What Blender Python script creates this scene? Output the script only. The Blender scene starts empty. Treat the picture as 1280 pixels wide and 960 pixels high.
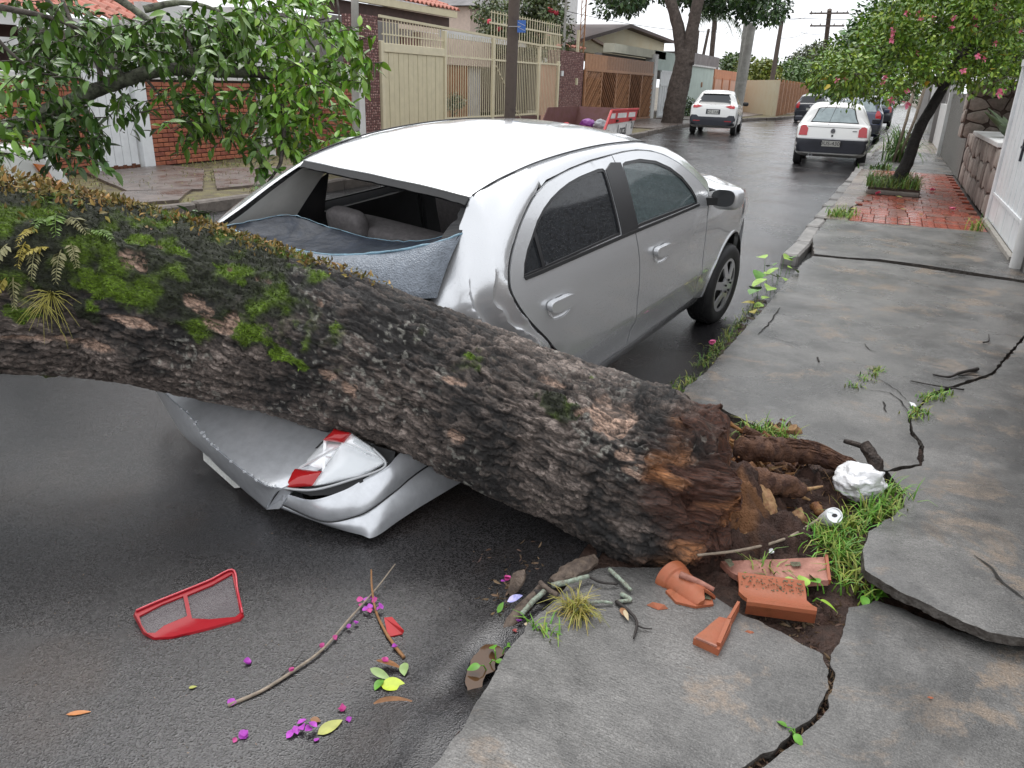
import bpy, bmesh, math, random
import numpy as np
from mathutils import Vector, Matrix, Euler
from mathutils.geometry import delaunay_2d_cdt
from mathutils.bvhtree import BVHTree

random.seed(7)
RNG = np.random.default_rng(11)
SC = bpy.context.scene
COL = SC.collection
R = math.radians
PI = math.pi

# ------------------------------------------------------------------ camera
CAM_H, PITCH, ROLL, YAW, FPX = 1.65, R(21.4), R(1.8), R(24.478), 962.0
_f = np.array([-math.sin(YAW) * math.cos(PITCH), math.cos(YAW) * math.cos(PITCH), -math.sin(PITCH)])
_r = np.array([math.cos(YAW), math.sin(YAW), 0.0])
_u = np.cross(_r, _f)
CR = math.cos(ROLL) * _r + math.sin(ROLL) * _u
CU = math.cos(ROLL) * _u - math.sin(ROLL) * _r
CF = _f
CC = np.array([0.0, 0.0, CAM_H])
cam_d = bpy.data.cameras.new('camera')
cam = bpy.data.objects.new('camera', cam_d)
COL.objects.link(cam)
cam.matrix_world = Matrix(((CR[0], CU[0], -CF[0], 0), (CR[1], CU[1], -CF[1], 0), (CR[2], CU[2], -CF[2], CAM_H), (0, 0, 0, 1)))
cam_d.sensor_fit = 'HORIZONTAL'
cam_d.sensor_width = 36.0
cam_d.lens = FPX / 1280 * 36.0
cam_d.clip_start = 0.05
cam_d.clip_end = 3000
SC.camera = cam

# ------------------------------------------------------------------ world: bright overcast sky, soft sun
SUN_EL, SUN_AZ = R(62), R(-38)          # azimuth measured from +Y towards +X
world = bpy.data.worlds.new('World')
SC.world = world
world.use_nodes = True
wn, wl = world.node_tree.nodes, world.node_tree.links
wn.clear()
sky = wn.new('ShaderNodeTexSky')
sky.sky_type = 'NISHITA'
sky.sun_disc = False
sky.sun_elevation = SUN_EL
sky.sun_rotation = SUN_AZ
sky.air_density = 1.0
sky.dust_density = 4.0
hsv = wn.new('ShaderNodeHueSaturation')
hsv.inputs['Saturation'].default_value = 0.14
cloud = wn.new('ShaderNodeMix')
cloud.data_type = 'RGBA'
cloud.inputs['Factor'].default_value = 0.72
cloud.inputs[7].default_value = (11.0, 11.3, 11.8, 1)      # the cloud deck, the same all round
bg = wn.new('ShaderNodeBackground')
bg.inputs['Strength'].default_value = 0.1
wo = wn.new('ShaderNodeOutputWorld')
wl.new(sky.outputs[0], hsv.inputs['Color'])
wl.new(hsv.outputs[0], cloud.inputs[6])
wl.new(cloud.outputs[2], bg.inputs['Color'])
wl.new(bg.outputs[0], wo.inputs[0])

sun_d = bpy.data.lights.new('sun', 'SUN')
sun_d.energy = 0.9
sun_d.angle = R(35)
sun_d.color = (1.0, 0.975, 0.94)
sun = bpy.data.objects.new('sun', sun_d)
COL.objects.link(sun)
sd = Vector((math.sin(SUN_AZ) * math.cos(SUN_EL), math.cos(SUN_AZ) * math.cos(SUN_EL), math.sin(SUN_EL)))
sun.rotation_euler = sd.to_track_quat('Z', 'Y').to_euler()
sun.location = (0, 0, 30)

SC.view_settings.view_transform = 'Standard'
SC.view_settings.look = 'None'
SC.view_settings.exposure = 0.6
SC.view_settings.gamma = 1.0
SC.view_settings.use_curve_mapping = False
SC.cycles.max_bounces = 8
SC.cycles.transparent_max_bounces = 12


def ground_point(u, v, z=0.0):
    """Where the photograph's pixel u, v meets the level z."""
    d = (u - 640) / FPX * CR + (480 - v) / FPX * CU + CF
    t = (z - CAM_H) / d[2]
    return CC + t * d


def far_point(u, v, dep):
    """The point seen at pixel u, v at a given distance along the view axis."""
    return CC + ((u - 640) / FPX * CR + (480 - v) / FPX * CU + CF) * dep


def plane_point(u, v, axis, val):
    d = (u - 640) / FPX * CR + (480 - v) / FPX * CU + CF
    return CC + d * (val - CC[axis]) / d[axis]


# ------------------------------------------------------------------ noise in numpy
def _hash(ix, iy, iz, seed):
    h = (ix.astype(np.int64) * 374761393 + iy.astype(np.int64) * 668265263 + iz.astype(np.int64) * 2147483647 + seed * 974711) & 0xffffffff
    h = ((h ^ (h >> 13)) * 1274126177) & 0xffffffff
    h = ((h ^ (h >> 16)) * 2246822519) & 0xffffffff
    return ((h ^ (h >> 15)) & 0xffffff) / float(0xffffff)


def vnoise(p, seed=0):
    p = np.asarray(p, float)
    i = np.floor(p).astype(np.int64)
    f = p - i
    f = f * f * (3 - 2 * f)
    out = 0
    for dx in (0, 1):
        wx = f[:, 0] if dx else 1 - f[:, 0]
        for dy in (0, 1):
            wy = f[:, 1] if dy else 1 - f[:, 1]
            for dz in (0, 1):
                wz = f[:, 2] if dz else 1 - f[:, 2]
                out = out + wx * wy * wz * _hash(i[:, 0] + dx, i[:, 1] + dy, i[:, 2] + dz, seed)
    return out * 2 - 1


def fbm(p, octs=4, seed=0, gain=0.5):
    p = np.asarray(p, float)
    a, s, t = 1.0, 0, 0
    for o in range(octs):
        s = s + a * vnoise(p * 2 ** o + 13.7 * o, seed + o)
        t += a
        a *= gain
    return s / t


def worley2(u, v, seed=0):
    """F1, F2 and cell value on the plane."""
    iu, iv = np.floor(u).astype(np.int64), np.floor(v).astype(np.int64)
    f1 = np.full(u.shape, 9.0)
    f2 = np.full(u.shape, 9.0)
    cid = np.zeros(u.shape)
    z = np.zeros_like(iu)
    for du in (-1, 0, 1):
        for dv in (-1, 0, 1):
            cu, cv = iu + du, iv + dv
            d = np.hypot(cu + 0.15 + 0.7 * _hash(cu, cv, z, seed) - u, cv + 0.15 + 0.7 * _hash(cu, cv, z + 1, seed) - v)
            m = d < f1
            f2 = np.where(m, f1, np.minimum(f2, d))
            cid = np.where(m, _hash(cu, cv, z + 2, seed), cid)
            f1 = np.where(m, d, f1)
    return f1, f2, cid


def sstep(a, b, x):
    t = np.clip((x - a) / (b - a), 0, 1)
    return t * t * (3 - 2 * t)


# ------------------------------------------------------------------ materials
MATS = {}


def mat(name, col, rough=0.6, metal=0.0, var=0.0, vscale=6.0, col2=None, rvar=0.0, bump=0.0, bscale=40.0, bdist=0.01,
        coat=0.0, spec=0.5, attr=None, trans=0.0, alpha=1.0, sub=0.0, ior=1.45, voro=False, drops=0.0):
    if name in MATS:
        return MATS[name]
    m = bpy.data.materials.new(name)
    m.use_nodes = True
    n, l = m.node_tree.nodes, m.node_tree.links
    b = n['Principled BSDF']
    b.inputs['Base Color'].default_value = (*col, 1)
    b.inputs['Roughness'].default_value = rough
    b.inputs['Metallic'].default_value = metal
    b.inputs['Coat Weight'].default_value = coat
    b.inputs['Coat Roughness'].default_value = 0.06
    b.inputs['Specular IOR Level'].default_value = spec
    b.inputs['Transmission Weight'].default_value = trans
    b.inputs['IOR'].default_value = ior
    b.inputs['Alpha'].default_value = alpha
    tc = n.new('ShaderNodeTexCoord')
    colsock = None
    if attr:
        a = n.new('ShaderNodeAttribute')
        a.attribute_name = attr
        colsock = a.outputs['Color']
    if var or col2:
        t = n.new('ShaderNodeTexNoise')
        t.inputs['Scale'].default_value = vscale
        t.inputs['Detail'].default_value = 6
        t.inputs['Roughness'].default_value = 0.62
        l.new(tc.outputs['Object'], t.inputs['Vector'])
        if col2:
            r = n.new('ShaderNodeValToRGB')
            r.color_ramp.elements[0].position = 0.36
            r.color_ramp.elements[0].color = (*col, 1)
            r.color_ramp.elements[1].position = 0.66
            r.color_ramp.elements[1].color = (*col2, 1)
            l.new(t.outputs['Fac'], r.inputs['Fac'])
            colsock = r.outputs['Color']
        if var:
            h = n.new('ShaderNodeHueSaturation')
            mr = n.new('ShaderNodeMapRange')
            mr.inputs['To Min'].default_value = 1 - var
            mr.inputs['To Max'].default_value = 1 + var
            mr.inputs['From Min'].default_value = 0.3
            mr.inputs['From Max'].default_value = 0.7
            l.new(t.outputs['Fac'], mr.inputs['Value'])
            l.new(mr.outputs[0], h.inputs['Value'])
            if colsock:
                l.new(colsock, h.inputs['Color'])
            else:
                h.inputs['Color'].default_value = (*col, 1)
            colsock = h.outputs['Color']
    if colsock:
        l.new(colsock, b.inputs['Base Color'])
    if rvar:
        t2 = n.new('ShaderNodeTexNoise')
        t2.inputs['Scale'].default_value = vscale * 0.7
        t2.inputs['Detail'].default_value = 5
        l.new(tc.outputs['Object'], t2.inputs['Vector'])
        mr2 = n.new('ShaderNodeMapRange')
        mr2.inputs['From Min'].default_value = 0.32
        mr2.inputs['From Max'].default_value = 0.68
        mr2.inputs['To Min'].default_value = max(0.03, rough - rvar)
        mr2.inputs['To Max'].default_value = min(1, rough + rvar)
        l.new(t2.outputs['Fac'], mr2.inputs['Value'])
        l.new(mr2.outputs[0], b.inputs['Roughness'])
    if bump or drops:
        if voro:
            t3 = n.new('ShaderNodeTexVoronoi')
            t3.inputs['Scale'].default_value = bscale
            out = t3.outputs['Distance']
        else:
            t3 = n.new('ShaderNodeTexNoise')
            t3.inputs['Scale'].default_value = bscale
            t3.inputs['Detail'].default_value = 4
            out = t3.outputs['Fac']
        if drops:
            t3 = n.new('ShaderNodeTexVoronoi')
            t3.inputs['Scale'].default_value = 95
            r3 = n.new('ShaderNodeValToRGB')
            r3.color_ramp.elements[0].position = 0.12
            r3.color_ramp.elements[0].color = (1, 1, 1, 1)
            r3.color_ramp.elements[1].position = 0.3
            r3.color_ramp.elements[1].color = (0, 0, 0, 1)
            l.new(t3.outputs['Distance'], r3.inputs['Fac'])
            out = r3.outputs['Color']
        l.new(tc.outputs['Object'], t3.inputs['Vector'])
        bp = n.new('ShaderNodeBump')
        bp.inputs['Strength'].default_value = bump or drops
        bp.inputs['Distance'].default_value = bdist
        l.new(out, bp.inputs['Height'])
        l.new(bp.outputs[0], b.inputs['Normal'])
    MATS[name] = m
    return m


# ------------------------------------------------------------------ objects
def wm(o):
    return wm(o.parent) @ o.matrix_basis if o.parent else o.matrix_basis.copy()


def tag(o, label=None, cat=None, group=None, kind=None):
    if label:
        o['label'] = label
    if cat:
        o['category'] = cat
    if group:
        o['group'] = group
    if kind:
        o['kind'] = kind
    return o


def thing(name, label, cat, loc=(0, 0, 0), rz=0.0, group=None):
    o = bpy.data.objects.new(name, None)
    o.empty_display_size = 0.2
    COL.objects.link(o)
    o.location = loc
    o.rotation_euler = (0, 0, rz)
    return tag(o, label, cat, group)


def obj(name, V, F, m, parent=None, local=False, smooth=False, sharp=None, cols=None, kind=None, label=None, recalc=False):
    """ONE mesh object. V in world space unless local."""
    V = np.asarray(V, float).reshape(-1, 3)
    me = bpy.data.meshes.new(name)
    o = bpy.data.objects.new(name, me)
    COL.objects.link(o)
    if parent is not None:
        o.parent = parent
        if not local:
            M = np.array(wm(parent).inverted())
            V = V @ M[:3, :3].T + M[:3, 3]
    elif not local:
        c = V.mean(0) if len(V) else np.zeros(3)
        c = np.array([c[0], c[1], V[:, 2].min()])
        o.location = c
        V = V - c
    if isinstance(F, np.ndarray) and F.ndim == 2:
        k = F.shape[1]
        me.vertices.add(len(V))
        me.vertices.foreach_set('co', V.ravel())
        me.loops.add(F.size)
        me.loops.foreach_set('vertex_index', F.ravel().astype(np.int32))
        me.polygons.add(len(F))
        me.polygons.foreach_set('loop_start', np.arange(0, F.size, k, dtype=np.int32))
        me.polygons.foreach_set('loop_total', np.full(len(F), k, dtype=np.int32))
        me.update(calc_edges=True)
        me.validate()
    else:
        me.from_pydata([tuple(v) for v in V], [], [tuple(f) for f in F])
        me.update()
    if recalc:
        b = bmesh.new()
        b.from_mesh(me)
        bmesh.ops.recalc_face_normals(b, faces=b.faces)
        b.to_mesh(me)
        b.free()
    if m:
        for mm in (m if isinstance(m, (list, tuple)) else [m]):
            me.materials.append(mm)
    if smooth and len(me.polygons):
        me.polygons.foreach_set('use_smooth', np.ones(len(me.polygons), bool))
        if sharp:
            me.set_sharp_from_angle(angle=R(sharp))
    if cols is not None:
        ca = me.color_attributes.new('Col', 'FLOAT_COLOR', 'POINT')
        cc = np.ones((len(V), 4))
        cc[:, :3] = cols
        ca.data.foreach_set('color', cc.ravel())
    return tag(o, label, None, None, kind)


def struct(name, V, F, m, **k):
    return obj(name, V, F, m, kind='structure', **k)


def dup(root, loc=None, rz=None, label=None, group=None, scale=None):
    """A copy of a thing with copies of its parts and their sub-parts."""
    r = root.copy()
    COL.objects.link(r)
    if loc is not None:
        r.location = loc
    if rz is not None:
        r.rotation_euler = (0, 0, rz)
    if scale is not None:
        r.scale = (scale,) * 3
    if label:
        r['label'] = label
    if group:
        r['group'] = group
    for ch in list(root.children):
        c = ch.copy()
        COL.objects.link(c)
        c.parent = r
        for g in list(ch.children):
            d = g.copy()
            COL.objects.link(d)
            d.parent = c
    return r


class MB:
    """Collects simple solids for one mesh."""

    def __init__(self):
        self.V, self.F, self.n = [], [], 0

    def add(self, V, F):
        V = np.asarray(V, float).reshape(-1, 3)
        self.V.append(V)
        self.F += [tuple(int(i) + self.n for i in f) for f in F]
        self.n += len(V)
        return self

    def box(self, c, s, rz=0.0, M=None, bevel=0.0):
        h = np.array(s) / 2
        if bevel:
            b = min(bevel, h.min() * 0.9)
            P, F = [], []
            # chamfered box: 24 verts
            for sx in (-1, 1):
                for sy in (-1, 1):
                    for sz in (-1, 1):
                        P += [(sx * h[0], sy * (h[1] - b), sz * (h[2] - b)), (sx * (h[0] - b), sy * h[1], sz * (h[2] - b)), (sx * (h[0] - b), sy * (h[1] - b), sz * h[2])]
            ix = lambda sx, sy, sz, a: (((sx > 0) * 4 + (sy > 0) * 2 + (sz > 0)) * 3 + a)
            for s_ in (-1, 1):
                F += [(ix(s_, -1, -1, 0), ix(s_, 1, -1, 0), ix(s_, 1, 1, 0), ix(s_, -1, 1, 0))][::1]
                F += [(ix(-1, s_, -1, 1), ix(1, s_, -1, 1), ix(1, s_, 1, 1), ix(-1, s_, 1, 1))]
                F += [(ix(-1, -1, s_, 2), ix(1, -1, s_, 2), ix(1, 1, s_, 2), ix(-1, 1, s_, 2))]
                for t_ in (-1, 1):
                    F += [(ix(s_, t_, -1, 0), ix(s_, t_, 1, 0), ix(s_, t_, 1, 1), ix(s_, t_, -1, 1))]
                    F += [(ix(s_, -1, t_, 0), ix(s_, 1, t_, 0), ix(s_, 1, t_, 2), ix(s_, -1, t_, 2))]
                    F += [(ix(-1, s_, t_, 1), ix(1, s_, t_, 1), ix(1, s_, t_, 2), ix(-1, s_, t_, 2))]
                    for w_ in (-1, 1):
                        F += [(ix(s_, t_, w_, 0), ix(s_, t_, w_, 1), ix(s_, t_, w_, 2))]
            P = np.array(P)
            G = []
            for f in F:            # outward winding
                q = P[list(f)]
                nrm = np.cross(q[1] - q[0], q[2] - q[0])
                G.append(f if nrm @ q.mean(0) > 0 else f[::-1])
            F = G
        else:
            P = np.array([(x, y, z) for x in (-h[0], h[0]) for y in (-h[1], h[1]) for z in (-h[2], h[2])])
            F = [(0, 1, 3, 2), (4, 6, 7, 5), (0, 4, 5, 1), (2, 3, 7, 6), (0, 2, 6, 4), (1, 5, 7, 3)]
        if M is not None:
            P = P @ np.asarray(M).T
        elif rz:
            c_, s_ = math.cos(rz), math.sin(rz)
            P = P @ np.array([[c_, -s_, 0], [s_, c_, 0], [0, 0, 1]]).T
        return self.add(P + np.array(c), F)

    def bar(self, a, b, w, h=None, up=(0, 0, 1)):
        a, b = np.array(a, float), np.array(b, float)
        h = h or w
        d = b - a
        L = np.linalg.norm(d)
        x = d / L
        up = np.array(up, float)
        if abs(x @ up) > 0.95:
            up = np.array([0, 1.0, 0])
        y = np.cross(up, x)
        y /= np.linalg.norm(y)
        z = np.cross(x, y)
        return self.box((a + b) / 2, (L, w, h), M=np.array([x, y, z]).T)

    def tube(self, pts, rad, n=8, cap=True):
        V, F = tube(pts, rad, n, cap)
        return self.add(V, F)

    def lathe(self, prof, c=(0, 0, 0), n=24, axis=2):
        P = []
        for r, z in prof:
            for k in range(n):
                a = 2 * PI * k / n
                q = [r * math.cos(a), r * math.sin(a), z]
                if axis == 1:
                    q = [q[0], -q[2], q[1]]
                if axis == 0:
                    q = [q[2], q[0], q[1]]
                P.append(q)
        F = []
        for i in range(len(prof) - 1):
            for k in range(n):
                k2 = (k + 1) % n
                F.append((i * n + k, i * n + k2, (i + 1) * n + k2, (i + 1) * n + k))
        return self.add(np.array(P) + np.array(c), F)

    def prism(self, poly, z0, z1):
        n = len(poly)
        V = [(x, y, z0) for x, y in poly] + [(x, y, z1) for x, y in poly]
        F = [tuple(range(n))[::-1], tuple(range(n, 2 * n))] + [(i, (i + 1) % n, n + (i + 1) % n, n + i) for i in range(n)]
        return self.add(V, F)

    def obj(self, name, m, parent=None, **k):
        return obj(name, np.concatenate(self.V) if self.V else np.zeros((0, 3)), self.F, m, parent, **k)


def tube(pts, rad, n=8, cap=True):
    P = np.asarray(pts, float)
    rad = np.broadcast_to(np.asarray(rad, float), (len(P),))
    T = np.gradient(P, axis=0)
    T /= np.linalg.norm(T, axis=1)[:, None] + 1e-12
    u = np.array([0, 0, 1.0]) if abs(T[0][2]) < 0.9 else np.array([1.0, 0, 0])
    V = []
    for i in range(len(P)):
        u = u - (u @ T[i]) * T[i]
        u /= np.linalg.norm(u)
        w = np.cross(T[i], u)
        a = np.arange(n) * 2 * PI / n
        V.append(P[i] + rad[i] * (np.cos(a)[:, None] * u + np.sin(a)[:, None] * w))
    V = np.concatenate(V)
    F = [(i * n + k, i * n + (k + 1) % n, (i + 1) * n + (k + 1) % n, (i + 1) * n + k) for i in range(len(P) - 1) for k in range(n)]
    if cap:
        F += [tuple(range(n))[::-1], tuple((len(P) - 1) * n + k for k in range(n))]
    return V, F


def spline(pts, n):
    """Catmull-Rom through the points (any dimension), n samples."""
    P = np.asarray(pts, float)
    Q = np.vstack([2 * P[0] - P[1], P, 2 * P[-1] - P[-2]])
    t = np.linspace(0, len(P) - 1 - 1e-9, n)
    i = t.astype(int)
    f = (t - i)[:, None]
    a, b, c, d = Q[i], Q[i + 1], Q[i + 2], Q[i + 3]
    return 0.5 * ((2 * b) + (c - a) * f + (2 * a - 5 * b + 4 * c - d) * f ** 2 + (3 * b - a - 3 * c + d) * f ** 3)


def grid_faces(nu, nv, closed=False):
    i = np.arange(nu - 1)[:, None]
    j = np.arange(nv if closed else nv - 1)[None, :]
    j2 = (j + 1) % nv
    a = i * nv + j
    b = i * nv + j2
    c = (i + 1) * nv + j2
    d = (i + 1) * nv + j
    return np.stack([a, b, c, d], -1).reshape(-1, 4)


def inside(P, poly):
    P = np.asarray(P)
    poly = np.asarray(poly)
    x, y = P[:, 0], P[:, 1]
    r = np.zeros(len(P), bool)
    n = len(poly)
    for i in range(n):
        x1, y1 = poly[i]
        x2, y2 = poly[(i + 1) % n]
        m = (y1 > y) != (y2 > y)
        r ^= m & (x < (x2 - x1) * (y - y1) / (y2 - y1 + 1e-15) + x1)
    return r


def densify(poly, step, closed=True, jag=0.0, seed=0):
    out = []
    n = len(poly)
    for i in range(n if closed else n - 1):
        a, b = np.array(poly[i], float), np.array(poly[(i + 1) % n], float)
        k = max(1, int(np.linalg.norm(b - a) / step))
        for j in range(k):
            out.append(a + (b - a) * j / k)
    if not closed:
        out.append(np.array(poly[-1], float))
    out = np.array(out)
    if jag:
        q = np.c_[out[:, :2] / 0.05, np.zeros(len(out))]
        out[:, 0] += jag * fbm(q, 3, seed)
        out[:, 1] += jag * fbm(q, 3, seed + 9)
    return out


def cdt(outline, holes=(), step=0.05):
    """Triangulates a 2-D outline with holes and inner points."""
    loops = [np.asarray(outline, float)] + [np.asarray(h, float) for h in holes]
    pts, edges = [], []
    for L in loops:
        s = len(pts)
        pts += [tuple(p) for p in L]
        edges += [(s + i, s + (i + 1) % len(L)) for i in range(len(L))]
    lo, hi = loops[0].min(0), loops[0].max(0)
    gx, gy = np.meshgrid(np.arange(lo[0] + step / 2, hi[0], step), np.arange(lo[1] + step / 2, hi[1], step), indexing='ij')
    gx = gx + (np.arange(gx.shape[1]) % 2)[None, :] * step * 0.5
    G = np.c_[gx.ravel(), gy.ravel()]
    ok = inside(G, loops[0]) if len(G) else np.zeros(0, bool)
    for h in loops[1:]:
        ok &= ~inside(G, h)
    G = G[ok]
    if len(G):
        B = np.concatenate([densify(L, step * 0.5) for L in loops])
        keep = np.ones(len(G), bool)
        for k in range(0, len(G), 2000):
            d2 = ((G[k:k + 2000, None, :] - B[None]) ** 2).sum(-1).min(1)
            keep[k:k + 2000] = d2 > (0.45 * step) ** 2
        pts += [tuple(p) for p in G[keep]]
    r = delaunay_2d_cdt([Vector(p) for p in pts], edges, [], 0, 1e-7)
    V = np.array([tuple(v) for v in r[0]])
    F = np.array([tuple(f) for f in r[2]])
    c = V[F].mean(1)
    ok = inside(c, loops[0])
    for h in loops[1:]:
        ok &= ~inside(c, h)
    F = F[ok]
    a, b, c = V[F[:, 0]], V[F[:, 1]], V[F[:, 2]]
    neg = ((b[:, 0] - a[:, 0]) * (c[:, 1] - a[:, 1]) - (b[:, 1] - a[:, 1]) * (c[:, 0] - a[:, 0])) < 0
    F[neg] = F[neg][:, ::-1]
    used = np.unique(F)
    mp = -np.ones(len(V), int)
    mp[used] = np.arange(len(used))
    return V[used], mp[F]


def thicken(V, F, off):
    """Closes a sheet (V, F) with a second sheet at V + off and walls round the border."""
    V = np.asarray(V, float)
    F = np.asarray(F)
    n = len(V)
    V2 = V + off
    e = {}
    for f in F:
        for i in range(len(f)):
            a, b = int(f[i]), int(f[(i + 1) % len(f)])
            if (b, a) in e:
                del e[(b, a)]
            else:
                e[(a, b)] = 1
    FF = [tuple(f) for f in F] + [tuple(int(i) + n for i in f[::-1]) for f in F]
    FF += [(b, a, a + n, b + n) for (a, b) in e]
    return np.vstack([V, V2]), FF


# leaves, blades and other small things in bulk ------------------------------------------------
def rotmats(az, el, roll):
    ca, sa, ce, se, cr, sr = np.cos(az), np.sin(az), np.cos(el), np.sin(el), np.cos(roll), np.sin(roll)
    x = np.stack([ca * ce, sa * ce, se], -1)
    y0 = np.stack([-sa, ca, np.zeros_like(ca)], -1)
    z0 = np.cross(x, y0)
    y = y0 * cr[:, None] + z0 * sr[:, None]
    z = np.cross(x, y)
    return np.stack([x, y, z], -1)      # columns


def leaf_mesh(L=1.0, W=0.42, curl=0.18, fold=0.25, seg=4):
    """A bent leaf along +x, split at its midrib."""
    V, F = [], []
    for i in range(seg + 1):
        t = i / seg
        w = W * 0.5 * math.sin(PI * min(1, t ** 0.8)) ** 0.8 if 0 < t < 1 else 0.012
        z = -curl * t * t
        V += [(t * L, -w, z + fold * w), (t * L, 0, z), (t * L, w, z + fold * w)]
    for i in range(seg):
        a = i * 3
        F += [(a, a + 3, a + 4, a + 1), (a + 1, a + 4, a + 5, a + 2)]
    return np.array(V), np.array(F)


def bulk(base, P, M, S):
    """Copies of base (V, F) at P with rotations M and sizes S as one mesh."""
    V, F = base
    n, k = len(P), len(V)
    S = np.asarray(S)
    S = S[:, None, None] if S.ndim == 1 else S[:, None, :]
    W = np.einsum('nij,nkj->nki', M, V[None] * S) + P[:, None, :]
    FF = (F[None] + (np.arange(n) * k)[:, None, None]).reshape(-1, F.shape[1])
    return W.reshape(-1, 3), FF, k


def blades(P, h, az, lean, w=0.004, droop=0.5, seg=3):
    """Grass blades rooted at P (n,3)."""
    n = len(P)
    h, az, lean = [np.broadcast_to(np.asarray(a, float), (n,)) for a in (h, az, lean)]
    d = np.stack([np.cos(az), np.sin(az), np.zeros(n)], -1)
    s = np.stack([-np.sin(az), np.cos(az), np.zeros(n)], -1)
    V = []
    for i in range(seg + 1):
        t = i / seg
        ang = lean + droop * t * t * (0.5 + lean)
        c = P + d * (h * t * np.sin(ang))[:, None] + np.array([0, 0, 1.0]) * (h * t * np.cos(ang))[:, None]
        ww = (w * (1 - t) ** 0.7 + 0.0006)
        V += [c - s * ww, c + s * ww]
    V = np.stack(V, 1)
    k = 2 * (seg + 1)
    F = np.array([(2 * i, 2 * i + 1, 2 * i + 3, 2 * i + 2) for i in range(seg)])
    FF = (F[None] + (np.arange(n) * k)[:, None, None]).reshape(-1, 4)
    return V.reshape(-1, 3), FF, k


def varied(base, n, k, dv=0.3, dh=0.12, mixcol=None, seed=0):
    """Per-copy colours around base, repeated for the k vertices of each copy."""
    g = np.random.default_rng(seed)
    c = np.array(base)[None] * (1 + dv * g.uniform(-1, 1, (n, 1))) * (1 + dh * g.uniform(-1, 1, (n, 3)))
    if mixcol is not None:
        t = g.uniform(0, 1, (n, 1)) ** 2
        c = c * (1 - t) + np.array(mixcol)[None] * t
    return np.repeat(np.clip(c, 0.003, 1), k, axis=0)
# ------------------------------------------------------------------ ground, road, pavements
def road_material():
    m = bpy.data.materials.new('wet_asphalt')
    m.use_nodes = True
    n, l = m.node_tree.nodes, m.node_tree.links
    b = n['Principled BSDF']
    tc = n.new('ShaderNodeTexCoord')

    def noise(sc, det=5, ro=0.6):
        t = n.new('ShaderNodeTexNoise')
        t.inputs['Scale'].default_value = sc
        t.inputs['Detail'].default_value = det
        t.inputs['Roughness'].default_value = ro
        l.new(tc.outputs['Object'], t.inputs['Vector'])
        return t.outputs['Fac']

    def rng(s, a, b_, c, d):
        r = n.new('ShaderNodeMapRange')
        for k, v in zip(('From Min', 'From Max', 'To Min', 'To Max'), (a, b_, c, d)):
            r.inputs[k].default_value = v
        l.new(s, r.inputs['Value'])
        return r.outputs[0]
    vor = n.new('ShaderNodeTexVoronoi')
    vor.inputs['Scale'].default_value = 230
    l.new(tc.outputs['Object'], vor.inputs['Vector'])
    big = noise(0.55)
    ramp = n.new('ShaderNodeValToRGB')
    ramp.color_ramp.elements[0].color = (0.011, 0.011, 0.0125, 1)
    ramp.color_ramp.elements[1].color = (0.034, 0.032, 0.032, 1)
    ramp.color_ramp.elements[0].position = 0.3
    ramp.color_ramp.elements[1].position = 0.75
    l.new(big, ramp.inputs['Fac'])
    # chippings of slightly different stone
    hs = n.new('ShaderNodeHueSaturation')
    sep = n.new('ShaderNodeSeparateColor')
    l.new(vor.outputs['Color'], sep.inputs[0])
    l.new(rng(sep.outputs[0], 0, 1, 0.35, 2.3), hs.inputs['Value'])
    l.new(ramp.outputs[0], hs.inputs['Color'])
    # brown silt washed on the surface
    mx = n.new('ShaderNodeMix')
    mx.data_type = 'RGBA'
    l.new(rng(noise(1.3, 6), 0.52, 0.75, 0, 0.55), mx.inputs['Factor'])
    l.new(hs.outputs[0], mx.inputs[6])
    mx.inputs[7].default_value = (0.060, 0.040, 0.029, 1)
    l.new(mx.outputs[2], b.inputs['Base Color'])
    l.new(rng(noise(0.8, 7), 0.35, 0.68, 0.08, 0.34), b.inputs['Roughness'])
    b.inputs['Specular IOR Level'].default_value = 0.6
    bp = n.new('ShaderNodeBump')
    bp.inputs['Strength'].default_value = 0.42
    bp.inputs['Distance'].default_value = 0.0025
    l.new(vor.outputs['Distance'], bp.inputs['Height'])
    bp2 = n.new('ShaderNodeBump')
    bp2.inputs['Strength'].default_value = 0.10
    bp2.inputs['Distance'].default_value = 0.02
    l.new(noise(9, 5), bp2.inputs['Height'])
    l.new(bp.outputs[0], bp2.inputs['Normal'])
    l.new(bp2.outputs[0], b.inputs['Normal'])
    return m


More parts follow.
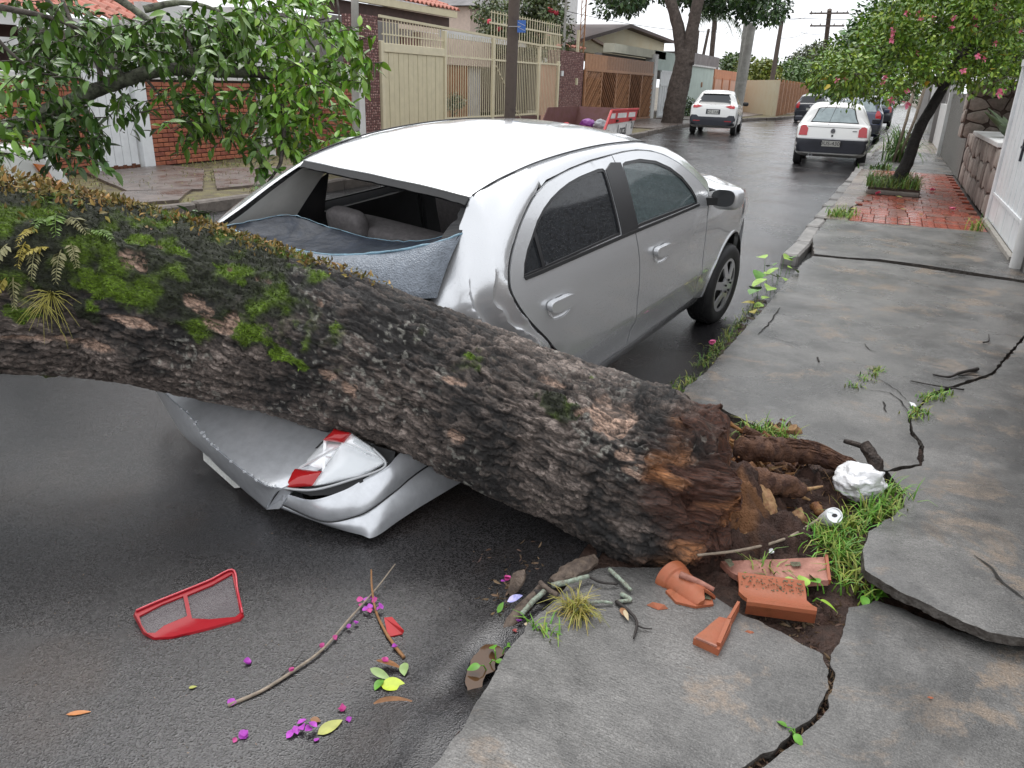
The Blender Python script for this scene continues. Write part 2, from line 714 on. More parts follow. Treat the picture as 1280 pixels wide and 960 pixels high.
def concrete_material(name, c1, c2, stain):
    m = bpy.data.materials.new(name)
    m.use_nodes = True
    n, l = m.node_tree.nodes, m.node_tree.links
    b = n['Principled BSDF']
    tc = n.new('ShaderNodeTexCoord')
    gm = n.new('ShaderNodeNewGeometry')

    def noise(sc, det=6, ro=0.62, dist=0.0, vec=None):
        t = n.new('ShaderNodeTexNoise')
        t.inputs['Scale'].default_value = sc
        t.inputs['Detail'].default_value = det
        t.inputs['Roughness'].default_value = ro
        t.inputs['Distortion'].default_value = dist
        l.new(vec or gm.outputs['Position'], t.inputs['Vector'])
        return t.outputs['Fac']

    def rng(s, a, b_, c, d):
        r = n.new('ShaderNodeMapRange')
        for k, v in zip(('From Min', 'From Max', 'To Min', 'To Max'), (a, b_, c, d)):
            r.inputs[k].default_value = v
        l.new(s, r.inputs['Value'])
        return r.outputs[0]

    def mixc(f, a, bcol):
        mx = n.new('ShaderNodeMix')
        mx.data_type = 'RGBA'
        l.new(f, mx.inputs['Factor'])
        if isinstance(a, tuple):
            mx.inputs[6].default_value = (*a, 1)
        else:
            l.new(a, mx.inputs[6])
        mx.inputs[7].default_value = (*bcol, 1)
        return mx.outputs[2]
    # broom marks: fine grain stretched across the path
    mp = n.new('ShaderNodeMapping')
    mp.inputs['Scale'].default_value = (48, 190, 40)
    mp.inputs['Rotation'].default_value = (0, 0, 0.35)
    l.new(gm.outputs['Position'], mp.inputs['Vector'])
    broom = noise(1.0, 3, 0.6, 0.6, mp.outputs[0])
    col = mixc(rng(noise(1.9, 8, 0.7), 0.40, 0.62, 0, 1), c1, c2)
    mp2 = n.new('ShaderNodeMapping')
    mp2.inputs['Location'].default_value = (7.3, 2.1, 0)
    l.new(gm.outputs['Position'], mp2.inputs['Vector'])
    col = mixc(rng(noise(2.6, 9, 0.72, 0.4, mp2.outputs[0]), 0.54, 0.62, 0, 0.75), col, stain)
    mp3 = n.new('ShaderNodeMapping')
    mp3.inputs['Location'].default_value = (1.3, 9.1, 0)
    l.new(gm.outputs['Position'], mp3.inputs['Vector'])
    col = mixc(rng(noise(1.1, 8, 0.66, 0.3, mp3.outputs[0]), 0.52, 0.62, 0, 0.7), col, tuple(x * 0.42 for x in c1))
    hs = n.new('ShaderNodeHueSaturation')
    l.new(rng(broom, 0.28, 0.72, 0.74, 1.28), hs.inputs['Value'])
    l.new(col, hs.inputs['Color'])
    hs2 = n.new('ShaderNodeHueSaturation')
    l.new(rng(noise(210, 3), 0.32, 0.68, 0.6, 1.45), hs2.inputs['Value'])
    l.new(hs.outputs[0], hs2.inputs['Color'])
    l.new(hs2.outputs[0], b.inputs['Base Color'])
    l.new(rng(noise(0.75, 6), 0.38, 0.62, 0.10, 0.48), b.inputs['Roughness'])
    bp = n.new('ShaderNodeBump')
    bp.inputs['Strength'].default_value = 0.55
    bp.inputs['Distance'].default_value = 0.004
    l.new(broom, bp.inputs['Height'])
    bp2 = n.new('ShaderNodeBump')
    bp2.inputs['Strength'].default_value = 0.5
    bp2.inputs['Distance'].default_value = 0.004
    l.new(noise(150, 3), bp2.inputs['Height'])
    l.new(bp.outputs[0], bp2.inputs['Normal'])
    l.new(bp2.outputs[0], b.inputs['Normal'])
    return m


M_ROAD = road_material()
M_CONC = concrete_material('wet_concrete', (0.076, 0.074, 0.071), (0.160, 0.154, 0.146), (0.215, 0.165, 0.122))
M_CONC2 = concrete_material('wet_concrete_tan', (0.15, 0.12, 0.098), (0.25, 0.205, 0.165), (0.28, 0.20, 0.145))
M_SOIL = mat('red_soil', (0.042, 0.021, 0.014), 0.7, var=0.5, vscale=30, bump=0.9, bscale=70, bdist=0.02)
M_BROKEN = mat('dark_broken_edge', (0.040, 0.032, 0.027), 0.8, col2=(0.10, 0.09, 0.08), vscale=35, bump=1.0, bscale=60, bdist=0.015)  # darker brown-grey for the side faces of every slab
M_GROUND = mat('far_ground', (0.16, 0.14, 0.11), 0.9, var=0.3, vscale=0.3)
M_VERGE = mat('verge', (0.10, 0.078, 0.05), 0.85, var=0.35, vscale=5, col2=(0.13, 0.115, 0.045), bump=0.7, bscale=40, bdist=0.02)

KX = lambda y: -0.86 + 0.02 * np.minimum(np.asarray(y, float), 60)      # the right kerb line

s = 2500
struct('ground', [(-s, -s, -0.08), (s, -s, -0.08), (s, s, -0.08), (-s, s, -0.08)], [(0, 1, 2, 3)], M_GROUND)

# the left kerb wanders a little
LK = spline([(-7.6, -30), (-7.6, 0), (-7.6, 7), (-7.75, 18), (-7.75, 26), (-8.3, 36), (-7.2, 48), (-6.0, 54), (-5.7, 75), (-6.0, 160)], 120)
LKX = lambda y: np.interp(y, LK[:, 1], LK[:, 0])
ys = np.concatenate([np.arange(-12, -0.5, 0.5), np.arange(-0.5, 8.5, 0.05), np.arange(8.5, 14, 0.25), np.arange(14, 165, 2.0)])
us = np.concatenate([np.linspace(0, 0.9, 36), np.linspace(0.91, 1.0, 26)])
Y, U = np.meshgrid(ys, us, indexing='ij')
XR = KX(Y) + 0.14
XX = (LKX(Y) - 0.05) * (1 - U) + XR * U
ZZ = 0.006 * fbm(np.c_[XX.ravel() * 0.9, Y.ravel() * 0.9, 0 * Y.ravel()], 3, 5).reshape(Y.shape)
# the asphalt rises to the broken kerb close by
rise = sstep(-0.42, 0.0, XX - XR) * (1 - sstep(7.0, 8.2, Y))
ZZ = ZZ + rise * (0.062 + 0.02 * fbm(np.c_[XX.ravel() * 14, Y.ravel() * 14, 0 * Y.ravel()], 3, 6).reshape(Y.shape)) - 0.02 * sstep(0.93, 1.0, U) * (Y > 8)
pc_ = ground_point(600, 838)
ZZ = ZZ - 0.065 * np.exp(-((XX - pc_[0] - .02) / .06) ** 2 - ((Y - pc_[1]) / .11) ** 2)
struct('road', np.c_[XX.ravel(), Y.ravel(), ZZ.ravel()], grid_faces(len(ys), len(us))[:, ::-1], M_ROAD, smooth=True)

# soil under the broken pavement
gx, gy = np.meshgrid(np.linspace(-0.74, 1.5, 116), np.linspace(0.4, 6.4, 300), indexing='ij')
gz_ = 0.058 + 0.022 * fbm(np.c_[gx.ravel() * 9, gy.ravel() * 9, 0 * gx.ravel()], 4, 3)
struct('soil', np.c_[gx.ravel(), gy.ravel(), gz_], grid_faces(116, 300)[:, ::-1], M_SOIL, smooth=True)

# right pavement: a root that carries slabs, tiles and kerb stones
pave = bpy.data.objects.new('pavement', None)
COL.objects.link(pave)
tag(pave, kind='structure')


def px_poly(pts, z=0.10):
    return [tuple(ground_point(p[0], p[1], p[2] if len(p) > 2 else z)[:2]) for p in pts]


def slab(poly, zf, step=0.06, jag=0.012, thick=0.12, m=None, seed=0, label=None):
    out = densify(poly, 0.012 if step < 0.1 else 0.06, jag=jag, seed=seed)
    V2, F = cdt(out, (), step)
    z = zf(V2[:, 0], V2[:, 1])
    V = np.c_[V2, z]
    # worn, crumbling rim
    B = out
    dmin = np.full(len(V2), 9.0)
    for k in range(0, len(V2), 1500):
        dmin[k:k + 1500] = np.sqrt(((V2[k:k + 1500, None] - B[None]) ** 2).sum(-1).min(1))
    V[:, 2] -= 0.008 * (1 - sstep(0, 0.03, dmin))
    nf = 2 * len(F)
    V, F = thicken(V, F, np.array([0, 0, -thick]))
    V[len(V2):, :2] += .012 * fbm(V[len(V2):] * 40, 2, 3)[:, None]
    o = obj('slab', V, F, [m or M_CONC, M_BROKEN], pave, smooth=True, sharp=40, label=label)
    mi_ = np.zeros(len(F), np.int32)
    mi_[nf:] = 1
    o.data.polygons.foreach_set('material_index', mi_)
    return o


wav = lambda x, y, sd=0: 0.006 * fbm(np.c_[x * 1.5, y * 1.5, 0 * x], 3, sd)
S1 = [(430, 1120), (540, 960), (600, 870), (648, 792), (690, 750), (720, 715), (760, 706), (830, 708), (880, 735), (925, 765), (990, 795), (1030, 817),
      (1034, 835), (1036, 860), (1022, 888), (985, 919), (950, 944), (905, 966), (860, 1010), (780, 1120)]
slab(px_poly(S1), lambda x, y: 0.10 + wav(x, y, 1), seed=1)
S2 = [(1041, 815), (1043, 838), (1043, 862), (1030, 892), (994, 924), (959, 949), (917, 970), (874, 1013), (803, 1120), (1500, 1120), (1600, 830), (1400, 812),
      (1280, 803), (1200, 788), (1130, 758), (1095, 748), (1064, 756), (1056, 785)]
slab(px_poly(S2), lambda x, y: 0.10 + wav(x, y, 2), seed=2)
RZ = 0.175
S3 = [(1087, 668, 0.15), (1128, 640, 0.12), (1127, 610, 0.11), (1112, 590), (1152, 580), (1156, 556), (1142, 538), (1140, 520), (1166, 493), (1242, 467), (1420, 400), (1650, 330),
      (1640, 800, RZ), (1400, 803, RZ), (1280, 794, RZ), (1240, 789, RZ), (1205, 776, RZ), (1150, 748, RZ), (1105, 726, RZ), (1083, 712, RZ), (1079, 690, 0.165)]
P3 = np.array(px_poly(S3))
e0, e1 = np.array(px_poly([(1083, 712, RZ)])[0]), np.array(px_poly([(1400, 803, RZ)])[0])
ed = (e1 - e0) / np.linalg.norm(e1 - e0)
en = np.array([-ed[1], ed[0]])


def z3(x, y):
    d = (x - e0[0]) * en[0] + (y - e0[1]) * en[1]
    return 0.10 + 0.078 * (1 - sstep(0.0, 1.25, d)) + wav(x, y, 3)


P3 = np.clip(P3, -9, [1.39, 99])
slab([tuple(p) for p in P3], z3, seed=3, thick=0.032, label='raised cracked slab')
S4 = [(835, 516), (858, 482), (884, 462), (960, 378), (1003, 328), (1016, 319), (1100, 326), (1200, 341), (1285, 353), (1650, 326), (1420, 397), (1240, 464),
      (1163, 490), (1136, 519), (1138, 540), (1151, 556), (1147, 577), (1106, 586), (1060, 574), (1000, 553), (940, 528), (900, 508), (850, 530)]
P4 = np.clip(np.array(px_poly(S4)), -9, [1.39, 99])
slab([tuple(p) for p in P4], lambda x, y: 0.10 + wav(x, y, 4), seed=4, step=0.09)
S5 = [(1018, 317), (1060, 321.5), (1100, 324), (1150, 330), (1200, 337.5), (1287, 351)]
P5 = px_poly(S5) + [(1.39, 8.35), (1.39, 11.2), (0.6, 11.12), (-0.28, 11.06), (KX(11.0) + 0.1, 11.05), (KX(9.5) + 0.08, 9.5)]
slab(P5, lambda x, y: 0.105 + wav(x, y, 5), seed=5, step=0.12)
P6 = [(KX(11.1) + .05, 11.1), (-0.29, 11.1), (-0.33, 12.4), (-0.1, 14.1), (-0.1, 19.2), (KX(19.2) + .05, 19.2)]
slab(P6, lambda x, y: 0.10 + wav(x, y, 6), seed=6, step=0.2, m=M_CONC2)
slab([(KX(19.22) + .05, 19.22), (1.39, 19.22), (1.39, 26), (KX(26) + .05, 26)], lambda x, y: 0.10 + wav(x, y, 7), seed=7, step=0.3)
slab([(KX(26.03) + .05, 26.03), (1.5, 26.03), (1.5, 34), (KX(34) + .05, 34)], lambda x, y: 0.10 + wav(x, y, 8), seed=8, step=0.3, m=M_CONC2)
slab([(KX(34.03) + .05, 34.03), (2.2, 34.03), (2.4, 160), (KX(90) + .05, 160)], lambda x, y: 0.10 + 0 * x, seed=9, step=3, jag=0, m=M_CONC)

# glazed red paving tiles, one by one
M_TILE = mat('red_paving_tile', (0.30, 0.065, 0.035), 0.22, var=0.35, vscale=14, rvar=0.14, bump=0.25, bscale=60, bdist=0.004)
M_TILE2 = mat('red_paving_tile_worn', (0.22, 0.085, 0.06), 0.3, var=0.4, vscale=14, rvar=0.14, bump=0.25, bscale=60, bdist=0.004)
M_MORTAR = mat('dark_mortar', (0.06, 0.045, 0.04), 0.55, var=0.3)
mb = MB().box((0.55, 15.15, 0.02), (1.7, 8.0, 0.10))
mb.obj('mortar_bed', M_MORTAR, pave)
tm = None
cnt = 0
y = 11.13
while y < 19.05 and cnt < 300:
    big = y > 11.75
    w, h = (0.235, 0.27) if big else (0.145, 0.15)
    x = -0.28 if y < 12.4 else (-0.30 + 0.117 * (int(y / h) % 2))
    while x + w < 1.38 and cnt < 300:
        if not (-0.2 < x + w / 2 < 0.62 and 14.3 < y + h / 2 < 15.9):
            if tm is None or tm[0] != big:
                mbx = MB().box((0, 0, 0), (w - 0.008, h - 0.008, 0.03), bevel=0.004)
                o = mbx.obj('tile', M_TILE, pave, local=True)
                tm = (big, o.data, o.data.copy())
                tm[2].materials.clear()
                tm[2].materials.append(M_TILE2)
            else:
                o = bpy.data.objects.new('tile', tm[1] if random.random() < 0.65 else tm[2])
                COL.objects.link(o)
                o.parent = pave
            o.location = (x + w / 2, y + h / 2, 0.083 + random.uniform(-.003, .003))
            o.rotation_euler = (random.uniform(-.01, .01), random.uniform(-.01, .01), random.uniform(-.01, .01))
            cnt += 1
        x += w
    y += h

# kerb stones along the far part of the right kerb
M_KERB = mat('kerb_concrete', (0.22, 0.21, 0.20), 0.5, var=0.4, vscale=7, rvar=0.2, bump=0.5, bscale=30, bdist=0.01)
ks = None
for i in range(38):
    y = 8.3 + i * 1.02
    if ks is None:
        o = MB().box((0, 0, 0), (0.17, 1.0, 0.2), bevel=0.02).obj('kerb_stone', M_KERB, pave, local=True)
        ks = o.data
    else:
        o = bpy.data.objects.new('kerb_stone', ks)
        COL.objects.link(o)
        o.parent = pave
    o.location = (KX(y + .5) - 0.005 + random.uniform(-.015, .015), y + 0.5, -0.012 + random.uniform(-.018, .012))
    o.rotation_euler = (random.uniform(-.05, .05), random.uniform(-.02, .02), -0.02 + random.uniform(-.02, .02))

# puddle of brown water in the gutter
M_WATER = mat('muddy_water', (0.085, 0.045, 0.022), 0.04, spec=0.6)
out = densify([ground_point(*p, 0.0)[:2] for p in ((582, 882), (577, 858), (592, 828), (608, 808), (634, 798), (640, 812), (618, 840), (598, 872))], 0.01, jag=0.022)
V2, F = cdt(out, (), 0.05)
struct('puddle', np.c_[V2, np.full(len(V2), 0.022)], F, M_WATER)

# left pavement: verge, flagstones, kerb
lys = np.concatenate([np.arange(-4, 30, 0.3), np.arange(30, 165, 3)])
lus = np.linspace(0, 1, 24)
Y, U = np.meshgrid(lys, lus, indexing='ij')
XX = -11.6 * (1 - U) + (LKX(Y) - 0.14) * U
ZZ = 0.13 + 0.018 * fbm(np.c_[XX.ravel() * 2, Y.ravel() * 2, 0 * Y.ravel()], 4, 21).reshape(Y.shape)
lp = bpy.data.objects.new('left_pavement', None)
COL.objects.link(lp)
tag(lp, kind='structure')
obj('verge', np.c_[XX.ravel(), Y.ravel(), ZZ.ravel()], grid_faces(len(lys), len(lus))[:, ::-1], M_VERGE, lp, smooth=True)
# flagstones and drive ramps
M_FLAG = mat('flagstone', (0.115, 0.09, 0.078), 0.4, var=0.35, vscale=5, rvar=0.2, bump=0.4, bscale=30, bdist=0.01)
for poly in ([(-11.1, 8.3), (-9.0, 7.3), (-8.4, 8.0), (-10.2, 9.8), (-11.1, 9.8)], [(-10.1, 9.9), (-8.3, 8.15), (-8.0, 9.6), (-9.4, 11.3)], [(-9.0, 7.2), (-8.2, 6.3), (-7.9, 7.1), (-8.5, 7.9)],
             [(-11.1, 16.6), (-7.95, 16.6), (-7.95, 19.4), (-11.1, 19.4)], [(-11.1, 30.5), (-8.2, 30.5), (-8.4, 40), (-11.1, 40)], [(-11.1, 41), (-8.4, 41), (-7.6, 60), (-11.1, 60)], [(-11.1, 60.2), (-6.6, 60.2), (-6.4, 120), (-11.1, 120)]):
    V2, F = cdt(densify(poly, 0.2, jag=0.02), (), 0.6)
    V, F = thicken(np.c_[V2, np.full(len(V2), 0.165)], F, np.array([0, 0, -0.06]))
    obj('flagstone', V, F, M_FLAG if poly[0][1] < 50 else M_CONC2, lp)
kl = None
M_KERB2 = mat('old_kerb', (0.13, 0.11, 0.095), 0.6, var=0.4, vscale=7, rvar=0.2, bump=0.6, bscale=30, bdist=0.01)
for i in range(60):
    y = 0.0 + i * 1.02
    if kl is None:
        o = MB().box((0, 0, 0), (0.15, 1.0, 0.3), bevel=0.025).obj('kerb_stone', M_KERB2, lp, local=True)
        kl = o.data
    else:
        o = bpy.data.objects.new('kerb_stone', kl)
        COL.objects.link(o)
        o.parent = lp
    dx = LKX(y + 1) - LKX(y)
    o.location = (LKX(y + .5) - 0.07 + random.uniform(-.015, .015), y + 0.5, 0.005 + random.uniform(-.012, .012))
    o.rotation_euler = (random.uniform(-.04, .04), 0, -math.atan(dx) + random.uniform(-.02, .02))

# grass on the verge
g = np.random.default_rng(8)
gp_ = np.c_[g.uniform(-11.1, -7.8, 5200), g.uniform(3, 15.8, 5200), np.full(5200, .135)]
gp_ = gp_[(fbm(np.c_[gp_[:, :2] * .9, 0 * gp_[:, 0]], 3, 41) > -.12)]
V, F, k = blades(gp_, g.uniform(.03, .10, len(gp_)), g.uniform(0, 6.28, len(gp_)), np.abs(g.normal(0, .6, len(gp_))), .006, .9, 2)
obj('verge_grass', V, F, mat('verge_grass', (.1, .15, .03), .6, attr='Col'), lp, cols=varied((.12, .15, .035), len(gp_), k, .5, .2, (.25, .2, .07), 2), kind='stuff')

# ------------------------------------------------------------------ the fallen tree
tree = thing('fallen_tree', 'huge fallen tree whose mossy trunk lies across the crushed silver car', 'tree', (-1.3, 2.5, 0))
AX = np.array([(-4.25, 1.72, 1.02), far_point(-170, 332, 3.06), far_point(0, 353, 3.06), far_point(165, 372, 3.16), far_point(330, 411, 3.24), far_point(470, 455, 3.2), far_point(600, 507, 3.12),
               far_point(710, 553, 3.03), far_point(800, 592, 2.95), far_point(858, 610, 2.93), far_point(900, 616, 2.93)])
AR = np.array([0.37, 0.37, 0.365, 0.352, 0.345, 0.333, 0.315, 0.315, 0.335, 0.315, 0.25])
NS, NT = 900, 460
spl = spline(np.c_[AX, AR], NS)
ax, ar = spl[:, :3], spl[:, 3]
T = np.gradient(ax, axis=0)
T /= np.linalg.norm(T, axis=1)[:, None]
N1 = np.array([0, 0, 1.0]) - T[:, 2:3] * T
N1 /= np.linalg.norm(N1, axis=1)[:, None]
N2 = np.cross(T, N1)                      # points towards the camera side or away; sign fixed below
if (N2[NS // 2] @ (CC - ax[NS // 2])) < 0:
    N2 = -N2
sl = np.concatenate([[0], np.cumsum(np.linalg.norm(np.diff(ax, axis=0), axis=1))])
LT = sl[-1]
th = -PI + 2 * PI * np.arange(NT) / NT
Sg, Tg = np.meshgrid(np.arange(NS), th, indexing='ij')
Sg, Tg = Sg.ravel(), Tg.ravel()
dirv = np.cos(Tg)[:, None] * N1[Sg] + np.sin(Tg)[:, None] * N2[Sg]
sm = sl[Sg]
P0 = ax[Sg] + dirv * ar[Sg][:, None]
endk = sstep(LT - 0.75, LT - 0.05, sm)               # 0 on the clean trunk, 1 at the torn butt
lump = 0.028 * fbm(P0 * 2.6, 3, 31) + 0.05 * endk * fbm(P0 * 5.0, 4, 33) + 0.020 * fbm(np.c_[sm * 1.2, np.cos(Tg) * 2.2, np.sin(Tg) * 2.2], 3, 35)
def at_px(u, v):
    """Index of the trunk's grid vertex seen at a pixel."""
    d = (u - 640) / FPX * CR + (480 - v) / FPX * CU + CF
    d /= np.linalg.norm(d)
    q_ = P0 - CC
    tt = q_ @ d
    ds = np.linalg.norm(q_ - tt[:, None] * d, axis=1)
    c = np.where(ds < 0.02)[0]
    if len(c) == 0:
        c = np.array([ds.argmin()])
    return c[tt[c].argmin()]


rr_ = ar[Sg]
n7, n12, n30 = fbm(P0 * 7, 4, 40), fbm(P0 * 13, 3, 42), fbm(P0 * 32, 3, 47)


def patch(u, v, ru, rv, edge=0.75):
    """A ragged blotch round the spot seen at u, v: ru metres along the trunk, rv around it."""
    i = at_px(u, v)
    d = np.hypot((sm - sm[i]) / ru, (Tg - Tg[i]) * rr_ / rv) + edge * n12 + 0.35 * n30
    return 1 - sstep(0.72, 0.98, d)


# bark: wandering furrows along the trunk, broken across into flakes
wq = np.c_[sm * 4.6 + 0.6 * n7, (Tg * 0.335) * 29 + 1.4 * n7 + 0.6 * n12, 0 * sm]
fu = np.abs(fbm(wq, 3, 45, 0.55))
furrow = 1 - sstep(0.02, 0.20, fu)
wq2 = np.c_[sm * 15 + 1.2 * n12, (Tg * 0.335) * 40 + 1.5 * n12, 0 * sm]
furrow2 = 1 - sstep(0.02, 0.22, np.abs(fbm(wq2, 2, 48)))
wu = sm * 21 + 1.6 * n7 + 0.6 * n30
wv = (Tg * 0.335) * 46 + 1.8 * n12
f1, f2, cid = worley2(wu, wv, 5)
g1, g2, cid2 = worley2(wu * 2.3 + 0.8 * n30, wv * 2.0, 9)
plate = sstep(0.01, 0.26, f2 - f1)
plate2 = sstep(0.0, 0.3, g2 - g1)
knob = sstep(LT - 0.62, LT - 0.30, sm)
bark = (0.007 * (cid - 0.45) + 0.006 * (plate - 0.6)) * (1 - 0.5 * furrow) + 0.005 * (plate2 - 0.5) - 0.017 * furrow - 0.007 * furrow2 + 0.003 * n30
bark = 0.8 * bark + knob * (0.020 * fbm(P0 * 19, 3, 49))
pale = np.zeros(len(sm))
for pp_ in ((165, 322, .075, .05), (250, 385, .05, .02), (262, 408, .11, .025), (285, 396, .045, .04), (190, 300, .05, .012), (236, 372, .04, .025), (284, 330, .03, .02), (430, 492, .05, .05), (405, 470, .06, .03), (565, 552, .045, .03),
            (765, 512, .11, .085), (800, 590, .08, .025), (780, 560, .03, .03), (690, 470, .05, .02), (560, 470, .05, .02), (398, 374, .02, .02), (850, 560, .06, .025), (330, 345, .05, .015), (150, 405, .10, .02), (40, 432, .12, .015), (110, 440, .12, .02)):
    pale = np.maximum(pale, patch(*pp_))
pale *= sstep(0.10, 0.35, cid + 0.25 * plate2) * (1 - 0.8 * furrow)
s_frac = sm / LT
top = np.cos(Tg - 0.25)
mossn = 0.6 * fbm(P0 * 5.5, 4, 61) + 0.55 * n12
zone = sstep(0.05, 0.75, top) * (1 - sstep(0.40, 0.72, s_frac)) + 0.22 * sstep(0.2, 0.8, top) * (1 - sstep(0.66, 0.95, s_frac))
moss_zone = zone
moss = sstep(-0.02, 0.42, 0.95 * zone + 0.95 * mossn + 0.25 * n30 - 0.50)
for pp_ in ((312, 422, .12, .06), (345, 446, .10, .03), (122, 350, .10, .06), (150, 372, .07, .05), (105, 395, .07, .04), (200, 345, .07, .04), (232, 312, .07, .025), (742, 466, .03, .02), (60, 330, .12, .10), (20, 400, .1, .06), (700, 500, .08, .05), (590, 440, .05, .03)):
    moss = np.maximum(moss, patch(*pp_, 1.25))
moss = moss * (1 - pale)
bright = np.zeros(len(sm))
for pp_ in ((122, 352, .11, .05), (312, 420, .12, .05), (348, 446, .09, .03), (150, 372, .06, .04), (230, 310, .08, .03), (745, 466, .04, .03), (175, 296, .05, .03), (270, 325, .05, .02), (110, 385, .05, .03), (300, 345, .04, .02)):
    bright = np.maximum(bright, patch(*pp_, 1.35))
rad = lump + bark * (1 - 0.45 * moss) - 0.012 * pale + moss * (0.008 + 0.012 * n30 + 0.006 * fbm(P0 * 70, 2, 63)) + 0.035 * zone * sstep(0, .3, 0.42 - s_frac)
# splinters and pits where the butt has torn
rot = sstep(LT - 0.30, LT - 0.08, sm + 0.20 * fbm(P0 * 6, 3, 71) + 0.05 * n30)
rad += rot * 0.07 * fbm(np.c_[P0[:, 0] * 5, P0[:, 1] * 15, P0[:, 2] * 15], 4, 73)
VT = P0 + dirv * rad[:, None]
VT += (T[Sg] * (0.12 * rot * fbm(P0 * 9, 3, 75))[:, None])
# colours of bark, moss, lichen, pale inner bark and rotten wood
wet = sstep(-0.12, 0.30, fbm(P0 * np.array([2.6, 2.6, 2.6]) + 9, 4, 81))
wet = np.maximum(wet * 0.9, knob * sstep(-.25, .1, n7 + 0.1))
dark, mid, lite = np.array([0.018, 0.016, 0.015]), np.array([0.105, 0.083, 0.071]), np.array([0.33, 0.27, 0.235])
t = np.clip(0.50 * (1 - wet) + 0.42 * (cid - 0.42) + 0.30 * (cid2 - 0.5) + 0.35 * n30 - 0.22 * furrow - 0.10 * furrow2, 0, 1)[:, None]  # furrows, naturally darker, also get crevice shade painted into the colour
bc = np.where(t < 0.5, dark + (mid - dark) * t * 2, mid + (lite - mid) * (t * 2 - 1))
fl = sstep(0.30, 0.40, fbm(P0 * 55, 2, 85)) * sstep(0.05, .30, fbm(P0 * 4, 2, 86))
bc = bc + fl[:, None] * (np.array([0.34, 0.33, 0.29]) - bc) * 0.55
pc = np.array([0.42, 0.285, 0.215]) * (0.55 + 0.75 * cid2 + 0.3 * n30)[:, None]
bc = bc + pale[:, None] * (np.clip(pc, 0.03, 1) - bc) * 0.95
mt = np.clip(bright * 0.95 + 0.85 * sstep(-0.04, 0.30, 0.6 * n7 + 0.5 * n12), 0, 1)[:, None]
mc = np.array([0.019, 0.023, 0.010]) * (1 - mt) + np.array([0.105, 0.175, 0.012]) * mt
mc *= (0.65 + 0.7 * (n30 * 0.5 + 0.5))[:, None]
bc = bc + moss[:, None] * (mc - bc) * 0.95
rn = fbm(np.c_[P0[:, 0] * 4, P0[:, 1] * 12, P0[:, 2] * 12], 3, 89)[:, None]
rc = np.array([0.070, 0.028, 0.017]) + sstep(-0.05, 0.40, rn) * np.array([0.26, 0.115, 0.040])
bc = bc + rot[:, None] * (rc - bc)


def bark_material():
    m = bpy.data.materials.new('bark')
    m.use_nodes = True
    n, l = m.node_tree.nodes, m.node_tree.links
    b = n['Principled BSDF']
    a = n.new('ShaderNodeAttribute')
    a.attribute_name = 'Col'
    u = n.new('ShaderNodeAttribute')
    u.attribute_name = 'along'
    mp = n.new('ShaderNodeMapping')
    mp.inputs['Scale'].default_value = (55, 160, 1)
    l.new(u.outputs['Vector'], mp.inputs['Vector'])
    t = n.new('ShaderNodeTexNoise')
    t.inputs['Scale'].default_value = 1.0
    t.inputs['Detail'].default_value = 8
    t.inputs['Roughness'].default_value = 0.68
    t.inputs['Distortion'].default_value = 0.9
    l.new(mp.outputs[0], t.inputs['Vector'])
    mr = n.new('ShaderNodeMapRange')
    for k, v in zip(('From Min', 'From Max', 'To Min', 'To Max'), (0.34, 0.68, 0.22, 2.0)):
        mr.inputs[k].default_value = v
    l.new(t.outputs['Fac'], mr.inputs['Value'])
    h = n.new('ShaderNodeHueSaturation')
    l.new(mr.outputs[0], h.inputs['Value'])
    l.new(a.outputs['Color'], h.inputs['Color'])
    l.new(h.outputs[0], b.inputs['Base Color'])
    mr2 = n.new('ShaderNodeMapRange')
    for k, v in zip(('From Min', 'From Max', 'To Min', 'To Max'), (0.35, 0.65, 0.45, 0.85)):
        mr2.inputs[k].default_value = v
    l.new(t.outputs['Fac'], mr2.inputs['Value'])
    l.new(mr2.outputs[0], b.inputs['Roughness'])
    bp = n.new('ShaderNodeBump')
    bp.inputs['Strength'].default_value = 0.9
    bp.inputs['Distance'].default_value = 0.012
    l.new(t.outputs['Fac'], bp.inputs['Height'])
    l.new(bp.outputs[0], b.inputs['Normal'])
    return m


M_BARK = bark_material()
endc = ax[-1] + T[-1] * 0.02
VT2 = np.vstack([VT, endc])
FT = [tuple(f) for f in grid_faces(NS, NT, True)]
capF = [((NS - 1) * NT + k, (NS - 1) * NT + (k + 1) % NT, NS * NT) for k in range(NT)]
trunk = obj('trunk', VT2, FT + capF, M_BARK, tree, smooth=True, cols=np.vstack([bc, rc[:1]]), recalc=False)
uv_ = trunk.data.attributes.new('along', 'FLOAT_VECTOR', 'POINT')
uv_.data.foreach_set('vector', np.vstack([np.c_[sm, Tg * 0.335, 0 * sm], [[LT, 0, 0]]]).ravel())
# winding test: faces must look outwards
q = VT[grid_faces(NS, NT, True)[NS * NT // 2]]
if np.cross(q[1] - q[0], q[2] - q[0]) @ dirv[NS * NT // 2] < 0:
    trunk.data.flip_normals()

